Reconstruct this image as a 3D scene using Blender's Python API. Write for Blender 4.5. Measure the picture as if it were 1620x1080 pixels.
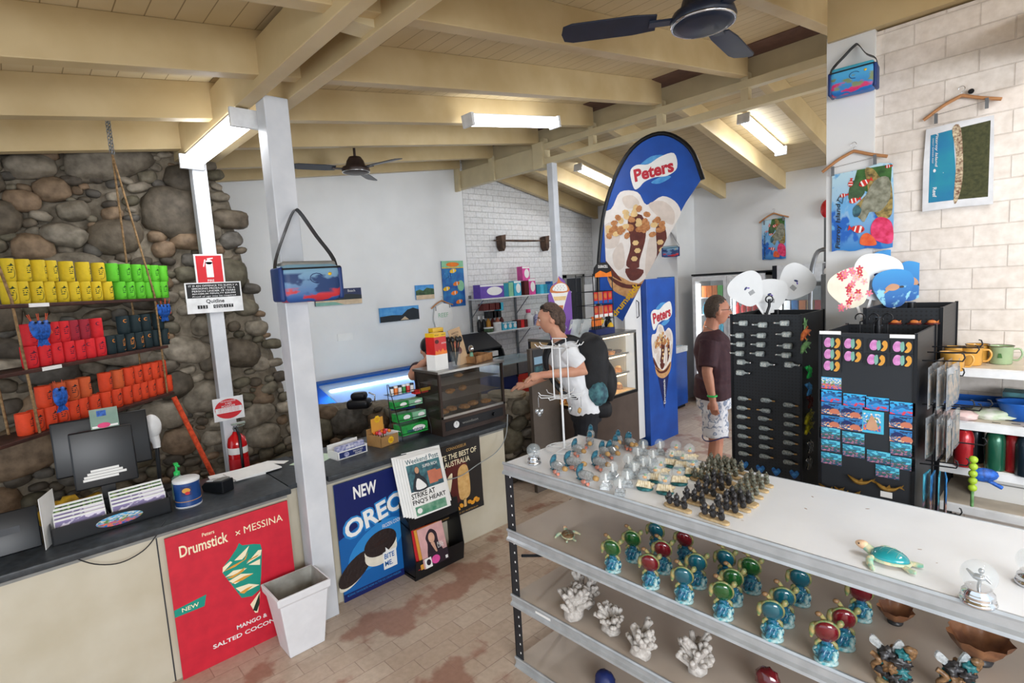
import bpy, bmesh, math, random
import numpy as np
from mathutils import Vector, Matrix, noise
R=math.radians; PI=math.pi; rnd=random.Random(7)
scn=bpy.context.scene; COL=scn.collection
for o in list(bpy.data.objects): bpy.data.objects.remove(o)
# ---------------------------------------------------------------- camera
FPX,YAW,PIT,ROL,CH=846.2,R(47.016),R(6.225),R(-3.443),2.0
fw=Vector((-math.sin(YAW)*math.cos(PIT),math.cos(YAW)*math.cos(PIT),-math.sin(PIT)))
r0=Vector((math.cos(YAW),math.sin(YAW),0)); u0=r0.cross(fw)
rt=r0*math.cos(ROL)+u0*math.sin(ROL); up=u0*math.cos(ROL)-r0*math.sin(ROL)
cd=bpy.data.cameras.new('camera'); cam=bpy.data.objects.new('camera',cd); COL.objects.link(cam)
cd.sensor_width=36; cd.lens=36*FPX/1620; cd.clip_start=.02; cd.clip_end=200
cam.matrix_world=Matrix(((rt.x,up.x,-fw.x,0),(rt.y,up.y,-fw.y,0),(rt.z,up.z,-fw.z,CH),(0,0,0,1)))
scn.camera=cam
CO=Vector((0,0,CH))
def ray(px,py): return fw+rt*((px-810)/FPX)-up*((py-540)/FPX)
def atX(px,py,x): d=ray(px,py); return CO+d*(x/d.x)
def atY(px,py,y): d=ray(px,py); return CO+d*(y/d.y)
def atZ(px,py,z): d=ray(px,py); return CO+d*((z-CH)/d.z)
def atD(px,py,D): return CO+ray(px,py)*D
# ---------------------------------------------------------------- world, daylight, exposure
w=bpy.data.worlds.new('world'); scn.world=w; w.use_nodes=True
bg=w.node_tree.nodes['Background']; bg.inputs[0].default_value=(.80,.90,1,1); bg.inputs[1].default_value=.9
def area(name,loc,target,sx,sy,power,color):
    l=bpy.data.lights.new(name,'AREA'); l.shape='RECTANGLE'; l.size=sx; l.size_y=sy; l.energy=power; l.color=color
    o=bpy.data.objects.new(name,l); COL.objects.link(o); o.location=loc
    o.rotation_euler=(Vector(target)-Vector(loc)).to_track_quat('-Z','Y').to_euler(); return o
area('daylight_shopfront',(3.0,-.9,2.3),(-1.3,2.8,1.0),3.2,1.8,160,(.95,.97,1))      # glazed shopfront behind the camera
area('added_far_fill',(2.9,6.0,1.9),(-3.5,6.2,1.5),2.4,2.2,120,(.92,.96,1))  # added area light without a seen source, brightens the far wall
scn.view_settings.view_transform='Standard'; scn.view_settings.look='None'
scn.view_settings.exposure=.72; scn.view_settings.gamma=1; scn.view_settings.use_curve_mapping=False
# ---------------------------------------------------------------- materials
MATS={}
def srgb(c):
    if isinstance(c,str): c=tuple(int(c[i:i+2],16)/255 for i in (0,2,4))
    return tuple(x/12.92 if x<=.04045 else ((x+.055)/1.055)**2.4 for x in c[:3])+(1,)
def mat(name,c='808080',rough=.6,metal=0,var=.08,scale=14,bump=0,emit=0,alpha=1,trans=0,coat=0,ior=1.45,c2=None,spec=.5):
    if name in MATS: return MATS[name]
    m=bpy.data.materials.new(name); m.use_nodes=True; nt=m.node_tree; b=nt.nodes['Principled BSDF']; MATS[name]=m
    L=nt.links.new; N=nt.nodes.new
    tc=N('ShaderNodeTexCoord'); nz=N('ShaderNodeTexNoise'); nz.inputs['Scale'].default_value=scale; nz.inputs['Detail'].default_value=5
    L(tc.outputs['Object'],nz.inputs['Vector'])
    c=srgb(c); cc=srgb(c2) if c2 else tuple(x*(1-var*2.2) for x in c[:3])+(1,)
    rp=N('ShaderNodeValToRGB'); rp.color_ramp.elements[0].position=.35; rp.color_ramp.elements[1].position=.65
    rp.color_ramp.elements[0].color=cc; rp.color_ramp.elements[1].color=c
    L(nz.outputs['Fac'],rp.inputs['Fac']); L(rp.outputs['Color'],b.inputs['Base Color'])
    b.inputs['Roughness'].default_value=rough; b.inputs['Metallic'].default_value=metal; b.inputs['IOR'].default_value=ior
    b.inputs['Specular IOR Level'].default_value=spec
    if trans: b.inputs['Transmission Weight'].default_value=trans
    if alpha<1: b.inputs['Alpha'].default_value=alpha
    if coat: b.inputs['Coat Weight'].default_value=coat; b.inputs['Coat Roughness'].default_value=.06
    if emit: L(rp.outputs['Color'],b.inputs['Emission Color']); b.inputs['Emission Strength'].default_value=emit
    if bump:
        bp=N('ShaderNodeBump'); bp.inputs['Strength'].default_value=bump; bp.inputs['Distance'].default_value=.01
        L(nz.outputs['Fac'],bp.inputs['Height']); L(bp.outputs['Normal'],b.inputs['Normal'])
    return m
def base_nodes(name,rough=.6):
    m=bpy.data.materials.new(name); m.use_nodes=True; MATS[name]=m; nt=m.node_tree; b=nt.nodes['Principled BSDF']
    b.inputs['Roughness'].default_value=rough
    return m,nt,b,nt.nodes.new,nt.links.new
def ramp(N,L,src,stops,interp='LINEAR'):
    r=N('ShaderNodeValToRGB'); r.color_ramp.interpolation=interp; e=r.color_ramp.elements
    while len(e)<len(stops): e.new(.5)
    for k,(p,c) in enumerate(stops): e[k].position=p; e[k].color=srgb(c)
    L(src,r.inputs['Fac']); return r.outputs['Color']
def mixc(N,L,fac,a,b,mode='MIX'):
    n=N('ShaderNodeMix'); n.data_type='RGBA'; n.blend_type=mode
    if isinstance(fac,(int,float)): n.inputs['Factor'].default_value=fac
    else: L(fac,n.inputs['Factor'])
    L(a,n.inputs[6]) if not isinstance(a,str) else setattr(n.inputs[6],'default_value',srgb(a))
    L(b,n.inputs[7]) if not isinstance(b,str) else setattr(n.inputs[7],'default_value',srgb(b))
    return n.outputs[2]
def brickmat(name,c1,c2,mortar,bw,bh,ms,axes,rough=.7,stain=None,bump=.5,patch=None):
    m,nt,b,N,L=base_nodes(name,rough)
    tc=N('ShaderNodeTexCoord'); sp=N('ShaderNodeSeparateXYZ'); cb=N('ShaderNodeCombineXYZ'); L(tc.outputs['Object'],sp.inputs[0])
    L(sp.outputs[axes[0]],cb.inputs[0]); L(sp.outputs[axes[1]],cb.inputs[1])
    br=N('ShaderNodeTexBrick'); L(cb.outputs[0],br.inputs['Vector']); br.inputs['Scale'].default_value=1
    br.inputs['Color1'].default_value=srgb(c1); br.inputs['Color2'].default_value=srgb(c2); br.inputs['Mortar'].default_value=srgb(mortar)
    br.inputs['Brick Width'].default_value=bw; br.inputs['Row Height'].default_value=bh; br.inputs['Mortar Size'].default_value=ms; br.inputs['Mortar Smooth'].default_value=.4
    nz=N('ShaderNodeTexNoise'); nz.inputs['Scale'].default_value=3; nz.inputs['Detail'].default_value=8; L(tc.outputs['Object'],nz.inputs['Vector'])
    col=br.outputs['Color']
    if patch:
        f=ramp(N,L,nz.outputs['Fac'],[(.54,'000000'),(.60,'ffffff')]); col=mixc(N,L,f,col,patch,'MIX')
    n2=N('ShaderNodeTexNoise'); n2.inputs['Scale'].default_value=30; n2.inputs['Detail'].default_value=6; L(tc.outputs['Object'],n2.inputs['Vector'])
    g=ramp(N,L,n2.outputs['Fac'],[(.3,'e6e3df'),(.7,'ffffff')]); col=mixc(N,L,.8,col,g,'MULTIPLY')
    L(col,b.inputs['Base Color'])
    bp=N('ShaderNodeBump'); bp.inputs['Strength'].default_value=bump; bp.inputs['Distance'].default_value=.006; bp.invert=True
    L(br.outputs['Fac'],bp.inputs['Height'])
    b2=N('ShaderNodeBump'); b2.inputs['Strength'].default_value=.25; b2.inputs['Distance'].default_value=.004; L(n2.outputs['Fac'],b2.inputs['Height']); L(bp.outputs['Normal'],b2.inputs['Normal'])
    L(b2.outputs['Normal'],b.inputs['Normal'])
    return m
def attrmat(name,rough=.75,bump=.6,scale=18,spec=.4,amt=.75):
    m,nt,b,N,L=base_nodes(name,rough)
    a=N('ShaderNodeAttribute'); a.attribute_name='Col'
    tc=N('ShaderNodeTexCoord'); nz=N('ShaderNodeTexNoise'); nz.inputs['Scale'].default_value=scale; nz.inputs['Detail'].default_value=9; L(tc.outputs['Object'],nz.inputs['Vector'])
    g=ramp(N,L,nz.outputs['Fac'],[(.3,'8a857d'),(.68,'ffffff')])
    L(mixc(N,L,amt,a.outputs['Color'],g,'MULTIPLY'),b.inputs['Base Color']); b.inputs['Specular IOR Level'].default_value=spec
    bp=N('ShaderNodeBump'); bp.inputs['Strength'].default_value=bump; bp.inputs['Distance'].default_value=.012; L(nz.outputs['Fac'],bp.inputs['Height']); L(bp.outputs['Normal'],b.inputs['Normal'])
    return m
# ---------------------------------------------------------------- mesh building
class MB:
    def __init__(s): s.v=[]; s.f=[]; s.mi=[]; s.mats=[]; s.col=[]; s.sm=[]; s.X=Matrix()
    def m(s,mt):
        if mt not in s.mats: s.mats.append(mt)
        return s.mats.index(mt)
    def add(s,vs,fs,mt,sm=False,col=None):
        b=len(s.v); X=s.X
        s.v+= [tuple(X@Vector(v)) for v in vs]; i=s.m(mt)
        for f in fs: s.f.append([b+k for k in f]); s.mi.append(i); s.sm.append(sm)
        s.col+=[col or (1,1,1)]*len(vs); return s
    def box(s,c,d,mt,rot=None,tw=1,tl=1):
        x,y,z=d[0]/2,d[1]/2,d[2]/2
        vs=[Vector(p) for p in ((-x*tw,-y*tl,-z),(x*tw,-y*tl,-z),(x*tw,y*tl,-z),(-x*tw,y*tl,-z),(-x,-y,z),(x,-y,z),(x,y,z),(-x,y,z))]
        if rot: 
            E=Matrix.Rotation(rot[2],3,'Z')@Matrix.Rotation(rot[1],3,'Y')@Matrix.Rotation(rot[0],3,'X'); vs=[E@v for v in vs]
        vs=[v+Vector(c) for v in vs]
        return s.add(vs,[(0,3,2,1),(4,5,6,7),(0,1,5,4),(1,2,6,5),(2,3,7,6),(3,0,4,7)],mt)
    def b2(s,a,b,mt): # box from two corners
        return s.box([(a[i]+b[i])/2 for i in range(3)],[abs(b[i]-a[i]) for i in range(3)],mt)
    def rbox(s,c,d,mt,r=.01,rot=None,seg=3):  # box with rounded edges
        bm=bmesh.new(); bmesh.ops.create_cube(bm,size=1)
        for v in bm.verts: v.co=Vector((v.co.x*d[0],v.co.y*d[1],v.co.z*d[2]))
        bmesh.ops.bevel(bm,geom=bm.edges[:],offset=min(r,min(d)*.49),segments=seg,affect='EDGES',profile=.5)
        E=Matrix()
        if rot: E=Matrix.Rotation(rot[2],4,'Z')@Matrix.Rotation(rot[1],4,'Y')@Matrix.Rotation(rot[0],4,'X')
        vs=[E@v.co+Vector(c) for v in bm.verts]; fs=[[v.index for v in f.verts] for f in bm.faces]; bm.free()
        return s.add(vs,fs,mt,True)
    def tube(s,pts,r,mt,n=8,closed=False,cap=True,sm=True):
        pts=[Vector(p) for p in pts]; k=len(pts); rr=r if isinstance(r,(list,tuple)) else [r]*k
        vs=[];fs=[]; prev=None
        for i,p in enumerate(pts):
            if closed: t=(pts[(i+1)%k]-pts[i-1])
            else: t=(pts[min(i+1,k-1)]-pts[max(i-1,0)])
            t.normalize()
            if prev is None:
                a=Vector((0,0,1)) if abs(t.z)<.9 else Vector((1,0,0)); u=t.cross(a).normalized()
            else: u=(prev-t*prev.dot(t)); u=u.normalized() if u.length>1e-6 else t.orthogonal().normalized()
            prev=u; w_=t.cross(u)
            for j in range(n): an=2*PI*j/n; vs.append(p+(u*math.cos(an)+w_*math.sin(an))*rr[i])
        for i in range(k if closed else k-1):
            for j in range(n):
                a=i*n+j;b=i*n+(j+1)%n;c=((i+1)%k)*n+(j+1)%n;d=((i+1)%k)*n+j; fs.append((a,b,c,d))
        s.add(vs,fs,mt,sm)
        if cap and not closed: 
            s.add(vs[:n],[tuple(range(n))[::-1]],mt); s.add(vs[-n:],[tuple(range(n))],mt)
        return s
    def cyl(s,a,b,r,mt,n=16,r2=None): return s.tube([a,b],[r,r if r2 is None else r2],mt,n)
    def lathe(s,prof,mt,c=(0,0,0),n=20,axis=None,sx=1,sy=1):
        vs=[];fs=[]; c=Vector(c); Q=Matrix() if axis is None else Vector((0,0,1)).rotation_difference(Vector(axis)).to_matrix().to_4x4()
        for r,z in prof:
            for j in range(n): a=2*PI*j/n; vs.append(Q@Vector((r*math.cos(a)*sx,r*math.sin(a)*sy,z))+c)
        k=len(prof)
        for i in range(k-1):
            for j in range(n): a=i*n+j;b=i*n+(j+1)%n; fs.append((a,b,b+n,a+n))
        s.add(vs,fs,mt,True)
        if prof[0][0]>1e-4: s.add(vs[:n],[tuple(range(n))[::-1]],mt)
        if prof[-1][0]>1e-4: s.add(vs[-n:],[tuple(range(n))],mt)
        return s
    def ico(s,c,r,mt,sub=2,nz=0,ns=3,rot=None,col=None,seed=0,fn=None):
        bm=bmesh.new(); bmesh.ops.create_icosphere(bm,subdivisions=sub,radius=1)
        r=(r,r,r) if isinstance(r,(int,float)) else r; E=Matrix()
        if rot: E=Matrix.Rotation(rot[2],4,'Z')@Matrix.Rotation(rot[1],4,'Y')@Matrix.Rotation(rot[0],4,'X')
        vs=[]
        for v in bm.verts:
            p=v.co.copy()
            if nz: p*=1+nz*noise.noise(p*ns+Vector((seed*3.1,seed*1.7,seed)))
            if fn: p=fn(p)
            vs.append(E@Vector((p.x*r[0],p.y*r[1],p.z*r[2]))+Vector(c))
        fs=[[v.index for v in f.verts] for f in bm.faces]; bm.free(); return s.add(vs,fs,mt,True,col)
    def prism(s,poly,a,b,mt,plane='xz'):  # 2-D outline in xz (thickness along y from a to b), xy or yz
        def P(u,v,t): return {'xz':(u,t,v),'xy':(u,v,t),'yz':(t,u,v)}[plane]
        n=len(poly); vs=[P(u,v,a) for u,v in poly]+[P(u,v,b) for u,v in poly]
        ar=sum(poly[i][0]*poly[(i+1)%n][1]-poly[(i+1)%n][0]*poly[i][1] for i in range(n))
        F=[tuple(range(n)),tuple(range(2*n-1,n-1,-1))]+[(i,i+n,(i+1)%n+n,(i+1)%n) for i in range(n)]
        flip=(ar<0)!=(plane=='xz' and False)
        return s.add(vs,F,mt)
    def art(s,poly,y,mt,t=.0006): # coloured print lying on a panel whose front faces -y
        return s.prism(poly,y-t,y,mt)
    def text(s,txt,c,h,mt,w_=None,y=0,ang=0,bold=0,ext=.0006,align='CENTER',shear=0,plane='xz',italic=0):
        cu=bpy.data.curves.new('t','FONT'); cu.body=txt; cu.size=1; cu.align_x=align; cu.align_y='CENTER'; cu.offset=bold; cu.shear=italic; cu.resolution_u=3
        ob=bpy.data.objects.new('t',cu); COL.objects.link(ob); dg=bpy.context.evaluated_depsgraph_get(); me=bpy.data.meshes.new_from_object(ob.evaluated_get(dg))
        if not me.vertices: bpy.data.objects.remove(ob); return s
        xs=[v.co.x for v in me.vertices]; ys=[v.co.y for v in me.vertices]; W=max(xs)-min(xs); H=max(ys)-min(ys)
        ky=h/H; kx=(w_/W) if w_ else ky; cy=(max(ys)+min(ys))/2; cx=(max(xs)+min(xs))/2 if align=='CENTER' else 0
        ca,sa=math.cos(ang),math.sin(ang); base=[]
        for v in me.vertices:
            a=(v.co.x-cx)*kx; b=(v.co.y-cy)*ky; base.append((c[0]+a*ca-b*sa,c[1]+a*sa+b*ca))
        for k in (0,1) if ext>.002 else (0,):
            yy=y-ext+k*ext
            vs=[(a,yy,b) if plane=='xz' else (a,b,-yy) for a,b in base]
            s.add(vs,[list(p.vertices) for p in me.polygons],mt)
        bpy.data.objects.remove(ob); bpy.data.meshes.remove(me); bpy.data.curves.remove(cu); return s
    def build(s,name,parent=None,loc=(0,0,0),rz=0,label=None,cat=None,group=None,kind=None,bevel=0,solid=0,sub=0):
        me=bpy.data.meshes.new(name); me.from_pydata(s.v,[],s.f)
        for mt in s.mats: me.materials.append(MATS[mt] if isinstance(mt,str) else mt)
        me.polygons.foreach_set('material_index',s.mi); me.polygons.foreach_set('use_smooth',s.sm)
        if any(c!=(1,1,1) for c in s.col):
            a=me.color_attributes.new('Col','FLOAT_COLOR','POINT'); a.data.foreach_set('color',[x for c in s.col for x in (*c,1)])
        me.validate(); me.update()
        o=bpy.data.objects.new(name,me); COL.objects.link(o); o.location=loc; o.rotation_euler=(0,0,rz); o.parent=parent
        if bevel:
            md=o.modifiers.new('bevel','BEVEL'); md.width=bevel; md.segments=2; md.limit_method='ANGLE'
        if solid: md=o.modifiers.new('solid','SOLIDIFY'); md.thickness=solid; md.offset=0
        if sub: md=o.modifiers.new('sub','SUBSURF'); md.levels=sub; md.render_levels=sub
        tag(o,label,cat,group,kind); return o
def tag(o,label=None,cat=None,group=None,kind=None):
    for k,v in (('label',label),('category',cat),('group',group),('kind',kind)):
        if v: o[k]=v
    return o
def root(name,loc,rz,label,cat,group=None):
    o=bpy.data.objects.new(name,None); o.empty_display_size=.05; COL.objects.link(o); o.location=loc; o.rotation_euler=(0,0,rz); return tag(o,label,cat,group)
def clone(src,loc,rz=None,label=None,group=None,parent=None,scale=None,mats=None):
    c=src.copy(); COL.objects.link(c); 
    if parent: c.parent=parent
    else:
        c.location=loc
        if rz is not None: c.rotation_euler=(src.rotation_euler.x,src.rotation_euler.y,rz)
        if scale: c.scale=(scale,)*3
        if label: c['label']=label
        if group: c['group']=group
    for ch in list(src.children): clone(ch,None,parent=c)
    return c
def struct(mb,name,**k): return mb.build(name,kind='structure',**k)
def smooth_closed(pts,n=4): # Catmull-Rom outline
    out=[];k=len(pts)
    for i in range(k):
        p0,p1,p2,p3=[Vector(pts[(i+j-1)%k]) for j in range(4)]
        for q in range(n):
            t=q/n; v=.5*((2*p1)+(p2-p0)*t+(2*p0-5*p1+4*p2-p3)*t*t+(3*p1-p0-3*p2+p3)*t**3); out.append(tuple(v))
    return out
def curve(pts,n=5):
    out=[];k=len(pts); P=[Vector(p) for p in pts]
    for i in range(k-1):
        p0,p1,p2,p3=P[max(i-1,0)],P[i],P[i+1],P[min(i+2,k-1)]
        for q in range(n):
            t=q/n; out.append(.5*((2*p1)+(p2-p0)*t+(2*p0-5*p1+4*p2-p3)*t*t+(3*p1-p0-3*p2+p3)*t**3))
    return out+[P[-1]]
def ell(cx,cz,a,b,n=20,ang=0,a0=0,a1=2*PI):
    full=abs(a1-a0-2*PI)<1e-6; o=[]
    for i in range(n if full else n+1):
        t=a0+(a1-a0)*i/n; x,z=a*math.cos(t),b*math.sin(t); o.append((cx+x*math.cos(ang)-z*math.sin(ang),cz+x*math.sin(ang)+z*math.cos(ang)))
    return o
def rect(x0,z0,x1,z1): return [(x0,z0),(x1,z0),(x1,z1),(x0,z1)]
H90=PI/2
# ---------------------------------------------------------------- setting
mat('cream_paint','c9b48a',.45,var=.06,scale=3,c2='bba478',bump=.05)
mat('cream_light','d5c6a0',.5,var=.05,scale=4)
mat('white_wall','e8e9e9',.6,var=.03,scale=2,bump=.08)
mat('white_post','d4d7dc',.4,var=.05,scale=6,bump=.1,c2='c6cad0')
mat('ridge_board','6e5148',.6,var=.1)
brickmat('white_brick','e6e6e6','e0e1e2','bdbec0',.24,.086,.004,(1,2),.6,bump=.8)
brickmat('warm_brick','ece4dc','e7ddd4','d9cfc6',.25,.102,.0035,(0,2),.5,bump=.6)
brickmat('floor_brick','cdbba9','c2ad9a','ad9888',.23,.115,.003,(1,0),.5,bump=.4,patch='a88270')
# ceiling planks
m,nt,b,N,L=base_nodes('ceiling_planks',.55)
tc=N('ShaderNodeTexCoord'); sp=N('ShaderNodeSeparateXYZ'); L(tc.outputs['Object'],sp.inputs[0])
md=N('ShaderNodeMath'); md.operation='PINGPONG'; md.inputs[1].default_value=.06; L(sp.outputs[1],md.inputs[0])
gr=ramp(N,L,md.outputs[0],[(0,'8d7d5e'),(.0022,'8d7d5e'),(.0035,'ffffff')])
nz=N('ShaderNodeTexNoise'); nz.inputs['Scale'].default_value=1.6; nz.inputs['Detail'].default_value=6; L(tc.outputs['Object'],nz.inputs['Vector'])
L(mixc(N,L,1.0,ramp(N,L,nz.outputs['Fac'],[(.35,'c0ac82'),(.65,'cfbf9c')]),gr,'MULTIPLY'),b.inputs['Base Color'])
SL=.14; YR=5.05; ZR=3.91
def zc(y): return ZR-SL*(YR-y) if y<YR else ZR-.205*(y-YR)     # underside of the boards
XB=-6.3; XE=3.2
f=MB(); f.b2((XB-.3,-3.2,-.1),(XE,8.4,0),'floor_brick'); struct(f,'floor')
f=MB()
f.prism([(-3.2,zc(-3.2)),(YR,ZR),(YR,ZR+.06),(-3.2,zc(-3.2)+.06)],XB-.3,XE,'ceiling_planks','yz')
f.prism([(YR,ZR),(8.4,zc(8.4)),(8.4,zc(8.4)+.06),(YR,ZR+.06)],XB-.3,XE,'ceiling_planks','yz'); struct(f,'ceiling')
f=MB(); f.prism([(-3.2,0),(5.05,0),(5.05,zc(5.05)),(-3.2,zc(-3.2))],XB-.2,XB,'white_wall','yz'); struct(f,'wall_left')
f=MB(); f.prism([(5.05,0),(8.4,0),(8.4,zc(8.4)),(5.05,zc(5.05))],XB-.2,XB+.01,'white_brick','yz'); struct(f,'wall_back')
f=MB(); f.b2((-6.3,8.05,0),(XE,8.3,3.32),'white_wall'); struct(f,'wall_far')
f=MB(); f.b2((-.80,3.45,0),(XE,3.68,3.18),'warm_brick'); struct(f,'wall_right')
f=MB(); f.b2((-1.01,3.425,0),(-.785,3.70,3.22),'white_wall'); struct(f,'trim_1')
f=MB(); f.b2((-5.4,7.5,0),(-4.25,7.7,3.35),'white_wall'); f.b2((-4.5,7.7,0),(-4.25,8.05,3.3),'white_wall'); struct(f,'wall_partition')
# rafters
RX=[-6.22,-5.5,-4.66,-3.82,-2.97,-2.12,-1.27,-.9,-.1,.7,1.5,2.3]
def rafter(x,y0,y1,w_=.085,h=.22):
    f=MB(); f.prism([(y0,zc(y0)-h),(y1,zc(y1)-h),(y1,zc(y1)),(y0,zc(y0))],x-w_/2,x+w_/2,'cream_paint','yz'); struct(f,'trim_2',bevel=.004)
for x in RX:
    if x==-.9: rafter(x,-3,3.45,.07); continue
    rafter(x,-3.1,4.95 if x<-1.0 else 8.05); 
    if x<-1.0: rafter(x+.05,5.15,8.05)
# twin beams on the posts, the ridge truss, and the beam above the brick wall
for (y,z0,z1) in ((1.115,3.09,3.31),(1.335,3.11,3.33)):
    f=MB(); f.b2((-5.05 if y<1.2 else -6.25,y-.04,z0),(XE,y+.04,z1),'cream_paint'); struct(f,'trim_3',bevel=.004)
f=MB()
for x in (-5.2,-3.95,-2.2,-.9,1): f.b2((x-.06,1.155,3.13),(x+.06,1.295,3.2),'cream_light')
struct(f,'trim_4')
f=MB(); f.b2((-4.62,4.96,3.585),(-.98,5.04,3.655),'cream_light'); f.b2((-4.62,4.96,3.41),(-.98,5.04,3.48),'cream_light')
for x in (-4.58,-3.84,-2.97,-2.12,-1.27): f.b2((x-.035,4.965,3.48),(x+.035,5.035,3.72),'cream_light')
struct(f,'trim_5',bevel=.003)
f=MB(); f.b2((-6.3,4.96,3.39),(-4.62,5.05,3.64),'cream_light'); f.b2((-4.72,4.93,3.37),(-4.56,5.08,3.68),'cream_light'); f.b2((-5.55,4.93,3.38),(-5.45,4.96,3.7),'cream_light'); f.b2((-6.3,4.92,3.36),(-6.2,4.96,3.68),'cream_light'); struct(f,'trim_6',bevel=.003)
f=MB(); f.b2((-6.3,5.07,3.66),(XE,5.12,3.9),'cream_light'); f.b2((-6.3,4.78,3.865),(-1.0,5.07,3.872),'ridge_board'); struct(f,'trim_7')
f=MB(); f.b2((-1.0,3.4,3.19),(XE,3.5,3.42),'cream_paint'); struct(f,'trim_8')
# posts
def post(p,s,z1,name,low=True):
    f=MB(); f.box((p[0],p[1],z1/2),(s,s,z1),'white_post')
    struct(f,name,bevel=.006)
post((-3.19,1.225),.135,3.11,'trim_9'); post((-4.62,1.17),.1,3.06,'trim_10'); post((-4.47,5.0),.09,3.41,'trim_11')
# stone
attrmat('stone',.72,.7,16); attrmat('mortar',.85,.8,22,amt=.6)
STC=['66604f','736c5c','7d7466','5e5548','847b6c','6c6152','554d43','826d57','8a735c','625d56','9a9080']
def lin(h): return srgb(h)[:3]
def stonewall(name,P0,U,V,Nn,inside,W,H,sizes,seed,body,target=230,edge=None,dep=.075):
    """mortar body plus river stones set in it; P0 origin, U along, V up, Nn outward"""
    r=random.Random(seed); placed=[]; f=MB(); body(f)
    for size,cnt in sizes:
        for _ in range(cnt*60):
            if cnt<=0: break
            a=size*r.uniform(.8,1.25); u,v=r.uniform(0,W),r.uniform(0,H)
            asp=r.uniform(.5,.85)
            if not inside(u,v,a*.6): continue
            ok=True
            for (pu,pv,pa,pb) in placed:
                du=(u-pu)/(a+pa); dv=(v-pv)/(a*asp+pb)
                if du*du+dv*dv<.74: ok=False;break
            if not ok: continue
            placed.append((u,v,a,a*asp)); cnt-=1
    for i,(u,v,a,bb) in enumerate(placed):
        c=P0+U*u+V*v+Nn*(dep*.1)
        M3=Matrix((U,Nn,V)).transposed().to_4x4(); f.X=Matrix.Translation(c)@M3@Matrix.Rotation(r.uniform(-.35,.35),4,'Y')
        g=lin(r.choice(STC)); k=r.uniform(.8,1.2); g=tuple(x*k for x in g)
        def fn(p):
            q=Vector((abs(p.x)**.8*math.copysign(1,p.x),abs(p.y)**.9*math.copysign(1,p.y),abs(p.z)**.8*math.copysign(1,p.z))); return q
        f.ico((0,0,0),(a*1.02,min(dep*1.25,a*.75),bb*1.02),'stone',3 if a>.06 else 2,.22,1.6,col=g,seed=i+seed,fn=fn)
    f.X=Matrix(); return struct(f,name)
OUT=[(-.1,2.0),(.68,1.86),(1.25,1.73),(1.84,1.63),(2.29,1.53),(2.77,1.46),(3.08,1.36),(3.6,1.3)]
def yo(z):
    for (a,b_),(c,d) in zip(OUT,OUT[1:]):
        if a<=z<=c: return b_+(d-b_)*(z-a)/(c-a)
    return 1.3
SX=-4.88
def chim_body(f):
    rows=[];nz_=58
    for i in range(nz_):
        z=i*3.42/(nz_-1); y1=yo(z); pts=[]
        for k in range(60): pts.append((SX,-2.0+(y1-.16+2.0)*k/60))
        for k in range(9): a=k/8*H90; pts.append((SX-.16+.16*math.cos(a),y1-.16+.16*math.sin(a)))
        for k in range(1,12): pts.append((SX-.16-(6.32+SX-.16)*k/11,y1))
        row=[]
        for (x,y) in pts:
            n=noise.fractal(Vector((x*4,y*4,z*4)),.8,2,5)*.03+noise.noise(Vector((y*1.3,z*1.3,x)))*.03
            row.append((x+n if x>-6.2 else x,y+(n if x<SX-.05 else 0),z))
        rows.append(row)
    w_=len(rows[0]); vs=[p for r_ in rows for p in r_]
    f.add(vs,[(i*w_+j,i*w_+j+1,(i+1)*w_+j+1,(i+1)*w_+j) for i in range(nz_-1) for j in range(w_-1)],'mortar',True,lin('857b6b'))
stonewall('wall_stone',Vector((SX,-2.0,0)),Vector((0,1,0)),Vector((0,0,1)),Vector((1,0,0)),lambda u,v,m_: u-2.0<yo(v)-m_*.25 and v>m_*.5,4.1,3.4,[(.22,14),(.17,34),(.12,90),(.08,160),(.055,220),(.038,200)],5,chim_body)
# stones on the return side of the chimney
stonewall('wall_stone_return',Vector((-4.95,1.72,0)),Vector((-1,0,0)),Vector((0,-.18,1)).normalized(),Vector((0,1,.17)).normalized(),lambda u,v,m_:v>m_,1.25,3.1,[(.17,10),(.12,22),(.08,50),(.05,60)],9,lambda f:None)
# low stone counter wall running out from the chimney
A_=Vector((-5.35,2.02,0)); B_=Vector((-3.72,3.72,0)); LU=(B_-A_).normalized(); LN=Vector((LU.y,-LU.x,0)); LW=(B_-A_).length; LZ=.86
def low_body(f):
    nu,prof=70,[(0,0),(0,.25),(0,.5),(0,.7),(0,.80),(-.03,.85),(-.1,.865),(-.2,.86),(-.27,.86),(-.29,.80),(-.30,.5),(-.30,0)]
    vs=[]
    for i in range(nu):
        for (n_,z) in prof:
            p=A_+LU*(LW*i/(nu-1))+LN*n_; k=noise.fractal(p*5+Vector((0,0,z*5)),.8,2,4)*.022; vs.append(p+LN*(k if n_>-.2 else 0)+Vector((0,0,z+k*.5 if z>0 else 0)))
    w_=len(prof); f.add(vs,[(i*w_+j,(i+1)*w_+j,(i+1)*w_+j+1,i*w_+j+1) for i in range(nu-1) for j in range(w_-1)],'mortar',True,lin('857b6b'))
    f.add(vs[-w_:],[tuple(range(w_))],'mortar',False,lin('8f8778'))
stonewall('wall_stone_low',A_,LU,Vector((0,0,1)),LN,lambda u,v,m_: m_*.8<v<LZ-m_*.7 and u<LW-m_*.4,LW,LZ,[(.17,8),(.12,20),(.08,60),(.05,60)],3,low_body)
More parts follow.
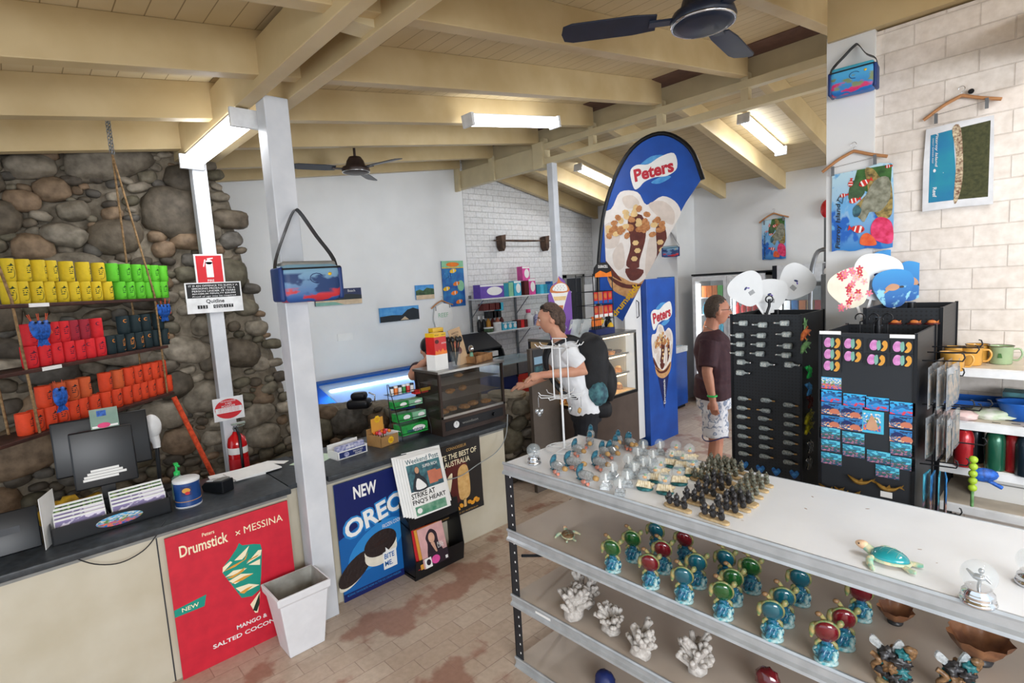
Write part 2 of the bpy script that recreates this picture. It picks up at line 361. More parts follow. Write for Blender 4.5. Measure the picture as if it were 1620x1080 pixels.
# ================================================================ lights and fans
mat('tube_glow','f4f8ff',.3,emit=9,var=0); mat('white_metal','e2e4e6',.35); mat('black_metal','17181c',.35,metal=.3); mat('black_plastic','15171b',.35); mat('dark_grey','33363c',.5)
mat('chrome','d8dade',.12,metal=1,var=.02); mat('fan_blue','20283a',.35,var=.1); mat('fan_brown','3a2c28',.4); mat('white_plastic','e8e9ea',.35); mat('white_paper','eeeeec',.7,var=.02)
def batten(p0,p1,label,w_=.13,pw=5):
    p0,p1=Vector(p0),Vector(p1); d=p1-p0; Ln=d.length
    t=root('ceiling_light',(p0+p1)/2,0,label,'light','fluorescent ceiling lights'); t.rotation_mode='QUATERNION'; t.rotation_quaternion=d.to_track_quat('X','Z')
    f=MB(); f.box((0,0,.055),(Ln,w_*.55,.05),'white_metal'); f.build('light_body',t,bevel=.004)
    f=MB(); n=10; pr=[(w_/2*math.cos(a),-.048*math.sin(a)+.03) for a in [PI*k/n for k in range(n+1)]]
    f.prism([(x,z) for x,z in pr],-Ln/2+.02,Ln/2-.02,'tube_glow','yz'); f.build('diffuser',t)
    for s in (-1,1):
        f=MB(); f.box((s*(Ln/2-.005),0,.028),(.03,w_*1.05,.105),'white_metal'); f.build('end_cap',t,bevel=.004)
    l=area('tube_light',(0,0,0),(0,0,-1),Ln*.9,w_*.8,pw,(.97,.98,1)); l.location=(0,0,-.022); l.rotation_euler=(0,0,0); l.parent=t
batten((-4.55,1.115,3.0),(-3.33,1.115,3.0),'bright white fluorescent light under the cream beam at the stone wall',.15,5)
batten((.62,1.65,3.12),(.62,2.9,3.29),'added fluorescent light out of view overhead, brightening the foreground shelving top',.13,10)  # added fixture out of view, put in to brighten the white shelving top
batten((-3.62,3.02,3.36),(-3.62,4.13,3.51),'white fluorescent light on a rafter left of the large dark fan')
batten((-2.6,6.05,3.60),(-2.6,7.12,3.38),'white fluorescent light on the sloping boards beside the white pier')
batten((-5.05,6.2,3.57),(-5.05,7.4,3.33),'white fluorescent light on the far boards partly hidden by the feather banner')
def ceiling_fan(loc,ztop,R_,blades,label,mb,mh,w_=.13):
    t=root('ceiling_fan',loc,0,label,'fan')
    f=MB(); f.lathe([(.001,ztop),(.07,ztop),(.055,ztop-.06),(.02,ztop-.08)],mh,n=20); f.build('canopy',t)
    f=MB(); f.cyl((0,0,.08),(0,0,ztop-.05),.013,mh); f.build('rod',t)
    f=MB(); f.lathe([(.02,.13),(.06,.12),(.085,.08),(.1,.03),(.13,.02),(.14,-.01),(.13,-.03),(.1,-.04),(.001,-.045)],mh,n=28); f.build('motor',t)
    f=MB(); f.tube([(.132*math.cos(a),.132*math.sin(a),-.026) for a in [2*PI*k/32 for k in range(32)]],.006,'chrome',6,closed=True); f.build('trim_ring',t)
    for k,a in enumerate(blades):
        f=MB(); f.X=Matrix.Rotation(R(a),4,'Z'); f.box((.17,0,.0),(.12,.05,.01),mh); f.build('blade_bracket',t)
        f=MB(); f.X=Matrix.Rotation(R(a),4,'Z')@Matrix.Translation((0,0,.005))@Matrix.Rotation(R(11),4,'X')
        ol=[(.2,-w_*.4),(.3,-w_*.5),(R_-.05,-w_*.5),(R_-.01,-w_*.38),(R_,0),(R_-.01,w_*.38),(R_-.05,w_*.5),(.3,w_*.5),(.2,w_*.4)]
        f.prism(ol,-.003,.004,mb,'xy'); f.build('blade',t,bevel=.002)
fp=atD(1112,28,2.35); ceiling_fan(fp,zc(fp.y)-fp.z,.62,[218,338,98],'large dark blue-grey ceiling fan nearest, hanging at top of view','fan_blue','fan_blue')
fp=atD(563,268,5.4); ceiling_fan(fp,zc(fp.y)-fp.z,.6,[15,135,255],'small brown ceiling fan hanging in front of the smooth white wall','fan_blue','fan_brown')
# ================================================================ hung shelves with can coolers
mat('shelf_wood','4a2a22',.5,c2='2f1b17'); mat('rope','9a7c58',.9,c2='705636',scale=60); mat('galv','8d9196',.4,metal=.8)
SA=R(135.7); Q0=Vector((-3.75,0,0)); SU=Vector((-.716,.698,0)); SN=Vector((.698,.716,0))
SHZ=[2.045,1.70,1.355]
for k,z in enumerate(SHZ):
    pass
t=root('hanging_shelf',(Q0.x,Q0.y,1.3),SA,'dark wood three-board shelf hung on ropes before the stone wall','shelf')
for k,z in enumerate(SHZ):
    f=MB(); f.b2((-.55,-.02,z-1.3-.02),(1.16,.20,z-1.3),'shelf_wood'); f.build('shelf_board',t,bevel=.003)
    f=MB(); f.b2((.10+.02*k,-.024,z-1.3-.02),(.22+.02*k,-.020,z-1.3),'white_paper'); f.build('price_strip',t)
for yy in (.0,.17):
    f=MB(); f.tube([(1.11,yy,.05),(1.11,yy,.77),(1.0,.085,1.72)],.007,'rope',6); f.build('rope',t)
    f=MB(); f.tube([(.07,yy,.05),(.03,yy,.77),(-.1,.085,1.72)],.007,'rope',6); f.build('rope',t)
for xx in (1.0,):
    for s in (-1,1):
        f=MB()
        for k in range(14):
            f.tube([(xx+s*.012+(.008*math.cos(a) if k%2 else 0),.085+(0 if k%2 else .008*math.cos(a)),1.74+k*.022+.014*math.sin(a)) for a in [2*PI*j/10 for j in range(10)]],.003,'galv',5,closed=True)
        f.build('chain',t)
for n_,c,l in (('yel','d6b91c','1e3c1c'),('grn','5ec228','16501c'),('red','d81f28','5a1030'),('mar','a01c30','50102a'),('blk','10262b','e08a30'),('org','dc431a','2c2428'),('orb','cf5a2a','2c2428')):
    mat('cooler_'+n_,c,.7,var=.06,scale=40); mat('coolerlogo_'+n_,l,.7,var=.02)
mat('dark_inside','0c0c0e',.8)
def cooler_proto(kind,moon,name,label):
    f=MB(); r,h=.0365,.118; mt='cooler_'+kind
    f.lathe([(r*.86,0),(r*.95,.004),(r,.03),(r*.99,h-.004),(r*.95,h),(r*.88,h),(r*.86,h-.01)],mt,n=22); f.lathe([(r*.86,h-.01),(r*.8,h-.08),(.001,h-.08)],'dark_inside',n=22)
    lg='coolerlogo_'+kind; rr=r+.0012
    def wrap(P):
        vs=[(rr*math.sin(u/r),-rr*math.cos(u/r),v) for u,v in P]; 
        f.add(vs,[tuple(range(len(vs)))],lg)
    if moon:
        n=12; o=[(-.012+.011*math.cos(a),.085+.011*math.sin(a)) for a in [R(40)+R(280)*k/n for k in range(n+1)]]; i=[(-.010+.008*math.cos(a),.085+.008*math.sin(a)) for a in [R(40)+R(280)*k/n for k in range(n+1)]]
        for k in range(n): wrap([o[k],o[k+1],i[k+1],i[k]])
    else:
        wrap([(-.016,.078),(-.002,.084),(.004,.094),(.012,.084),(.024,.080),(.010,.080),(.002,.078)])
        for k in range(3): wrap([(-.014,.066-.011*k),(.012-.004*k,.067-.011*k),(.012-.004*k,.072-.011*k),(-.014,.071-.011*k)])
        arc=[(.022*math.cos(a)-.002,.045+.03*math.sin(a)) for a in [R(40)-R(150)*k/8 for k in range(9)]]
        for (a,b_) in zip(arc,arc[1:]): wrap([a,b_,(b_[0]*.86,b_[1]+.002),(a[0]*.86,a[1]+.002)])
    return f.build(name,label=label,cat='can cooler',rz=SA)
KC={'yel':'yellow','grn':'lime green','red':'red','mar':'dark red','blk':'black','org':'orange','orb':'brownish orange'}
LV={0:'top',1:'middle',2:'bottom'}
protos={}
def cooler(kind,px,lv,row,moon=False,label=None):
    # where the sight line at px meets the shelf's front row
    z=SHZ[lv]+.0005+row*.1185; d=ray(px,(424,500,640)[lv]+(0 if row else 20)); P=Q0+SN*(-.045)
    tt=(SN.dot(P-CO))/SN.dot(d); p=CO+d*tt; loc=Vector((p.x,p.y,z)); key=(kind,moon)
    gr='%s can coolers%s, %s row, %s hung board'%(KC[kind],' with moon' if moon else '','upper' if row else 'lower',LV[lv]); lb=label or '%s can cooler%s in the %s row of the %s hung board'%(KC[kind],' with orange moon' if moon else '','upper' if row else 'lower',LV[lv])
    if key not in protos:
        o=cooler_proto(kind,moon,'can_cooler',lb); protos[key]=o; o.location=loc; o['group']=gr
    else: o=clone(protos[key],loc,None,lb,gr)
    o.rotation_euler=(0,0,SA+rnd.uniform(-.5,.5))
def Z1(x): return x/3.375
for x in (100,182,245,315,378,440,500,560): cooler('yel',Z1(x),0,0)
cooler('yel',Z1(38),0,0)
for x in (632,682,736,784,822,862): cooler('grn',Z1(x),0,0)
for x in (30,115,200,262,352,440,522): cooler('yel',Z1(x),0,1)
for x in (594,662,722,770,815,862): cooler('grn',Z1(x),0,1)
for k,x in enumerate((133,207,275,343,400,456,515)): cooler('red',Z1(x),1,0,k in(2,5))
for k,x in enumerate((140,200,262,318)): cooler('red',Z1(x),1,1)
cooler('mar',Z1(370),1,1); cooler('mar',Z1(430),1,1); cooler('red',Z1(502),1,1,True)
for k,x in enumerate((570,622,678,726,774,824,868)): cooler('blk',Z1(x),1,0,k in (0,4,5))
for k,x in enumerate((650,712,768,840)): cooler('blk',Z1(x),1,1,True)
for x in (125,190,262,330,388,442,508,572,632,688,738,778,822,866,915): cooler('org',Z1(x),2,0)
cooler('org',Z1(240),2,1)
for x in (322,394,462): cooler('orb',Z1(x),2,1)
for k,x in enumerate((578,644,702,750,800,842,884)): cooler('orb' if k==1 else 'org',Z1(x),2,1)
# blue fish keyrings in bunches
mat('fish_blue','2266c8',.5,c2='153c80',scale=60); mat('fish_red','c8502c',.6); mat('dk_blue','1a2a66',.5)
def fish_mesh(f,c,s,ang,y=0,m1='fish_blue',m2='fish_red'):
    f.X=Matrix.Translation(c)@Matrix.Rotation(ang,4,'Y')@Matrix.Scale(s,4)
    f.ico((0,0,0),(.05,.014,.026),m1,2); f.prism([(.04,0),(.075,.025),(.07,0),(.075,-.025)],-.003,.003,m1); f.prism([(-.01,.022),(.01,.04),(.025,.02)],-.002,.002,m2); f.ico((-.035,-.011,.008),.005,'dark_inside',1); f.X=Matrix()
def fishbunch(p,n,label,s=1):
    gr='blue fish keyrings beside the hung shelf'; t0=None
    for k in range(n):
        f=MB(); a=R(60)-R(120)*k/max(n-1,1)*.8+R(20); fish_mesh(f,(math.sin(a)*-.0,0,-.05),s,H90+0,0); o=f.build('fish_keyring',None,(p[0]+SU.x*(k-n/2)*.022+.012*(k%2),p[1]+SU.y*(k-n/2)*.022-.012*(k%2),p[2]),SA,label,'keyring',gr)
        g=MB(); g.tube([(0,0,0),(0,0,.04)],.002,'fish_red',5); g.build('cord',o); o.rotation_euler=(0,(k-n/2)*.16,SA)
p=Q0+SU*1.2+Vector((0,0,2.0)); fishbunch(p,7,'blue fish keyring in the fanned bunch at the shelf rope')
p=Q0+SU*.12+SN*.06+Vector((0,0,1.95)); fishbunch(p,6,'blue fish keyring in the bunch hanging above the red coolers',1.1)
p=Q0+SU*.17+SN*.06+Vector((0,0,1.58)); fishbunch(p,3,'blue fish keyring in the bunch hanging above the orange coolers',1.1)
# signs and fire extinguisher on the wooden post
mat('sign_red','c8202a',.45,var=.02); mat('sign_black','141416',.45,var=.02); mat('red_gloss','c4161c',.2,coat=.6,var=.02)
t=MB(); t.b2((-.10,0,-.125),(.10,.004,.125),'white_plastic'); t.art(rect(-.088,-.113,.088,.113),0,'sign_red'); t.art(rect(-.024,-.05,.024,.065),-.001,'white_plastic'); t.art(ell(0,.065,.024,.018),-.001,'white_plastic'); t.art([(-.01,.08),(.03,.09),(.03,.098),(-.012,.094)],-.001,'white_plastic'); t.art([(-.03,.085),(-.022,.085),(-.036,.03),(-.044,.03)],-.001,'white_plastic')
t.text('FIRE',(0,-.075),.018,'white_plastic',y=-.001,bold=.01); t.text('EXTINGUISHER',(0,-.099),.017,'white_plastic',.15,y=-.001,bold=.01)
def onpost(f,name,px,py,label,cat,x=-4.564):
    p=atX(px,py,x); return f.build(name,None,p,H90,label,cat)
onpost(t,'fire_sign',332,428,'red and white fire extinguisher sign high on the white post','sign')
t=MB(); t.b2((-.195,0,-.115),(.195,.004,.115),'white_plastic'); t.art(rect(-.185,0,.185,.107),0,'sign_black')
for k,s in enumerate(('IT IS AN OFFENCE TO SUPPLY A','SMOKING PRODUCT TO A','PERSON UNDER 18 YEARS','MAXIMUM PENALTY $20,000','Proof of age may be required')): t.text(s,(0,.09-.02*k),.013,'white_plastic',.30 if k else .34,y=-.0008,bold=.008)
t.text('Quitline',(.0,-.03),.034,'sign_black',y=-.0005,bold=.02)
for k,c in enumerate('13 QUIT'):
    if c!=' ': t.art(rect(-.125+k*.036,-.082,-.093+k*.036,-.056),0,'sign_black'); t.text(c,(-.109+k*.036,-.069),.02,'white_plastic',y=-.001,bold=.01)
onpost(t,'smoking_sign',340,470,'black and white notice about smoking products on the post','sign',-4.556)
t=MB(); t.b2((-.11,0,-.09),(.11,.004,.09),'white_plastic'); t.art(ell(0,0,.1,.078,32),0,'sign_red'); t.art(rect(-.096,-.03,.096,.012),-.0008,'white_plastic'); t.art(ell(0,0,.1,.078,16,0,R(203),R(337)),-.0016,'sign_red')
t.text('FIRE EXTINGUISHER',(0,.06),.013,'white_plastic',.11,y=-.0008); t.text('A-B(E)',(0,.04),.017,'white_plastic',y=-.0008,bold=.01); t.text('POWDER',(0,.021),.017,'white_plastic',y=-.0008,bold=.01)
for k in range(4): t.text('FOR WOOD PAPER LIQUIDS',(0,.005-.009*k),.006,'sign_red',.15,y=-.002)
onpost(t,'extinguisher_sign',362,646,'round red badge on a white plate above the extinguisher','sign')
p=atX(378,725,-4.48); t=root('fire_extinguisher',(p.x,p.y,p.z-.22),H90,'red fire extinguisher hung on the white post','fire extinguisher')
f=MB(); f.lathe([(.06,0),(.068,.01),(.07,.03),(.07,.34),(.06,.39),(.03,.42),(.02,.44)],'red_gloss',n=24); f.build('cylinder',t)
f=MB(); f.lathe([(.0712,.27),(.0712,.32)],'white_paper',n=24); f.lathe([(.0712,.10),(.0712,.23)],'sign_red',n=24); f.lathe([(.0712,.085),(.0712,.10)],'white_paper',n=24); f.build('label_band',t)
f=MB(); f.cyl((0,0,.44),(0,0,.48),.016,'galv'); f.box((.02,-.01,.5),(.1,.02,.015),'chrome'); f.box((.02,-.01,.475),(.09,.02,.01),'chrome',rot=(0,-.2,0)); f.build('valve',t)
f=MB(); f.tube([(0,-.03,.47),(0,-.085,.42),(0,-.085,.15),(0,-.08,.04)],.011,'black_plastic',8); f.build('hose',t)
# orange rope
mat('orange_rope','e2522a',.8,c2='b83a18',scale=50)
a_=atX(275,628,-4.3); b_=atX(336,750,-4.3); f=MB(); pts=[a_.lerp(b_,k/24) for k in range(25)]; f.tube([p_-a_+Vector((.003*math.sin(k*2.2),0,.0)) for k,p_ in enumerate(pts)]+[Vector((b_.x-a_.x,b_.y-a_.y+.12,-a_.z+.01))],.017,'orange_rope',8); f.build('orange_pole',None,a_,0,'orange pole leaning on the stone wall behind the counter','pole')
# ================================================================ counters
mat('slate_top','3b4045',.35,c2='2c3034',scale=30); mat('ply_front','c9c2b0',.55,c2='bcb39d',scale=3); mat('grey_trim','8c8c88',.5)
def counter(y0,y1,label,seams,ovh):
    t=root('counter',(-3.24,(y0+y1)/2,0),H90,label,'counter'); w_=(y1-y0)/2; dp=.62
    f=MB(); f.b2((-w_,0,0),(w_,.018,.80),'ply_front')
    for s in seams: f.b2((s-w_-.003,-.003,.0),(s-w_+.003,.001,.80),'dark_grey')
    f.build('front_panel',t)
    for s in (-w_,w_-.018):
        f=MB(); f.b2((s,.018,0),(s+.018,dp-.06,.83),'ply_front'); f.build('side_panel',t)
    f=MB(); f.b2((-w_,-.004,.80),(w_,.014,.832),'grey_trim'); f.build('rail',t)
    f=MB(); f.rbox((0,dp/2-.03-ovh/2,.851),(2*w_+.02,dp+ovh,.036),'slate_top',.006); f.build('countertop',t)
counter(-1.1,1.09,'pale front counter with dark slate top under the till','' and [] or [1.52],.03)
counter(1.34,2.86,'pale front counter with dark top under the pie warmer',[1.0],.03)
f=MB(); f.b2((-3.85,1.105,.0),(-3.30,1.325,.84),'ply_front'); f.b2((-3.86,1.105,.84),(-3.24,1.325,.868),'slate_top'); f.build('counter_infill',label='dark infill section joining the two counters behind the tall post',cat='counter')
FZ=.8695
# posters ------------------------------------------------------------
mat('poster_red','cf2438',.45,c2='c01f34',var=.02); mat('teal','12907e',.5,var=.02); mat('ochre','d99a3c',.5,var=.02); mat('dkgreen','15301f',.5); mat('cream_ink','f2e6c4',.5,var=.01); mat('choc','3a2018',.5,var=.1)
def panel(name,px,py,x,W,H,z0,label,cat,base,y=None,th=.006):
    t=MB(); t.b2((0,0,0),(W,th,H),base); return t
t=MB(); W,H=.63,.79; t.b2((0,0,0),(W,.008,H),'poster_red')
t.text('Drumstick',(.175,.695),.062,'cream_ink',.235,y=-.0005,bold=.018); t.text('Peters',(.20,.748),.02,'cream_ink',.06,y=-.0005,bold=.01); t.art(ell(.20,.748,.04,.017),-.0001,'poster_red'); t.text('×',(.345,.695),.026,'cream_ink',y=-.0005); t.text('MESSINA',(.485,.70),.042,'cream_ink',.215,y=-.0005)
cone=[(.245,.50),(.25,.53),(.29,.565),(.33,.61),(.345,.635),(.36,.615),(.42,.60),(.455,.585),(.46,.55),(.44,.40),(.425,.32),(.38,.30),(.325,.315)]
t.art(cone,0,'teal')
for q in ([(.245,.50),(.25,.53),(.29,.55),(.30,.54)],[(.255,.47),(.30,.49),(.37,.475),(.33,.46)],[(.27,.44),(.335,.455),(.40,.43),(.30,.41)],[(.30,.385),(.37,.38),(.425,.35),(.33,.34)],[(.31,.545),(.395,.60),(.37,.55),(.35,.535)],[(.37,.50),(.44,.555),(.458,.55),(.45,.52)],[(.38,.49),(.445,.50),(.44,.465)]): t.art(q,-.0008,'cream_ink')
for q in ([(.25,.505),(.30,.52),(.36,.53),(.385,.565),(.37,.53),(.31,.508)],[(.262,.46),(.32,.468),(.36,.485),(.35,.465),(.29,.45)],[(.28,.42),(.35,.435),(.40,.43),(.34,.415)],[(.315,.35),(.36,.36),(.39,.36),(.34,.335)],[(.37,.51),(.43,.52),(.44,.53),(.39,.52)]): t.art(q,-.0014,'ochre')
t.art([(.365,.255),(.425,.31),(.415,.25),(.40,.19),(.385,.195)],0,'cream_ink'); t.art([(.375,.215),(.42,.30),(.415,.24),(.395,.20)],-.0008,'dkgreen')
t.art([(0,.355),(.14,.355),(.155,.415),(0,.395)],0,'teal'); t.text('NEW',(.075,.38),.022,'cream_ink',.08,y=-.001,bold=.01)
t.text('MANGO &',(.365,.155),.024,'white_paper',.165,y=-.0005,bold=.02); t.text('SALTED COCONUT',(.35,.105),.024,'white_paper',.39,y=-.0005,bold=.02)
t.build('poster',None,(-3.212,.45,0),H90,'red poster with a green and white cone on the counter front','poster')
mat('oreo_blue','1460a8',.4,var=.02); mat('oreo_navy','14205e',.4,var=.02); mat('oreo_mid','2c86cc',.4,var=.02); mat('cookie','2a1d1c',.6,bump=.6,scale=40); mat('filling','e8e2d2',.5)
t=MB(); W,H=.62,.79; t.b2((0,0,0),(W,.008,H),'oreo_blue'); t.art([(0,.42),(W,.60),(W,H),(0,H)],-.0001,'oreo_navy'); t.art([(0,0),(W,0),(W,.05),(0,.05)],-.0001,'oreo_navy'); t.art(ell(.33,.30,.28,.13,24,.3),-.0001,'oreo_mid')
t.text('NEW',(.265,.70),.085,'white_paper',.21,y=-.0012,bold=.03); t.text('OREO',(.335,.51),.15,'oreo_mid',.60,y=-.0010,ang=.17,bold=.08); t.text('OREO',(.335,.51),.125,'white_paper',.56,y=-.0018,ang=.17,bold=.03); t.text('FROZEN COOKIE',(.49,.41),.027,'white_paper',.2,y=-.0012,ang=.06)
t.art(ell(.12,.19,.17,.075,24,.45),-.001,'cookie'); t.art(ell(.10,.155,.15,.055,24,.45),-.0005,'filling')
t.art(ell(.36,.27,.155,.085,28,.12),-.0018,'filling'); t.art(ell(.36,.235,.155,.085,28,.12),-.0014,'filling'); t.art(ell(.36,.30,.155,.085,28,.12),-.0026,'cookie'); t.text('OREO',(.36,.30),.022,'choc',.12,y=-.0034,ang=.12)
t.art([(.37,.10),(.50,.10),(.50,.225),(.43,.225),(.40,.255),(.40,.225),(.37,.22)],-.0034,'white_paper'); t.text('BITE',(.43,.19),.036,'oreo_blue',.095,y=-.0042,bold=.02); t.text('ME.',(.42,.138),.036,'oreo_blue',.075,y=-.0042,bold=.02)
t.text('ICONIC FAVOURITE NOW IN THE ICE CREAM FREEZER',(.28,.035),.014,'oreo_mid',.5,y=-.001)
t.v=[(x*.80,y,z) for x,y,z in t.v]; t.build('poster',None,(-3.212,1.37,0),H90,'blue poster with a black and white sandwich cookie behind the newspapers','poster')
mat('gold_ink','c89c58',.5); mat('icecream_gold','e0b878',.5,bump=.5,scale=30,c2='cfa05e'); mat('poster_black','1d1714',.5); mat('dark_red','5a1a16',.5); mat('mango','eda22a',.5)
t=MB(); W,H=.56,.60; t.b2((0,0,0),(W,.006,H),'poster_black'); t.art(ell(.30,.27,.13,.18,24,-.3),0,'dark_red'); t.text('CONNOISSEUR',(.33,.535),.022,'gold_ink',.19,y=-.001); t.text('TASTE THE BEST OF',(.31,.475),.042,'cream_ink',.42,y=-.001,bold=.01); t.text('AUSTRALIA',(.33,.42),.042,'cream_ink',.24,y=-.001,bold=.01)
t.art(smooth_closed([(.33,.13),(.32,.25),(.33,.35),(.375,.385),(.42,.36),(.435,.25),(.43,.14),(.38,.11)]),-.001,'icecream_gold'); t.art(rect(.365,.05,.39,.115),-.001,'icecream_gold'); t.art(smooth_closed([(.19,.17),(.20,.27),(.24,.33),(.275,.34),(.25,.22),(.22,.17)]),-.0008,'cream_ink')
for q in ((.31,.05),(.34,.07),(.42,.075),(.45,.06),(.48,.08),(.50,.065)): t.art(ell(q[0],q[1],.022,.016,8,q[0]*7),-.0012,'mango')
t.art(rect(0,0,W,.04),-.0016,'sign_black'); t.text('ICE CREAM INSPIRED BY AUSTRALIA',(.30,.018),.012,'gold_ink',.4,y=-.0024)
t.build('poster',None,(-3.212,2.02,.255),H90,'black poster with a golden ice cream bar behind the newspapers','poster')
# bin ------------------------------------------------------------
mat('bin_white','dfe0e4',.45,var=.03); mat('bin_inner','a3a29c',.6,c2='8a8880')
t=root('waste_bin',(-3.02,1.015,0),0,'tall white plastic waste bin beside the red poster','bin'); t.rotation_euler=(0,0,0)
f=MB(); hh=.38; a,b=(.085,.095),(.125,.145)
def ring(w0,w1,z): return [(-w0,-w1,z),(w0,-w1,z),(w0,w1,z),(-w0,w1,z)]
vs=ring(.08,.10,0)+ring(.115,.135,.33)+ring(.125,.148,.335)+ring(.13,.152,.38)+ring(.118,.140,.38)+ring(.105,.125,.3)+ring(.07,.09,.01)
fs=[(3,2,1,0)]+[(4*k+j,4*k+(j+1)%4,4*k+4+(j+1)%4,4*k+4+j) for k in range(4) for j in range(4)]
f.add(vs,fs,'bin_white'); f.add(vs[16:],[(j,(j+1)%4,4+(j+1)%4,4+j) for j in range(4)]+[(4+j,4+(j+1)%4,8+(j+1)%4,8+j) for j in range(4)]+[(8,9,10,11)],'bin_inner'); f.build('bin_body',t,bevel=.006)
# newspaper stand ------------------------------------------------------------
t=root('newspaper_stand',(-3.07,2.03,0),H90,'black floor stand holding newspapers and magazines','stand')
for s in (-.21,.205):
    f=MB(); f.prism([(-.0,0),(.30,0),(.30,.70),(.24,.70),(.10,.46),(.02,.40),(-.02,.12)],s,s+.006,'black_plastic','yz'); f.build('side_panel',t)
f=MB(); f.b2((-.21,.29,0),(.21,.297,.70),'black_plastic'); f.build('back_panel',t)
f=MB(); f.prism([(.0,0),(.006,0),(-.014,.14),(-.02,.14)],-.21,.21,'black_plastic','yz'); f.b2((-.21,.0,.02),(.21,.29,.03),'black_plastic'); f.build('lower_tray',t)
f=MB(); f.prism([(.02,.36),(.026,.36),(.03,.47),(.024,.47)],-.21,.21,'black_plastic','yz'); f.prism([(.02,.36),(.29,.42),(.29,.43),(.02,.37)],-.21,.21,'black_plastic','yz'); f.build('upper_tray',t)
mat('ink_dark','2a2f36',.7); mat('ink_teal','4c7f86',.7,c2='2d4a58',scale=25); mat('skin_ink','c89878',.7); mat('ink_coral','c8765c',.7); mat('ink_green','3f8264',.7,c2='7fa890',scale=20)
def newspaper(k,label):
    f=MB(); W,H=.30,.40
    f.b2((0,0,0),(W,.004,H),'white_paper')
    if k==0:
        f.text('Weekend Post',(.15,.372),.034,'ink_teal',.27,y=-.0005,bold=.01); f.art(rect(.015,.17,.285,.35),0,'ink_teal'); f.art(smooth_closed([(.04,.17),(.05,.24),(.07,.27),(.07,.31),(.09,.33),(.11,.31),(.11,.27),(.14,.24),(.15,.17)],3),-.0008,'ink_dark'); f.art(ell(.09,.305,.017,.022),-.0014,'skin_ink'); f.art(smooth_closed([(.06,.18),(.08,.25),(.12,.22),(.14,.18)],3),-.0014,'white_paper'); f.art(rect(.17,.19,.24,.28),-.0008,'ink_coral'); f.art(rect(.225,.20,.28,.27),-.0014,'ink_coral'); f.text('SUPER RICH',(.2,.32),.02,'white_paper',.12,y=-.0014,bold=.01)
        f.text('STRIKE AT',(.105,.142),.036,'sign_black',.19,y=-.0005,bold=.02); f.text('FNQ\'S HEART',(.145,.098),.036,'sign_black',.27,y=-.0005,bold=.02); f.art(rect(.02,.01,.27,.07),0,'ink_green'); f.art(ell(.05,.04,.02,.018),-.0008,'white_paper')
    o=f.build('newspaper',None,(0,0,0),H90,label,'newspaper','newspapers in the floor stand'); return o
for k in range(6):
    o=newspaper(k,'weekend newspaper on the front of the stack, headline facing out' if k==0 else 'newspaper folded behind the front copy in the black floor stand')
    o.location=(-2.995-.012*k,1.81+.0-.014*k+ (0 if k<5 else .1),.475+.004*k); o.rotation_euler=(R(-16)-.012*k,R(1),H90-.02*k)
mat('mag_pink','d8a8a8',.5); mat('mag_dark','2a1a28',.5); mat('mag_hot','e050a0',.5); mat('skin_tone','d8a890',.5)
def magazine(k,label):
    f=MB(); f.b2((0,0,0),(.21,.004,.27),('mag_pink','ochre','sign_red')[k])
    if k==0:
        f.art(smooth_closed([(.05,.05),(.06,.15),(.055,.20),(.10,.245),(.145,.21),(.15,.14),(.175,.05)],4),0,'mag_dark'); f.art(ell(.10,.185,.026,.036),-.0008,'skin_tone'); f.art([(.085,.15),(.115,.15),(.13,.06),(.11,.09)],-.0008,'skin_tone'); f.art(rect(.06,.0,.21,.08),-.0014,'mag_dark'); f.text('REAL',(.16,.13),.02,'white_paper',.05,y=-.002); f.text('LIFE',(.16,.11),.02,'white_paper',.05,y=-.002); f.art(ell(.10,.035,.035,.028),-.002,'mag_hot'); f.art(rect(.01,.0,.065,.065),-.0026,'white_paper'); f.art(ell(.04,.035,.018,.02),-.0034,'mag_dark'); f.art(rect(.18,.01,.2,.03),-.0026,'white_paper')
    return f.build('magazine',None,(-3.035-.012*k,1.88-.02*k,.075),H90,label,'magazine','magazines in the floor stand')
for k,l in enumerate(('pink magazine with a dark-haired cover face in the floor stand','yellow-edged magazine behind the pink one in the floor stand','red-edged magazine at the back of the lower tray')):
    o=magazine(k,l); o.rotation_euler=(R(-14),0,H90-.03*k)
# ================================================================ things on the left counter
def coral_print(name,c_top,c_bot,blobs,scale=6,thr=.5,axis=2):
    """underwater-picture print: blue graded water with coloured coral patches"""
    m,nt,b,N,L=base_nodes(name,.5)
    tc=N('ShaderNodeTexCoord'); sp=N('ShaderNodeSeparateXYZ'); L(tc.outputs['Generated'],sp.inputs[0])
    col=ramp(N,L,sp.outputs[axis],[(0,c_bot),(1,c_top)])
    for k,(c,lo,hi,sc) in enumerate(blobs):
        nz=N('ShaderNodeTexNoise'); nz.inputs['Scale'].default_value=sc; nz.inputs['Detail'].default_value=3
        mp=N('ShaderNodeMapping'); mp.inputs['Location'].default_value=(k*3.3,k*1.7,k*2.1); L(tc.outputs['Generated'],mp.inputs[0]); L(mp.outputs[0],nz.inputs['Vector'])
        g=ramp(N,L,nz.outputs['Fac'],[(.5,'000000'),(.56,'ffffff')])
        r_=N('ShaderNodeValToRGB'); e=r_.color_ramp.elements; e[0].position=max(lo-.06,0); e[0].color=(0,0,0,1); e[1].position=lo+.001; e[1].color=(1,1,1,1)
        a=e.new(hi); a.color=(1,1,1,1); a=e.new(min(hi+.06,1)); a.color=(0,0,0,1) if hi<.97 else (1,1,1,1); L(sp.outputs[axis],r_.inputs['Fac'])
        mu=N('ShaderNodeMath'); mu.operation='MULTIPLY'; L(g,mu.inputs[0]); L(r_.outputs['Color'],mu.inputs[1])
        col=mixc(N,L,mu.outputs[0],col,c)
    L(col,b.inputs['Base Color']); return m
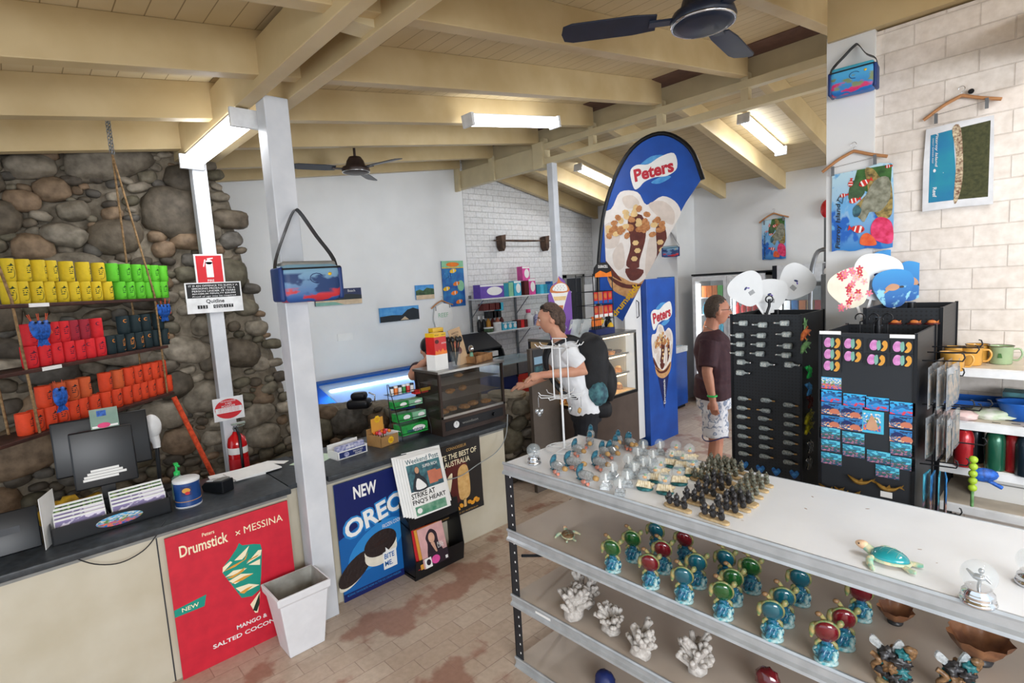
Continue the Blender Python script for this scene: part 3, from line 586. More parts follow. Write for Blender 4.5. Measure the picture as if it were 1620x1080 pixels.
coral_print('print_reef','4fb4e8','1b4fa8',[('d8486a',.0,.45,7),('f07a3c',.0,.35,9),('5a8a4a',.3,.7,8),('e8e0d0',.5,.9,12)])
coral_print('print_reef_dark','2f86c8','17386e',[('b8602c',.05,.5,6),('e8c8a0',.1,.45,10),('1a2c50',.4,.9,5)])
coral_print('print_dolphin','3ab4ea','1a6cc0',[('d03a50',.0,.3,6),('1a3a6a',.5,.9,4)])
coral_print('print_murky','3088a8','22425c',[('b0708a',.0,.4,7),('3a5a4a',.2,.6,9),('5ac0d8',.5,1,6)])
mat('print_pinkfish','181a20',.4); mat('fish_lilac','e0a0d4',.4,c2='c070b0',scale=60)
coral_print('print_turtle_bag','58b8e4','1668b8',[('d02c6a',.0,.4,3),('7a8a62',.2,.6,3)])
coral_print('print_bag_reef','8ab4c8','1a4c9c',[('c8343c',.0,.33,2.5),('16386c',.25,.7,2.2)])
coral_print('print_hill','8a78b0','5a6a3c',[('b8a03c',.0,.5,5),('5a8a6a',.2,.6,4),('e8e0f0',.6,.95,5)])
coral_print('print_leaf','3a6a2a','2a4a1c',[('a8c870',.0,1,14),('16280e',.0,1,10)])
# till screens
def screen(name,px,py,x,W,H,rz,label,tilt=-.12,stand=True,th=.03):
    p=atX(px,py,x); t=root(name,(p.x,p.y,FZ),rz,label,'screen'); h0=p.z-FZ
    f=MB(); f.X=Matrix.Translation((0,0,h0))@Matrix.Rotation(tilt,4,'X'); f.rbox((0,0,0),(W,th,H),'black_plastic',.008); f.build('housing',t)
    f=MB(); f.X=Matrix.Translation((0,0,h0))@Matrix.Rotation(tilt,4,'X'); f.b2((-W/2+.015,th/2,-H/2+.015),(W/2-.015,th/2+.002,H/2-.015),'dark_grey'); f.build('display',t)
    f=MB(); f.box((0,.03,h0/2),(.06,.03,h0),'black_plastic'); f.rbox((0,.05,.008),(.2,.16,.016),'black_plastic',.005); f.build('stand',t)
    return t,h0
t,h0=screen('till_screen',163,700,-3.72,.43,.30,H90-.06,'large black till screen seen from behind',-.15)
t,h0=screen('customer_display',165,722,-3.52,.27,.30,H90-.06,'small black customer screen in front of the large till screen',-.12)
f=MB(); f.X=Matrix.Translation((0,-.018,h0))@Matrix.Rotation(-.12,4,'X')
for k,(a,b_) in enumerate(((-.06,.03),(-.075,.045),(-.09,.06),(-.095,.025))): f.box((( a+b_)/2+.01,0,-.06-.014*k),(b_-a+.03,.002,.012),'white_paper')
f.build('stickers',t)
mat('film','9fc0b0',.2,alpha=.55); mat('pink','e0407a',.5)
p=atX(165,663,-3.53); f=MB(); f.b2((-.06,-.002,-.045),(.06,.002,.06),'film'); f.art(rect(-.03,.02,.01,.05),-.002,'fish_blue'); f.art(rect(-.055,-.04,.055,-.03),-.002,'white_paper'); f.art(ell(-.005,-.03,.028,.014),-.003,'pink'); f.build('price_card',None,(p.x,p.y,p.z+.0),H90,'clear card with a pink clip on the black till screen','card')
# brochure box
t=root('brochure_box',(-3.36,.275,FZ),H90+.03,'black brochure box with postcards on the left counter','box'); W=.50
f=MB(); f.b2((-.25,0,0),(.25,.006,.085),'black_plastic'); f.b2((-.25,.15,0),(.25,.156,.12),'black_plastic'); f.b2((-.25,0,0),(-.244,.15,.10),'black_plastic'); f.b2((.244,0,0),(.25,.15,.10),'black_plastic'); f.b2((-.25,0,0),(.25,.156,.006),'black_plastic'); f.b2((-.02,.0,0),(-.016,.15,.08),'dark_grey'); f.build('tray',t)
f=MB(); f.prism(ell(.02,.045,.10,.028,24),-.003,0,'print_reef'); f.build('sticker',t)
for k in range(5):
    for s,(x0,x1) in enumerate(((-.235,-.03),(-.005,.235))):
        f=MB(); mt='print_hill' if k<3 else 'print_leaf'; f.b2((x0,-.0015,0),(x1,.0015,.105+.012*k),'white_paper'); f.b2((x0+.004,-.0022,.012),(x1-.004,-.0014,.095+.012*k),mt)
        a=H90+.03; lx,ly=0,.03+k*.022; o=f.build('brochure',None,(-3.36-ly*math.cos(.03),.275-ly*math.sin(.03)*-1,FZ+.008),a,('front brochure','second brochure','third brochure','green-edged fourth brochure','green-edged rear brochure')[k]+(' on the left side of the black box' if s==0 else ' on the right side of the black box'),'brochure','brochures in the black box'); o.rotation_euler=(-.1,0,a)
f=MB(); f.b2((0,0,0),(.16,.002,.25),'white_paper'); o=f.build('price_sheet',None,(-3.34,.0,FZ),H90+1.2,'white sheet standing at the left end of the brochure box','paper')
mat('yellow_cloth','d8a820',.7,c2='5a4010',scale=18)
p=atZ(110,770,.9); f=MB(); 
for k in range(5): f.ico((.05*k-.1,.02*(k%2),.05+.02*(k%3)),(.05,.04,.05),'yellow_cloth',2,.3,3,seed=k)
f.build('yellow_toy',None,(-3.70,.12,FZ),H90,'yellow and black patterned toy behind the brochure box','toy')
# blue tin, terminal, papers, sanitiser
p=atZ(298,800,.87); t=root('donation_tin',(p.x-.03,p.y+.01,FZ),0,'blue tin with white lid at the counter edge','tin'); mat('tin_blue','1a4484',.35,var=.04)
f=MB(); f.lathe([(.065,0),(.067,.003),(.065,.012),(.064,.145)],'tin_blue',n=32); f.build('body',t)
f=MB(); f.lathe([(.0655,.035),(.0655,.038)],'ochre',n=32); f.lathe([(.0665,.0),(.0668,.008)],'white_paper',n=32); f.build('stripe',t)
f=MB(); f.lathe([(.067,.138),(.068,.150),(.06,.155),(.001,.156)],'white_plastic',n=32); f.build('lid',t)
f=MB(); f.X=Matrix.Rotation(R(75),4,'Z'); f.box((0,-.065,.095),(.05,.004,.05),'dk_blue'); f.art(ell(0,.1,.02,.014),-.068,'ochre'); f.art(ell(.005,.085,.012,.009),-.069,'sign_red'); f.build('badge',t)
p=atZ(345,775,.87); t=root('card_terminal',(p.x,p.y,FZ),R(115),'black and grey card payment terminal beside the blue tin','card reader')
f=MB(); f.prism([(-.09,0),(.08,0),(.09,.03),(.06,.055),(-.09,.075)],-.04,.04,'black_plastic','yz'); f.build('body',t,bevel=.006)
f=MB(); f.X=Matrix.Translation((0,-.01,.069))@Matrix.Rotation(-.13,4,'X'); f.box((0,-.03,0),(.066,.06,.006),'grey_trim'); 
for i in range(3):
    for j in range(4): f.box((-.02+.02*i,.02+.014*j,-.001),(.014,.009,.006),'white_plastic')
f.build('keypad',t)
for k,(px,py,w_,h_,a) in enumerate(((375,752,.22,.30,.3),(400,747,.21,.29,.5))):
    p=atZ(px,py,.87); f=MB(); f.box((0,0,.004),(w_,h_,.008),'white_paper'); f.build('paper_sheets',None,(p.x,p.y,FZ+.0085*k),a-.4,('wide stack of white paper behind the card terminal','upper white papers turned on the stack near the red extinguisher')[k],'paper')
p=atZ(436,731,.87); f=MB(); f.box((0,0,.001),(.06,.16,.002),'white_paper'); f.build('paper_slip',None,(p.x,p.y,FZ),-.9,'small white slip near the tall white post','paper')
mat('gel','b8e0d0',.1,trans=.6,alpha=.9); mat('green_plastic','2cc860',.35)
p=atZ(240,775,.87); t=root('soap_dispenser',(-3.55,.60,FZ),0,'clear sanitiser bottle with green pump beside the till screens','bottle')
f=MB(); f.lathe([(.03,0),(.034,.01),(.034,.10),(.028,.13),(.014,.145)],'gel',n=20); f.build('bottle',t)
f=MB(); f.lathe([(.016,.145),(.016,.165),(.006,.17),(.006,.205)],'green_plastic',n=16); f.tube([(-.01,0,.205),(.02,.0,.208),(.035,.01,.20)],.006,'green_plastic',8); f.box((0,0,.21),(.035,.02,.01),'green_plastic'); f.build('pump',t)
p=atX(248,672,-3.95); t=root('till_device',(-3.82,.55,FZ),0,'white plastic device standing behind the till screen','device')
f=MB(); f.ico((0,0,.40),(.05,.05,.075),'white_plastic',3); f.build('head',t); f=MB(); f.tube([(0,0,.36),(.012,.01,.30),(.015,.01,.27)],[.032,.022,.02],'white_plastic'); f.tube([(.015,.01,.28),(.01,0,0)],[.012,.012],'black_plastic'); f.cyl((0,0,0),(0,0,.015),.07,'black_plastic'); f.build('stem',t)
p=atX(35,835,-3.35); t=root('tablet',(-3.42,-.13,FZ),H90,'black tablet on a stand at the left edge of the counter','tablet')
f=MB(); f.X=Matrix.Rotation(-.3,4,'X'); f.rbox((0,0,.10),(.24,.01,.2),'black_plastic',.005); f.build('tablet_body',t); f=MB(); f.prism([(0,0),(.12,0),(.03,.12)],-.05,.05,'dark_grey','yz'); f.build('stand',t)
f=MB(); pts=[atX(px,py,-3.19) for px,py in ((112,880),(150,892),(190,890),(225,872),(245,850),(255,832),(262,822))]; f.tube([q-pts[0] for q in curve(pts,5)],.003,'black_plastic',6); f.build('cable',None,pts[0],0,'black cable drooping from the left counter edge','cable')
# ================================================================ things on the second counter
def at87(px,py,z=.87): p=atZ(px,py,z); return (p.x,p.y,FZ)
mat('box_navy','26346e',.5,var=.04); mat('cardboard','a8804e',.7); mat('candy_y','f0c020',.4); mat('mint_green','28a046',.35,c2='1c7a34',scale=30); mat('mint_pale','8cc8a0',.35); mat('lilac','c8c8e0',.4,c2='6068a0',scale=50)
t=root('lighter_box',(-3.44,1.63,FZ),H90+.12,'open navy and white counter box behind the tall post','box')
f=MB(); f.b2((-.12,0,0),(.12,.004,.055),'white_paper'); f.b2((-.12,.12,0),(.12,.124,.09),'white_paper'); f.b2((-.12,0,0),(-.116,.12,.06),'white_paper'); f.b2((.116,0,0),(.12,.12,.06),'white_paper'); f.b2((-.12,0,0),(.12,.12,.004),'white_paper'); f.build('tray',t)
f=MB(); f.art(rect(-.105,.008,.108,.048),0,'box_navy'); f.art(ell(-.05,.028,.02,.016),-.001,'lilac'); f.text('TALLY-HO',(.04,.035),.012,'white_paper',y=-.001); f.text('PAPERS',(.045,.018),.012,'white_paper',y=-.001); f.build('label_print',t)
f=MB(); f.b2((-.11,.02,.05),(.11,.05,.085),'lilac'); f.text('HO-HO',(0,.068),.016,'white_paper',y=.019,bold=.02); f.build('contents',t)
t=root('lollipop_box',(-3.45,1.93,FZ),H90+.2,'open brown lollipop box with yellow round logos','box')
f=MB(); f.b2((-.085,0,0),(.085,.004,.075),'cardboard'); f.b2((-.085,.15,0),(.085,.154,.12),'cardboard'); f.b2((-.085,0,0),(-.081,.15,.085),'cardboard'); f.b2((.081,0,0),(.085,.15,.085),'white_paper'); f.b2((-.085,0,0),(.085,.15,.004),'cardboard'); f.build('tray',t)
f=MB(); f.X=Matrix.Translation((.085,.05,.085))@Matrix.Rotation(.5,4,'Y'); f.box((.03,0,0),(.06,.10,.003),'white_paper'); f.build('flap',t)
fl=smooth_closed([(math.cos(a)*(.028 if k%2 else .024),math.sin(a)*(.028 if k%2 else .024)) for k,a in enumerate([2*PI*j/16 for j in range(16)])],2)
f=MB(); f.art([(x+.01,z+.038) for x,z in fl],0,'candy_y'); f.text('Chupa',(.01,.044),.010,'sign_red',.03,y=-.001,bold=.01); f.text('Chups',(.01,.032),.010,'sign_red',.03,y=-.001,bold=.01); f.build('logo',t)
f=MB(); f.b2((-.075,.10,.10),(.035,.106,.20),'ochre'); f.art([(x-.02,z+.19) for x,z in fl],.098,'candy_y'); f.text('Chupa',(-.02,.196),.010,'sign_red',.03,y=.0975,bold=.01); f.text('Chups',(-.02,.184),.010,'sign_red',.03,y=.0975,bold=.01); f.build('header_card',t)
k=0
mat('pink_wrap','e0708a',.4); mat('red_wrap','d82828',.35); mat('orange_wrap','f08020',.35)
for i in range(3):
    for j in range(3):
        f=MB(); f.ico((0,0,.09),.014,('pink_wrap','red_wrap','orange_wrap')[(i+j)%3],2); g=f.build('lollipop',None,Vector((-3.45,1.93,FZ+.004))+Matrix.Rotation(H90+.2,3,'Z')@Vector((-.05+.045*i,.045+.03*j,0)),0,'small wrapped lollipop in the brown box','lollipop','lollipops in the brown box'); h=MB(); h.cyl((0,0,0),(0,0,.08),.002,'white_plastic',6); h.build('stick',g)
f=MB(); f.ico((0,0,.035),(.08,.06,.035),'black_plastic',3); f.box((0,-.05,.012),(.14,.06,.02),'black_plastic'); f.build('telephone',None,(-3.66,1.72,FZ),.6,'black desk phone behind the navy box','telephone')
mat('paper_green','cfe4cc',.7)
f=MB(); f.box((0,0,.001),(.2,.26,.002),'paper_green'); f.build('paper_sheet',None,(-3.60,1.42,FZ),.5,'pale green sheet just right of the tall post','paper')
# gum rack
t=root('gum_rack',(-3.44,2.16,FZ),H90,'black wire rack of mint packets beside the pie warmer','rack')
for s in (-.13,.13):
    f=MB(); f.tube([(s,.0,0),(s,.0,.06),(s,.14,.42),(s,.16,.42),(s,.16,0)],.003,'black_metal',6); f.build('side_frame',t)
for k in range(4):
    z=.03+.10*k; y=.012+.035*k; f=MB()
    for q in range(6): f.tube([(-.13,y+.022*q,z),(.13,y+.022*q,z)],.0018,'black_metal',5)
    f.tube([(-.13,y,z+.02),(.13,y,z+.02)],.0025,'black_metal',5); f.build('wire_shelf',t)
def pack(x,k,w_,h_,mt,label,txt=None,d=.09):
    z=.035+.10*k; y=.014+.035*k; f=MB(); f.b2((-w_/2,0,0),(w_/2,d,h_),mt); f.art(ell(w_*.15,h_*.5,w_*.25,h_*.3),-.0,'white_paper'); 
    if txt: f.text(txt,(0,h_*.4),h_*.32,'dk_blue',w_*.6,y=-.002,bold=.02)
    L_=Vector((-3.44,2.16,FZ))+Matrix.Rotation(H90,3,'Z')@Vector((x,y,z)); return f.build('mint_box',None,L_,H90,label,'sweet box','mint boxes on the wire rack')
pack(-.005,0,.23,.075,'mint_green','wide bright green mint box at the bottom of the rack','mentos',.12)
pack(-.065,1,.12,.06,'mint_green','green mint box on the second tier, left'); pack(.065,1,.12,.055,'mint_pale','pale green mint box on the second tier, right')
pack(-.065,2,.12,.05,'mint_green','green mint box on the third tier, left'); pack(.065,2,.12,.045,'mint_pale','pale green mint box on the third tier, right')
for k,c in enumerate(('white_plastic','orange_wrap','white_plastic','mint_green','red_wrap','white_plastic')):
    f=MB(); f.lathe([(.016,0),(.016,.06),(.013,.065)],c,n=12); f.lathe([(.0165,.05),(.0165,.065),(.001,.066)],'white_plastic' if c!='white_plastic' else 'dark_grey',n=12)
    L_=Vector((-3.44,2.16,FZ))+Matrix.Rotation(H90,3,'Z')@Vector((-.11+.036*k,.135,.337)); f.build('gum_tub',None,L_,0,('%s gum tub on the top tier of the wire rack, %s'%({'white_plastic':'white','orange_wrap':'orange','mint_green':'green','red_wrap':'red'}[c],('far left','second from left','third from left','third from right','second from right','far right')[k])),'gum tub','gum tubs on the wire rack')
f=MB(); f.b2((-.04,0,0),(.08,.06,.03),'red_wrap'); f.b2((.0,-.004,.015),(.10,.0,.04),'candy_y'); L_=Vector((-3.44,2.16,FZ))+Matrix.Rotation(H90,3,'Z')@Vector((.04,.14,.337)); f.build('sweet_box',None,(L_.x+.02,L_.y+.09,L_.z-.03),H90,'red and yellow sweet box at the top right of the wire rack','sweet box')
# pie warmer
mat('steel','9c9a96',.28,metal=.9,var=.05); mat('bronze','3c2f2a',.35,metal=.5,var=.05); mat('glass_dark','2c2a22',.06,alpha=.25,coat=.5,var=0); mat('glass','cfd8d8',.04,alpha=.12,var=0); mat('pastry','c8904a',.6,c2='8a5626',scale=40,bump=.4)
WX,WY=-3.29,2.29; t=root('pie_warmer',(WX,WY,FZ),H90,'brown-framed glass pie warmer on the dark counter','food warmer'); W,D,Hh=.655,.33,.50
f=MB(); f.b2((0,0,.0),(W,D,.13),'bronze'); f.b2((.03,-.003,.035),(W-.03,0,.105),'black_metal'); f.build('base',t,bevel=.003)
for (x,y) in ((0,0),(W-.02,0),(0,D-.02),(W-.02,D-.02)): f=MB(); f.b2((x,y,.13),(x+.02,y+.02,Hh-.02),'bronze'); f.build('frame_post',t)
f=MB(); f.b2((0,0,.13),(W,.012,.15),'steel'); f.build('frame',t,bevel=.002)
f=MB(); f.b2((-.01,-.01,Hh-.02),(W+.01,D+.01,Hh),'steel'); f.build('top',t,bevel=.002)
f=MB(); f.b2((.02,.004,.15),(W-.02,.008,Hh-.02),'glass_dark'); f.build('front_glass',t)
f=MB(); f.b2((.004,.02,.13),(.008,D-.02,Hh-.02),'glass_dark'); f.build('side_glass',t)
f=MB(); f.b2((.02,D-.012,.13),(W-.02,D-.006,Hh-.02),'bronze'); f.build('back_panel',t)
for z in (.27,.385):
    f=MB()
    for q in range(14): f.tube([(.03,.03+q*.021,z),(W-.03,.03+q*.021,z)],.002,'steel',4,cap=False)
    f.build('wire_shelf',t)
f=MB(); f.cyl((.13,-.004,.07),(.13,-.01,.07),.026,'white_plastic',24); f.b2((.129,-.012,.07),(.131,-.010,.09),'black_metal'); f.build('dial',t)
f=MB(); f.text('woodson',(.27,.07),.022,'grey_trim',.16,y=-.004); f.build('lettering',t)
f=MB(); f.cyl((.52,-.004,.07),(.52,-.02,.07),.016,'black_metal',16); f.build('knob',t)
for k,(x,y,z,s) in enumerate(((.10,.1,.14,1),(.20,.14,.14,1),(.30,.1,.14,1),(.42,.14,.14,1),(.53,.1,.14,1),(.2,.14,.28,1.1),(.34,.16,.28,1.1),(.3,.15,.395,1.1))):
    f=MB(); f.ico((0,0,.025),(.05*s,.035,.022),'pastry',2,.25,4,seed=k); f.build('pastry',None,Vector((WX,WY,FZ))+Matrix.Rotation(H90,3,'Z')@Vector((x,y,z)),.4*k,'golden pastry on the %s of the pie warmer'%('floor' if z<.2 else ('middle rack' if z<.3 else 'top rack')),'pastry','pastries in the pie warmer')
def onw(x,y,z=Hh): return Vector((WX,WY,FZ+z))+Matrix.Rotation(H90,3,'Z')@Vector((x,y,0))
f=MB(); f.b2((-.065,-.05,0),(.065,.05,.12),'white_paper'); f.build('white_box',None,onw(.085,.12),H90+.1,'plain white box on the left end of the pie warmer','box')
t=root('chip_box',onw(.085,.12,Hh+.12),H90+.1,'red box with yellow top standing on the white box','box')
f=MB(); f.b2((-.06,-.05,0),(.06,.05,.135),'red_wrap'); f.art(ell(-.035,.10,.02,.016),-.051,'dark_red'); f.text('SHOESTRING',(.035,.085),.012,'white_paper',.05,y=-.051,ang=0); f.art([(-.06,0),(-.05,.035),(-.03,.02),(-.02,.04),(0,.02),(.02,.045),(.04,.02),(.06,.03),(.065,0)],-.0505,'orange_wrap'); f.build('box_body',t)
f=MB(); f.b2((-.061,-.051,.135),(.061,.051,.165),'ochre' if 0 else 'candy_y'); f.text('MEDIUM',(-.035,.15),.010,'sign_black',.04,y=-.052); f.text('MEDIUM',(.035,.15),.010,'sign_black',.04,y=-.052); f.build('box_top',t)
t=root('sauce_carton',onw(.19,.26),H90,'dark red patterned carton behind the black lids','box'); f=MB(); f.b2((-.05,-.03,0),(.05,.03,.28),'dark_red'); f.art(ell(0,.22,.035,.04),-.031,'ink_coral'); f.art(ell(0,.10,.03,.05),-.031,'orange_wrap'); f.build('carton_body',t); f=MB(); f.b2((-.051,-.031,.28),(.051,.031,.31),'candy_y'); f.build('carton_top',t)
t=root('cup_of_spoons',onw(.25,.10),H90,'clear cup crammed with black plastic spoons','cup'); f=MB(); f.lathe([(.03,0),(.045,.12)],'glass',n=20); f.lathe([(.001,.002),(.029,.003)],'glass',n=20); f.build('cup',t)
for k in range(8): f=MB(); a=k*.8; f.tube([(0,0,.01),(.05*math.cos(a),.03*math.sin(a),.2)],.004,'black_plastic',5); f.ico((.055*math.cos(a),.033*math.sin(a),.215),(.016,.01,.024),'black_plastic',2); f.build('spoon',t)
mat('kraft','c0a07c',.7,var=.05)
t=root('menu_board',onw(.33,.12),H90,'kraft brown menu card leaning beside the spoons','card'); f=MB(); f.X=Matrix.Rotation(-.18,4,'Y')@Matrix.Rotation(-.1,4,'X'); f.b2((-.05,0,0),(.07,.004,.30),'kraft'); f.text('BARISTA',(.01,.265),.014,'choc',.07,y=-.001); f.text('COFFEE',(.01,.243),.014,'choc',.05,y=-.001); f.art(ell(-.01,.17,.026,.03),-.001,'sign_red' if 0 else 'ink_coral'); f.art(ell(.005,.12,.026,.03),-.001,'dark_red'); f.build('card',t)
f=MB(); f.ico((0,0,.12),(.026,.02,.03),'chrome',3); f.lathe([(.03,0),(.022,.01),(.012,.09)],'ink_green',n=16); f.build('shiny_ornament',None,onw(.41,.10),0,'small silver topped jar on the pie warmer','jar')
mat('crate_wood','a87c50',.6,c2='7a5432',scale=20)
t=root('wooden_tray',onw(.50,.15),H90+.3,'open wooden tray on the right end of the pie warmer','tray'); f=MB(); f.b2((-.13,-.08,0),(.13,.08,.008),'crate_wood')
for (a,b_) in (((-.13,-.08,0),(.13,-.07,.06)),((-.13,.07,0),(.13,.08,.06)),((-.13,-.08,0),(-.12,.08,.06)),((.12,-.08,0),(.13,.08,.06))): f.b2(a,b_,'crate_wood')
f.build('tray_body',t,bevel=.002)
mat('cable_grey','9aa0a2',.5)
f=MB(); pts=[Vector(atX(*q,-3.17)) for q in ((803,655),(800,690),(785,715),(755,735),(730,752),(703,760))]; f.tube([q-pts[0] for q in curve(pts,5)],.004,'cable_grey',6); f.build('power_cable',None,pts[0],0,'grey power cable hanging across the front of the right counter','cable')
# ================================================================ stone ledge, wall of pictures
t=root('label_printer',(-4.82,2.40,.872),R(45),'glossy black device on the stone ledge','device'); f=MB(); f.rbox((0,0,.045),(.22,.16,.09),'black_metal',.03); f.build('body',t); f=MB(); f.rbox((0,.01,.12),(.15,.12,.07),'black_metal',.03); f.build('top',t); f=MB(); f.tube([(.11,0,.05),(.15,0,.06),(.16,0,.12),(.1,0,.15)],.008,'chrome',8); f.build('handle',t)
mat('folder_blue','2a4a94',.4)
for k,(dx,w_,m_,l) in enumerate(((0,.30,'folder_blue','blue ring binder on the stone ledge'),(.01,.22,'white_paper','white papers lying on the blue binder'))):
    f=MB(); f.rbox((0,0,.02 if k==0 else .006),(w_,.22-.06*k,.04 if k==0 else .012),m_,.004,rot=(0,-.06,0)); f.build('ring_binder' if k==0 else 'paper_pile',None,(-4.44+dx,2.72+.03*k,.872+.045*k),R(45),l,'binder' if k==0 else 'paper')
f=MB(); f.prism(smooth_closed([(-.15,-.1),(.16,-.13),(.2,.05),(.05,.14),(-.18,.1)]),0,.03,'mortar','xy'); f.col=[lin('9a907e')]*len(f.v); f.build('flat_stone',None,(-4.02,3.62,.862),.4,'flat pale stone topping the end of the ledge','stone')
def flatpic(name,quad,x,mt,label,cat,th=.02,extra=None):
    ps=[atX(*q,x) for q in quad]; y0=min(p.y for p in ps); y1=max(p.y for p in ps); z0=sum(sorted(p.z for p in ps)[:2])/2; z1=sum(sorted(p.z for p in ps)[2:])/2
    W,H=y1-y0,z1-z0; f=MB(); f.b2((0,0,0),(W,th,H),mt); 
    if extra: extra(f,W,H)
    return f.build(name,None,(x,y0,z0),H90,label,cat)
mat('sky_blue','3c8cd0',.5,var=.02,c2='5aa4dc'); mat('night_navy','1e2c5a',.5); mat('hill_dark','16222c',.5); mat('sand','d8c0a0',.5); mat('sea_green','7cb0a0',.5); mat('bush','4a6a44',.6,c2='2c4030',scale=20)
flatpic('photo_board',((497,457),(571,456),(572,480),(500,484)),-6.275,'night_navy','wide beach photo board partly behind the hanging cooler bag','picture',.02,lambda f,W,H:(f.art([(0,.35*H),(.1*W,.6*H),(.4*W,.5*H),(.7*W,.65*H),(W,.55*H),(W,.3*H),(0,.3*H)],0,'hill_dark'),f.art(rect(0,.0,W,.32*H),0,'sand'),f.art([(0,0),(.6*W,0),(.4*W,.2*H),(0,.22*H)],-.001,'sea_green'),f.text('Beach',(.78*W,.84*H),.03,'white_paper',y=-.001)))
flatpic('photo_board',((600,487),(662,483),(663,505),(602,510)),-6.275,'sky_blue','panoramic blue sky photo board in the middle of the white wall','picture',.02,lambda f,W,H:(f.art([(0,0),(0,.4*H),(.3*W,.45*H),(.55*W,.4*H),(.7*W,.75*H),(.85*W,.85*H),(W,.7*H),(W,0)],0,'hill_dark'),f.art([(.5*W,.05*H),(.62*W,.3*H),(.72*W,.05*H)],-.001,'sand')))
flatpic('photo_board',((657,451),(686,450),(687,471),(659,475)),-6.275,'sky_blue','small photo board of trees and shore on the white wall','picture',.02,lambda f,W,H:(f.art([(0,.3*H),(.0,.6*H),(.2*W,.7*H),(.4*W,.6*H),(.6*W,.8*H),(W,.7*H),(W,.3*H)],0,'bush'),f.art(rect(0,0,W,.3*H),0,'sand')))
def reefposter(f,W,H):
    f.art(rect(0,.85*H,W,H),0,'mint_pale'); f.art(ell(.5*W,.92*H,.3*W,.05*H),-.001,'orange_wrap'); f.art(rect(.0,.84*H,W,.86*H),-.001,'candy_y')
    for (x,z,m_) in ((.5,.78,'candy_y'),(.62,.5,'orange_wrap'),(.5,.3,'orange_wrap'),(.7,.1,'orange_wrap'),(.15,.4,'candy_y')):
        f.art(ell(x*W,z*H,.16*W,.045*H,14,.2),-.001,m_); f.art(ell(x*W+.03*W,z*H,.02*W,.045*H),-.0018,'white_paper')
    f.art(ell(.82*W,.45*H,.16*W,.12*H),-.0008,'mint_pale')
    for k in range(14): f.art(ell((.12+.05*(k%7))*W,(.62+.035*(k//2%4))*H,.015*W,.02*H,6),-.0012,'sky_blue')
mat('poster_sea','1c4c9c',.4,c2='2c80b8',scale=9)
flatpic('reef_poster',((698,413),(732,412),(737,482),(706,487)),-6.275,'poster_sea','tall reef poster with orange striped fish by the brick corner','poster',.012,reefposter)
# hangers -------------------------------------------------------
mat('hanger_wood','c08a5c',.45,c2='a8744a',scale=10)
def hanger(t,s=1,clips=True):
    f=MB(); pts=curve([(-.2*s,0,-.10*s),(-.10*s,0,-.035*s),(-.02*s,0,-.0),(0,0,.005),(.02*s,0,0),(.10*s,0,-.035*s),(.2*s,0,-.07*s)],4)
    f.tube(pts,[.011*s]*len(pts),'hanger_wood',8); f.build('hanger_bar',t)
    f=MB(); f.tube([(0,0,0),(0,0,.03*s)]+[(.018*s*math.sin(a),0,.05*s-.018*s*math.cos(a)) for a in [R(20)+R(250)*k/8 for k in range(9)]],.0022*s,'chrome',6); f.build('hook',t)
    if clips:
        f=MB(); f.tube([(-.15*s,-.004,-.085*s),(.15*s,-.004,-.06*s)],.0018*s,'chrome',5); f.build('clip_rail',t)
        for q in (-.13,.13):
            f=MB(); f.box((q*s,-.006,(-.108+.03*(q>0))*s),(.018*s,.012,.065*s),'galv'); f.build('clip',t)
p=atX(699,476,-6.27); t=root('clothes_hanger',p,H90,'small wooden hanger holding a white top on the white wall','hanger'); hanger(t,.95)
f=MB(); f.prism(smooth_closed([(-.14,-.08),(.14,-.06),(.13,-.4),(-.13,-.42)],2),-.003,.003,'white_paper'); f.text('REEF',(0,-.2),.06,'mint_pale',y=-.004); o=f.build('white_cloth',None,(-6.262,p.y,p.z-.0),H90,'white printed cloth clipped to the hanger on the white wall','cloth')
# vent/patch
f=MB(); f.b2((0,0,0),(.2,.006,.09),'white_paper'); p=atX(535,540,-6.29); f.build('wall_socket',None,(-6.292,p.y,p.z),H90,'faint white plate low on the smooth white wall','socket')
# ================================================================ behind the ledge: freezers, wall shelves
mat('freezer_blue','1a5cb4',.35,var=.03); mat('freezer_light','9cc4e0',.3,var=.03); mat('freezer_glass','d4f1ff',.06,alpha=.6,coat=.8,var=0); mat('freezer_inside','dfeaf0',.5); mat('freezer_fill','eaf6ff',.4,emit=3,var=0)
t=root('ice_cream_freezer',(-5.28,2.57,0),H90,'long blue chest freezer with sloped glass top below the white wall','freezer'); W=1.62
f=MB(); f.prism([(.0,0),(1.0,0),(1.0,.90),(.94,.90),(.94,.45),(.08,.45),(.08,.62),(0,.62)],0,W,'freezer_blue','yz'); f.b2((0,0,0),(.05,1.0,.7),'freezer_blue'); f.b2((W-.05,0,0),(W,1.0,.7),'freezer_blue'); f.build('cabinet',t,bevel=.006)
f=MB(); f.b2((.05,.08,.45),(W-.05,.94,.46),'freezer_inside'); f.build('liner',t)
l=area('freezer_fill',(0,0,0),(0,0,-1),W-.2,.12,16,(.85,.95,1)); l.parent=t; l.location=(W/2,.84,.84); l.rotation_euler=(-.5,0,0)  # added light under the lid, brightens the dull freezer inside
f=MB(); f.prism([(.04,.62),(.96,.90),(.96,.92),(.04,.64)],.03,W-.03,'freezer_glass','yz'); f.build('sliding_glass',t)
f=MB(); f.prism([(0,.62),(.05,.62),(.05,.66),(0,.66)],0,W,'freezer_light','yz'); f.build('front_rim',t); f=MB(); f.prism([(.94,.90),(1,.90),(1,.96),(.94,.94)],0,W,'freezer_blue','yz'); f.build('rear_rim',t)
k=0
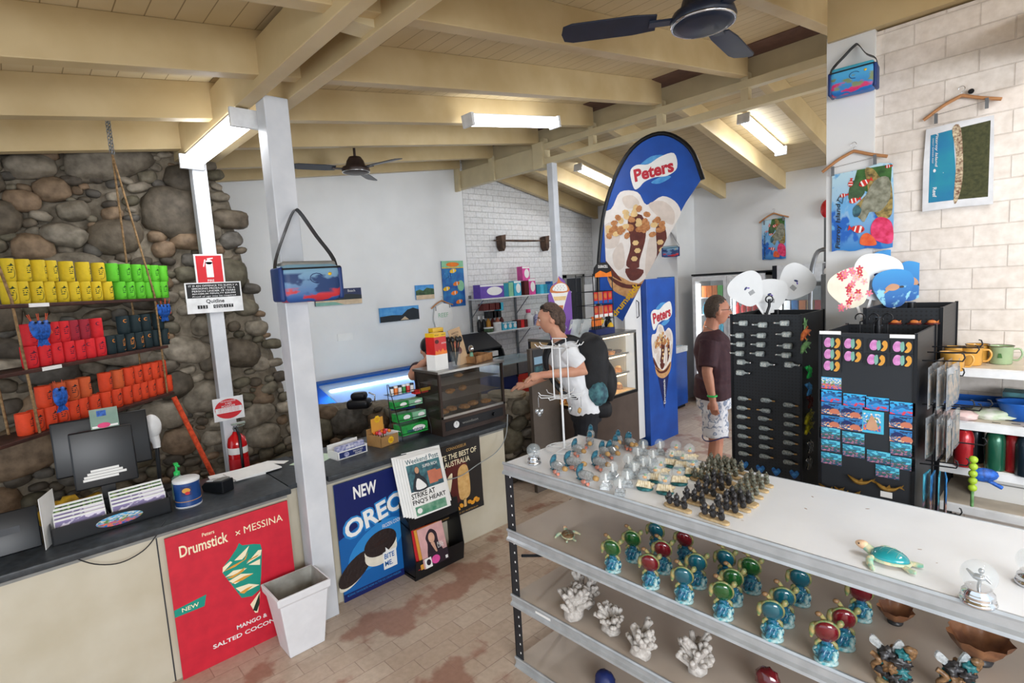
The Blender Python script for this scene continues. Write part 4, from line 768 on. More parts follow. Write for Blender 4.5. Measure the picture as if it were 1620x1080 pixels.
for i in range(8):
    for j in range(3):
        f=MB(); f.b2((-.07,-.1,0),(.07,.1,.08),('kraft','white_paper','poster_red','candy_y','sky_blue')[(i*2+j)%5]); L_=Vector((-5.28,2.57,.461))+Matrix.Rotation(H90,3,'Z')@Vector((.18+.17*i,.22+.24*j,0)); f.build('ice_cream_box',None,L_,H90,'%s ice cream box inside the long blue freezer'%(('brown','white','red','yellow','blue')[(i*2+j)%5]),'ice cream box','%s ice cream boxes in the long blue freezer'%(('brown','white','red','yellow','blue')[(i*2+j)%5]))
t=root('ice_cream_freezer',(-4.75,4.47,0),H90,'small chest freezer with a red front panel beside the ledge end','freezer')
mat('freezer_red','d23a2c',.45,var=.03)
f=MB(); f.b2((-.22,0,0),(.62,.60,.88),'dk_blue'); f.build('cabinet',t,bevel=.006)
f=MB(); f.b2((.02,-.012,.30),(.60,0,.87),'freezer_red'); f.text('Drumstick',(.28,.76),.07,'ochre',.38,y=-.013,bold=.02); f.build('front_panel',t)
f=MB(); f.b2((-.23,-.015,.88),(.63,.62,1.02),'steel'); f.b2((-.20,.03,1.02),(.60,.58,1.03),'freezer_glass'); f.b2((.0,-.02,.85),(.02,.0,1.02),'black_plastic'); f.build('lid_frame',t)
# grey column that closes the kitchen side
mat('dark_column','5a5048',.5,c2='4a423b',scale=4)
f=MB(); f.b2((-3.52,3.46,0),(-3.48,3.84,1.38),'dark_column'); f.build('side_panel',None,(0,0,0),0,'narrow dark brown panel standing behind the white wire rack','panel')
f=MB(); f.b2((-.07,0,-.12),(.07,.004,.12),'dark_grey'); f.art(rect(-.055,-.02,.055,.05),0,'freezer_light'); f.art(rect(-.055,-.10,.055,-.04),0,'ink_teal'); f.build('notice',None,(-3.475,3.56,1.25),H90,'small framed notice on the dark brown panel','notice')
# wall shelves (world-aligned, facing +x)
WSX=-6.28
t=root('wall_shelf_unit',(WSX,5.0,0),H90,'white bracketed wall shelves of chemist goods on the white brick','shelf')
for z in (1.80,1.30,.80):
    f=MB(); f.b2((0,-.33,z-.02),(2.0,0,z),'white_metal'); f.build('shelf_board',t)
for x in (.02,.95,1.75):
    f=MB(); f.b2((x,-.03,.5),(x+.03,0,1.85),'galv'); f.build('upright',t)
    for z in (1.78,1.28,.78):
        f=MB(); f.tube([(x+.015,-.32,z),(x+.015,-.02,z-.28)],.007,'galv',5); f.build('bracket',t)
def prod(x,z,w_,h_,c,label,cat='packet',d=.12,y=-.24,c2=None,shape='box',grp='products on the white wall shelves'):
    f=MB()
    if shape=='box':
        f.b2((-w_/2,-d/2,0),(w_/2,d/2,h_),c)
        if c2: f.art(ell(.1*w_,h_*.5,w_*.33,h_*.32),-d/2,c2); f.b2((-w_/2+.001,-d/2-.001,h_*.86),(w_/2-.001,-d/2,h_*.98),c2)
    elif shape=='bottle': f.lathe([(w_*.42,0),(w_*.5,.01),(w_*.5,h_*.6),(w_*.22,h_*.75),(w_*.22,h_*.8)],c,n=14); f.lathe([(w_*.27,h_*.8),(w_*.27,h_),(.001,h_)],c2 or 'white_plastic',n=12)
    elif shape=='tub': f.lathe([(w_*.5,0),(w_*.5,h_*.8)],c,n=16); f.lathe([(w_*.53,h_*.8),(w_*.53,h_),(.001,h_)],c2 or 'white_plastic',n=16)
    return f.build(cat.replace(' ','_'),None,(WSX-y,5.0+x,z),H90,label,cat,grp)
mat('purple','6a4cb0',.45); mat('teal_pack','2a90a8',.45); mat('aqua','48b8d8',.4); mat('navy_pack','1c4a84',.45,c2='2a74b0',scale=30); mat('pack_pink','e050a0',.45); mat('pack_green','58b850',.45)
prod(.22,1.80,.46,.20,'purple','large purple and white nappy pack on the top wall shelf','packet',.16,c2='white_paper')
prod(.52,1.80,.09,.20,'teal_pack','first teal pack right of the purple nappy pack')
prod(.62,1.80,.09,.21,'mint_pale','pale green pack beside the teal pack')
prod(.76,1.80,.15,.23,'aqua','pale blue pack with white oval on the top wall shelf',c2='white_paper')
prod(.96,1.80,.10,.22,'dark_red','dark pink narrow pack on the top wall shelf')
prod(1.08,1.80,.15,.25,'pack_pink','pink pack standing on the top wall shelf',c2='white_paper')
prod(.96,2.025,.16,.22,'pack_pink','pink pack stacked on top of the others',c2='white_paper')
for k in range(4): prod(1.22+.085*k,1.80,.08,.15,('teal_pack','aqua','teal_pack','navy_pack')[k],'small %s box on the top wall shelf, %s of the run'%(('teal','aqua','teal','navy')[k],('first','second','third','fourth')[k]))
for k in range(4): prod(1.56+.085*k,1.80,.08,.19,'navy_pack','navy carton in the row at the right end of the top wall shelf',grp='navy cartons on the top wall shelf')
for k in range(3): prod(.10+.12*k,1.62,.10,.10,'dark_red',('left','middle','right')[k]+' dark red hair brush pack hanging under the top wall shelf')
for k in range(3): prod(.20+.07*k,1.50,.10,.10,'black_plastic','black sunglasses case hanging '+('left','centre','right')[k]+' under the top wall shelf')
prod(.40,1.60,.08,.12,'aqua','aqua card hanging under the top wall shelf')
for k,c in enumerate(('black_plastic','black_plastic','ochre','dark_red','ink_coral','dark_red')): prod(.08+.09*k,1.34,.06,.20,c,('%s slim bottle, number from left: %s, on the middle wall shelf'%({'black_plastic':'black','ochre':'yellow','dark_red':'dark red','ink_coral':'coral'}[c],('one','two','three','four','five','six')[k])),'bottle',shape='bottle',y=-.18) if 0 else prod(.08+.09*k,1.30,.07,.24,c,'%s slim bottle %s on the middle wall shelf'%({'black_plastic':'black','ochre':'yellow','dark_red':'dark red','ink_coral':'coral'}[c],('at the left end','second from the left','before the red bottles','right of the yellow one','right of the dark red one','left of the white tub')[k]),'bottle',shape='bottle',y=-.14)
prod(.14,1.30,.14,.07,'bush','flat green tub at the left end of the middle wall shelf','tub',shape='tub',y=-.27)
prod(.32,1.30,.12,.13,'white_plastic','short white tub on the middle wall shelf','tub',shape='tub',y=-.27)
for k in range(3): prod(.45+.10*k,1.30,.09,.11,'aqua',('left','middle','right')[k]+' aqua box on the middle wall shelf',c2='white_paper')
for k in range(3): prod(.75+.075*k,1.30,.07,.12,'dark_red' if k!=1 else 'red_wrap',('left','middle','right')[k]+' red box on the middle wall shelf')
prod(1.02,1.30,.14,.27,'white_plastic','large white bottle with red cap on the middle wall shelf','bottle',shape='bottle',c2='pink')
prod(1.20,1.30,.10,.22,'lilac','grey bottle beside the large white bottle','bottle',shape='bottle')
prod(1.34,1.30,.10,.10,'purple','small purple box on the middle wall shelf')
prod(1.50,1.30,.20,.12,'dk_blue','blue tub on the middle wall shelf','tub',shape='tub',c2='dk_blue'); prod(1.52,1.421,.18,.06,'green_plastic','green tub standing on the blue tub','tub',shape='tub',c2='green_plastic'); 
for k in range(8): prod(1.02+.09*k,.80,.075,.20,('freezer_blue','freezer_blue','freezer_blue','freezer_blue','ink_coral','red_wrap','purple','pink')[k],'%s carton on the lowest wall shelf, %s'%(('blue','blue','blue','blue','coral','red','purple','pink')[k],('at its left end','second of four blue','third of four blue','fourth of four blue','next to the blue ones','right of the coral one','right of the red one','at its right end')[k]),'carton',shape='bottle' if k<4 else 'box')
# black bread bin stand in front
t=root('black_display_bin',(-5.40,4.25,0),H90,'black sloped display bin below the wall shelves','display bin')
f=MB()
f.prism([(0,.0),(.5,.0),(.5,1.30),(.45,1.33),(.1,1.10),(0,.85)],.0,.02,'black_plastic','yz'); f.prism([(0,.0),(.5,.0),(.5,1.30),(.45,1.33),(.1,1.10),(0,.85)],.68,.70,'black_plastic','yz'); f.b2((0,.48,0),(.7,.5,1.31),'black_plastic'); f.prism([(.12,1.12),(.46,1.31),(.46,1.33),(.12,1.14)],.0,.7,'black_plastic','yz'); f.b2((0,0,.0),(.7,.48,.70),'black_plastic'); f.build('housing',t)
for z in (.86,1.0): f=MB(); f.b2((.02,.02+(z-.8),z),(.68,.48,z+.012),'white_metal'); f.build('tray',t)
for k in range(4):
    f=MB(); f.b2((-.06,-.08,0),(.06,.08,.07),('candy_y','orange_wrap','aqua','white_paper')[k]); f.build('snack_box',None,(-5.16+.0-.45,4.37+.15*k,1.014),H90,'%s snack box in the black display bin'%('yellow','orange','aqua','white')[k],'snack box')
# driftwood and board
mat('driftwood','5c4434',.7,c2='3a2a20',scale=10)
t=root('wooden_oar_rack',(-6.27,5.62,2.66),H90,'dark carved paddle on two wooden brackets high on the white brick','wall ornament')
f=MB(); f.tube([(-.12,-.10,.0),(.1,-.10,.0),(.55,-.10,.0),(1.15,-.10,.01)],[.008,.014,.018,.008],'driftwood',8); f.build('paddle',t)
for x in (.06,1.05): f=MB(); f.prism([(-.05,.09),(.05,.09),(.045,-.12),(.03,-.16),(-.03,-.16),(-.045,-.12)],-.12,0,'driftwood'); f.X=Matrix.Translation((x,0,0)); g=MB(); g.X=f.X; g.prism([(-.045,.07),(.045,.09),(.035,-.10),(.0,-.16),(-.035,-.10)],-.13,0,'driftwood'); g.build('bracket',t)
# doorway in the brick wall
f=MB(); f.b2((XB+.0,7.2,0),(XB+.03,7.68,2.03),'white_wall'); struct(f,'door_1')
f=MB()
for (a,b_) in (((XB,7.16,0),(XB+.06,7.22,2.08)),((XB,7.66,0),(XB+.06,7.72,2.08)),((XB,7.16,2.03),(XB+.06,7.72,2.09))): f.b2(a,b_,'grey_trim')
f.b2((XB+.03,7.24,0),(XB+.04,7.64,2.02),'dark_grey'); struct(f,'door_2')
# ================================================================ cake case and things on it
mat('laminate_brown','5d5049',.45,c2='524640',scale=5); mat('case_lamp','ffd9a0',.4,emit=5,var=0); mat('case_back','cfc0a4',.6); mat('mdf','e8c68c',.6)
CX,CY=-3.30,3.86; t=root('cake_display_case',(CX,CY,0),H90,'glass cake display case with brown laminate base and warm lights','display case'); W,D=1.06,.60; ZT=1.42
f=MB(); f.b2((0,0,.08),(W,D,.74),'laminate_brown'); f.b2((.02,.04,0),(W-.02,D,.08),'black_plastic'); f.build('base',t,bevel=.004)
f=MB(); f.b2((0,0,.74),(W,.02,.77),'black_metal'); f.build('bottom_rail',t); f=MB(); f.b2((0,0,ZT-.03),(W,D,ZT),'steel')
f.build('frame',t)
for x in (0,W-.02):
    for y in (0,D-.02): f=MB(); f.b2((x,y,.77),(x+.02,y+.02,ZT-.03),'black_metal'); f.build('frame_post',t)
f=MB(); f.b2((.02,.004,.77),(W-.02,.010,ZT-.03),'glass'); f.build('front_glass',t)
f=MB(); f.b2((W-.012,.02,.77),(W-.006,D-.02,ZT-.03),'glass'); f.build('side_glass',t)
f=MB(); f.b2((.02,D-.02,.77),(W-.02,D-.01,ZT-.03),'case_back'); f.build('back_panel',t)
for z in (.95,1.16):
    f=MB(); f.b2((.02,.10,z),(W-.02,D-.03,z+.012),'glass'); f.b2((.02,.09,z-.004),(W-.02,.10,z+.016),'steel'); f.build('glass_shelf',t)
    f=MB(); f.b2((.05,.11,z-.022),(W-.05,.135,z-.006),'case_lamp'); f.build('strip_lamp',t)
f=MB(); f.b2((.05,.05,ZT-.05),(W-.05,.08,ZT-.032),'case_lamp'); f.build('strip_lamp',t)
f=MB(); f.b2((.02,.02,.768),(W-.02,D-.03,.776),'mdf'); f.build('case_floor',t)
def ontc(x,y,z): return Vector((CX,CY,z))+Matrix.Rotation(H90,3,'Z')@Vector((x,y,0))
n=0
for z,rows,lbl in ((.777,3,'case floor'),(.963,2,'lower glass shelf'),(1.173,2,'upper glass shelf')):
    for j in range(rows):
        for i in range(8):
            f=MB(); n+=1
            if z<1.1: f.prism([(-.04,0),(.045,0),(.05,.03),(0,.06),(-.03,.045)],-.03,.03,'pastry'); f.ico((0,0,.05),(.035,.03,.02),'mdf',2,.3,4,seed=n)
            else: f.lathe([(.035,0),(.05,.03),(.04,.035),(.001,.036)],'choc' if i%3 else 'pastry',n=12)
            f.build('pastry',None,ontc(.09+.12*i,.16+.13*j,z),.7*n,'golden pastry wedge on the %s of the cake case'%lbl if z<1.1 else ('round dark' if i%3 else 'round golden')+' tart on the upper glass shelf of the cake case','pastry','pastries on the %s'%lbl if z<1.1 else ('dark' if i%3 else 'golden')+' tarts on the upper glass shelf')
# purple cone sign
mat('sign_purple','7a48a8',.5,var=.02); mat('cone_orange','d07838',.5); 
t=MB(); t.X=Matrix(); W,Hh=.23,.62
t.prism([(0,0),(W,0),(W,.46),(.19,.50),(.17,.57),(.115,.62),(.10,.57),(.04,.53),(.03,.48),(0,.44)],0,.006,'sign_purple')
t.art([(.03,.46),(.115,.20),(.20,.46)],0,'white_paper'); t.art(smooth_closed([(.03,.46),(.035,.52),(.09,.55),(.11,.61),(.13,.57),(.19,.53),(.205,.46)],3),-.0008,'cone_orange'); t.art(smooth_closed([(.05,.48),(.07,.53),(.13,.55),(.18,.53),(.185,.47)],3),-.0016,'white_paper'); t.art([(.05,.42),(.18,.42),(.17,.38),(.06,.38)],-.0012,'mdf'); t.art([(.09,.33),(.145,.33),(.14,.29),(.095,.28)],-.0012,'cone_orange')
for k in range(12): t.art(ell(.065+.03*(k%4)+.01*(k//4%2),.485+.018*(k//4),.004,.003,6),-.0024,'sign_black')
t.text('CLASS',(.12,.11),.024,'lilac',.10,y=-.0008); t.text('ACT',(.12,.05),.024,'lilac',.07,y=-.0008)
p=atD(872,528,5.1); t.build('cone_sign',None,(-3.62,3.90,ZT+.001),R(50),'purple standing sign with a layered ice cream cone','sign')
# acrylic holders
mat('acrylic','dfe8ea',.08,alpha=.35,var=0)
for k in range(4):
    f=MB(); f.X=Matrix.Rotation(.35+.05*k,4,'X'); f.b2((-.05,0,0),(.05,.004,.20),'acrylic'); f.b2((-.04,-.002,.02),(.04,0,.15),'white_paper') if k%2 else None; f.X=Matrix(); f.b2((-.05,-.06,0),(.05,0,.004),'acrylic'); f.b2((-.05,-.062,0),(.05,-.058,.04),'acrylic'); f.build('menu_holder',None,ontc(.16+.075*k,.12+.10*(k%2),ZT+.001),H90-.2,('leftmost of the clear holders on the cake case','second clear holder with a white card','third clear holder from the left','clear holder nearest the battery stand')[k],'holder')
f=MB(); f.prism([(-.35,-.22),(.35,-.22),(.35,.2),(-.35,.2)],0,.012,'mdf','xy'); f.build('wooden_board',None,ontc(.24,.30,ZT+.0005) if 0 else (-3.6,3.74,ZT+.001) and ontc(.28,.32,ZT+.001),H90,'pale wooden board lying on the cake case','board') if 0 else None
# battery stand
mat('batt_orange','e87820',.35,metal=.3)
bs=ontc(.57,.15,ZT+.001); t=root('battery_stand',bs,H90,'black wire battery stand on the right of the cake case','stand')
f=MB(); f.b2((-.17,-.12,.0),(.15,.12,.06),'dk_blue'); f.build('base_tray',t)
f=MB()
for (x,y) in ((-.17,-.11),(.15,-.11),(-.17,.11),(.15,.11)): f.tube([(x,y,.06),(x,y,.62)],.005,'black_metal',6)
for z in (.16,.30,.44,.60): f.tube([(-.17,-.11,z),(.15,-.11,z),(.15,.11,z),(-.17,.11,z)],.004,'black_metal',5,closed=True)
f.build('wire_frame',t)
f=MB(); f.prism([(-.16,.60),(.14,.60),(.12,.68),(.06,.73),(-.08,.73),(-.14,.68)],-.118,-.105,'black_plastic'); f.text('DURACELL',(-.01,.69),.028,'white_paper',.16,y=-.12,bold=.02); f.prism([(-.15,.585),(.13,.585),(.12,.64),(.04,.62),(-.06,.65),(-.14,.62)],-.122,-.119,'orange_wrap'); f.build('header',t)
def onb(x,y,z): return bs+Matrix.Rotation(H90,3,'Z')@Vector((x,y,z))
for r_,z in enumerate((.32,.46)):
    for k in range(4):
        f=MB(); f.b2((-.032,-.004,0),(.032,.004,.12),('red_wrap','ink_coral','red_wrap','red_wrap')[k]); f.art(ell(0,.075,.022,.03),-.004,'cone_orange'); f.art(rect(-.03,0,.03,.03),-.0045,('white_paper','freezer_blue')[r_]); f.build('battery_card',None,onb(-.13+.08*k,-.10,z-.14),H90,'red carded pack in the %s row of the battery stand, %s'%(('lower','upper')[r_],('left end','second from left','third from left','right end')[k]),'battery pack')
for k in range(5):
    f=MB(); f.cyl((0,0,0),(0,0,.13),.014,'batt_orange',12); f.cyl((0,0,0),(0,0,.03),.0143,'black_metal',12); f.build('torch',None,onb(-.14+.032*k,-.06,.061),0,'orange and black battery tube at the foot of the battery stand','battery','battery tubes in the stand')
f=MB(); f.ico((0,0,.08),(.045,.04,.07),'black_plastic',2); f.ico((0,-.02,.06),(.04,.04,.05),'candy_y',2); f.ico((0,0,.15),(.03,.03,.03),'black_plastic',2); f.build('bee_toy',None,onb(.11,-.07,.061) if 0 else onb(.20,.0,0.001),H90,'yellow and black toy on the right of the battery stand','toy')
f=MB(); f.ico((0,0,.07),(.045,.035,.07),'dark_red',2); f.art(ell(0,.07,.03,.03),-.036,'candy_y'); f.build('lighter_display',None,onb(.05,.0,.061),H90,'dark red and yellow display in the middle of the battery stand base','display')
# small white shelf rack further behind the stand
f=MB()
for z in (1.25,1.45,1.70): f.b2((-.12,-.1,z),(.12,.1,z+.015),'white_metal'); 
f.b2((-.13,-.1,0),(-.12,.1,2.0),'white_metal'); f.b2((.12,-.1,0),(.13,.1,2.0),'white_metal'); f.b2((-.12,.09,0),(.12,.1,2.0),'white_metal'); f.build('white_shelf_rack',None,(-4.60,5.95,0),H90-.3,'narrow white rack with red packets beside the doorway','shelf')
for k,z in enumerate((1.27,1.47,1.72)):
    for j in range(2): f=MB(); f.b2((-.04,-.03,0),(.04,.03,.16),'dark_red'); f.art(ell(0,.08,.025,.03),-.03,'ink_coral'); f.build('snack_packet',None,(-4.53-.0,5.90+.1*j,z-.003),H90-.3,'red packet on the %s shelf of the narrow white rack, %s'%(('lowest','middle','top')[k],('left','right')[j]),'packet')
# white cupboard and blue totem
f=MB(); t=root('tall_cupboard',(-3.47,4.96,0),H90,'tall white cupboard between the cake case and the blue totem','cupboard')
f=MB(); f.b2((0,.02,.10),(.335,.55,1.93),'white_wall'); f.b2((.0,.06,0),(.36,.5,.10),'black_plastic'); f.build('carcass',t)
d_=MB(); d_.b2((.003,0,.105),(.332,.018,1.925),'white_wall'); d_=d_.build('door',t); f=MB(); f.tube([(.24,0,1.52),(.24,-.03,1.54),(.24,-.03,1.70),(.24,0,1.72)],.006,'dark_grey',8); f.build('handle',d_)
mat('totem_blue','17479c',.4,c2='1a53b2',scale=4); mat('peters_red','c0283a',.4,var=.02); mat('wafer','d8a874',.5,c2='c4905c',scale=30); mat('nut','c88c58',.5,c2='a86a3c',scale=40); mat('petal','dfd2c8',.4,var=.05); mat('cream_white','efe9e4',.4,var=.04); mat('choc_sauce','6a3026',.3,c2='552218')
def logo(f,cx,cz,s,y,ang=.16):
    def tr(P): return [(cx+(x*math.cos(ang)-z*math.sin(ang))*s,cz+(x*math.sin(ang)+z*math.cos(ang))*s) for x,z in P]
    f.art(tr(smooth_closed([(-.3,.22),(0,.34),(.3,.28),(.2,.18),(-.2,.2)],3)),y,'sky_blue'); f.art(tr(smooth_closed([(-.1,-.25),(.1,-.33),(.38,-.25),(.2,-.18)],3)),y,'sky_blue')
    f.art(tr(smooth_closed([(-.52,-.28),(-.55,.12),(-.38,.24),(-.1,.18),(.2,.27),(.52,.26),(.54,-.08),(.3,-.2),(0,-.16),(-.25,-.2),(-.4,-.3)],4)),y-.0008,'white_paper')
    f.text('Peters',(cx,cz),.30*s,'peters_red',.94*s,y=y-.0018,ang=ang,bold=.04)
def sundae(f,cx,cz,s,y,tip=True,wd=1):
    def tr(P): return [(cx+x*s*wd,cz+z*s) for x,z in P]
    f.art(tr(smooth_closed([(-.5,.45),(-.48,.75),(-.3,.78),(-.18,.98),(.02,.95),(.12,.78),(.3,.86),(.46,.74),(.5,.5),(.42,.1),(.25,-.25),(-.2,-.28),(-.42,.05)],4)),y,'cream_white')
    f.art(tr(smooth_closed([(-.36,-.02),(-.30,-.28),(0,-.40),(.30,-.28),(.36,-.02),(0,-.2)],4)),y-.0008,'wafer')
    if tip: f.art(tr([(-.27,-.30),(.27,-.30),(.0,-1.2)]),y-.0001,'oreo_navy')
    f.art(tr(smooth_closed([(-.10,.62),(.06,.66),(.10,.4),(.02,.1),(.0,.0),(-.14,.04),(-.08,.3)],4)),y-.0016,'choc_sauce')
    f.art(tr(smooth_closed([(.22,.5),(.32,.46),(.32,.2),(.2,-.02),(.22,.2)],4)),y-.0016,'choc_sauce')
    f.art(tr(smooth_closed([(-.45,.2),(-.40,-.0),(-.2,-.16),(-.3,-.0)],4)),y-.0016,'choc_sauce'); f.art(tr(smooth_closed([(-.38,-.06),(-.2,-.24),(.15,-.25),(.35,-.05),(.1,-.19),(-.15,-.2)],4)),y-.0022,'choc_sauce'); f.art(tr(smooth_closed([(-.15,.0),(.06,-.03),(.0,-.14),(-.1,-.15)],3)),y-.0024,'choc_sauce')
    for q in ([(-.46,.5),(-.30,.62),(-.2,.5),(-.24,.3),(-.4,.3)],[(.14,.78),(.3,.8),(.42,.66),(.40,.5),(.26,.6)],[(.12,.30),(.20,.42),(.20,.0),(.08,-.1)],[(-.30,.2),(-.18,.34),(-.16,.05),(-.26,.0)],[(-.16,.9),(-.04,.92),(.04,.8),(-.1,.76)],[(.36,.36),(.46,.42),(.44,.2),(.36,.06)]): f.art(tr(smooth_closed(q,4)),y-.0012,'mdf' if 0 else 'petal')
    r=random.Random(3)
    for k in range(46):
        a=r.uniform(0,6.28); q=r.random()**.6; x=-.04+.36*q*math.cos(a); z=.60+.17*q*math.sin(a)-.1*abs(math.cos(a))*q; f.art(tr(ell(x,z,.045,.035,7,r.uniform(0,3))),y-.0026-.0001*k,'nut' if k%3 else 'mdf')
    for (x,z) in ((-.02,.32),(.0,.22),(-.04,.12),(.26,.3),(.28,.2)): f.art(tr(ell(x,z,.04,.035,6)),y-.006,'mdf')
t=root('ice_cream_totem',(-3.40,5.30,0),H90,'tall blue box totem with an ice cream sundae picture','totem'); f=MB(); f.b2((0,0,0),(.62,.22,1.95),'totem_blue'); f.build('totem_box',t,bevel=.004)
f=MB(); logo(f,.31,1.52,.42,-.001); f.build('logo',t); f=MB(); sundae(f,.31,.95,.47,-.001); f.text('Drumstick',(.315,.60),.04,'white_paper',.30,y=-.005,ang=H90,bold=.02); f.build('sundae_print',t)
# feather banner
t=root('feather_banner',(-3.60,4.63,0),R(17),'large blue feather banner with a sundae hanging under the truss','banner'); 
def bpt(px,py):  # point on the banner's own plane
    n=Vector((math.sin(R(17)),-math.cos(R(17)),0)); P=Vector((-3.60,4.63,0)); d=ray(px,py); q=CO+d*(n.dot(P-CO)/n.dot(d)); l=Matrix.Rotation(-R(17),3,'Z')@(q-P); return (l.x,l.z)
ol=[bpt(*q) for q in ((985,508),(950,480),(947,440),(950,390),(955,345),(965,305),(980,268),(1000,238),(1025,220),(1050,214),(1075,224),(1095,245),(1110,283),(1085,320),(1050,385),(1020,440))]
ol=[ol[0]]+[tuple(v) for v in curve(ol[1:13],3)]+ol[13:]
f=MB(); f.prism(ol,-.003,.003,'totem_blue'); f.build('fabric',t)
f=MB(); edge=[bpt(*q) for q in ((948,500),(946,440),(949,390),(954,345),(964,305),(979,267),(999,236),(1024,217),(1050,211),(1076,221),(1097,243),(1112,284))]; f.tube([(x,0,z) for x,z in curve([Vector((x,z,0)).xz if 0 else Vector((x,z,0)) for x,z in edge],3) for x,z in [(x,z)]] if 0 else [Vector((v.x,0,v.y)) for v in curve([Vector((x,z,0)) for x,z in edge],3)],.022,'black_metal',8); x0,z0=edge[0]; f.tube([(x0,0,z0),(x0,0,ZT+.01)],.014,'black_metal',8); f.cyl((x0,0,ZT+.001),(x0,0,ZT+.02),.07,'black_metal',20); f.build('pole',t)
c=bpt(1034,270); f=MB(); logo(f,c[0],c[1],.42,-.004,.12); f.build('logo',t)
c=bpt(1000,398); f=MB(); sundae(f,c[0]+.06,c[1]-.17,.80,-.004,False,1.12)
a_=Vector(bpt(1112,280)); b_=Vector(bpt(985,508)); dd=(b_-a_).normalized(); nn=Vector((-dd.y,dd.x)); 
if nn.dot(Vector(bpt(960,350))-a_)<0: nn=-nn
nv=[]
for (x,y,z) in f.v:   # keep the print inside the slanted hem
    k=(Vector((x,z))-a_).dot(nn)
    if k<.012: q=Vector((x,z))+nn*(.012-k); x,z=q
    nv.append((x,y,z))
f.v=nv
xl=bpt(958,400)[0]; f.v=[(max(x,xl),y,z) for x,y,z in f.v]
# trim the part of the print that would pass the slanted lower edge
f.build('sundae_print',t)
c=bpt(990,474); f=MB(); f.text('drumstick',(c[0],c[1]),.07,'candy_y',.42,y=-.012,ang=.85,bold=.03); f.build('lettering',t)
# blue freezer far, drinks fridges, towel, bag, reef poster
t=root('ice_cream_freezer',(-4.02,6.25,0),H90,'blue chest freezer with white top standing behind the man in the maroon shirt','freezer')
f=MB(); f.b2((0,0,.05),(1.05,.62,.84),'totem_blue'); f.b2((.03,.03,0),(1.02,.6,.05),'black_plastic'); f.art(smooth_closed([(.1,.2),(.12,.38),(.2,.3),(.24,.12)],3),0,'candy_y'); f.build('cabinet',t); f=MB(); f.b2((-.01,-.01,.84),(1.06,.63,.92),'white_metal'); f.b2((.05,.05,.92),(1.0,.58,.93),'freezer_glass'); f.build('top',t)
coral_print('print_poster_yellow','1c64b0','1a3c80',[('e0b020',.0,.5,6),('3a8ac0',.4,1,6)])
p=atX(1074,445,-4.24); f=MB(); f.b2((0,0,0),(.30,.006,.62),'print_poster_yellow'); f.build('poster',None,(-4.60,7.485,1.33),0,'blue and yellow reef poster right of the blue totem','poster')
mat('fridge_lamp','f4faff',.4,emit=5,var=0); mat('fridge_inner','dfe6e8',.5)
FX,FY=-3.99,7.45; t=root('drinks_fridge',(FX,FY,0),0,'two-door glass drinks fridge with white frame by the far wall','fridge'); W=1.05
f=MB(); f.b2((0,.04,0),(.03,.55,1.94),'white_metal'); f.b2((W-.03,.04,0),(W,.55,1.94),'white_metal'); f.b2((0,.04,0),(W,.55,.14),'white_metal'); f.b2((0,.52,.14),(W,.55,1.94),'fridge_inner'); f.b2((0,.04,1.90),(W,.55,1.94),'white_metal'); f.b2((-.01,.0,1.94),(W+.01,.55,1.965),'black_plastic'); f.build('cabinet',t)
for k in range(2):
    x0=.0+k*W/2; x1=x0+W/2; d_=MB()
    for (a,b_) in (((x0+.002,0,.14),(x0+.05,.04,1.93)),((x1-.05,0,.14),(x1-.002,.04,1.93)),((x0+.05,0,.14),(x1-.05,.04,.20)),((x0+.05,0,1.86),(x1-.05,.04,1.93))): d_.b2(a,b_,'white_metal')
    d_=d_.build('door',t); g=MB(); g.b2((x0+.05,.015,.2),(x1-.05,.02,1.86),'glass'); g.build('pane',d_)
    f=MB(); f.b2((x0+.06,.06,.25),(x0+.085,.09,1.82),'fridge_lamp'); f.build('strip_lamp',t)
for z in (.45,.75,1.05,1.35,1.60): f=MB(); f.b2((.03,.10,z),(W-.03,.5,z+.015),'white_metal'); f.build('shelf',t)
cs=['red_wrap','red_wrap','orange_wrap','pack_green','aqua','white_plastic','gold_ink']; n=0
for r_,z in enumerate((.766,1.066,1.366,1.616)):
    for i in range(11):
        if abs(i-5)<.6: continue
        c=('red_wrap' if (i>5 and r_ in (2,)) else ('orange_wrap' if i<3 and r_==3 else ('pack_green' if i<5 and r_==3 else cs[(i*3+r_*2)%7]))); f=MB(); hh=.16 if r_!=2 else .14
        if r_==3: f.b2((-.036,-.03,0),(.036,.03,.17),c)
        else: f.lathe([(.03,0),(.034,.01),(.034,hh*.75),(.014,hh),(.014,hh+.03),(.001,hh+.03)],c,n=12)
        nm={'red_wrap':'red','orange_wrap':'orange','pack_green':'green','aqua':'aqua','white_plastic':'white','gold_ink':'golden'}[c]
        f.build('drink',None,(FX+.12+.082*i,FY+.16,z),0,'%s drink on the %s visible shelf of the white fridge'%(nm,('fourth','third','second','top')[r_]),'drink','%s drinks, %s shelf of the white fridge'%(nm,('fourth','third','second','top')[r_]))
t=root('drinks_fridge',(-2.84,7.45,0),0,'black framed glass fridge right of the white drinks fridge','fridge'); W=.75
f=MB(); f.b2((0,.0,0),(.06,.55,2.02),'black_plastic'); f.b2((W-.06,0,0),(W,.55,2.02),'black_plastic'); f.b2((0,0,0),(W,.55,.2),'black_plastic'); f.b2((0,.52,.2),(W,.55,2.02),'fridge_inner'); f.b2((.06,0,1.80),(W-.06,.5,2.02),'white_metal'); f.build('cabinet',t)
f=MB(); f.b2((.06,.01,.2),(W-.06,.016,1.80),'glass'); f.build('door_glass',t)
f=MB(); f.b2((.07,.05,.3),(.09,.08,1.78),'fridge_lamp'); f.build('strip_lamp',t)
for z in (.6,1.0,1.35): f=MB(); f.b2((.06,.08,z),(W-.06,.5,z+.015),'white_metal'); f.build('shelf',t)
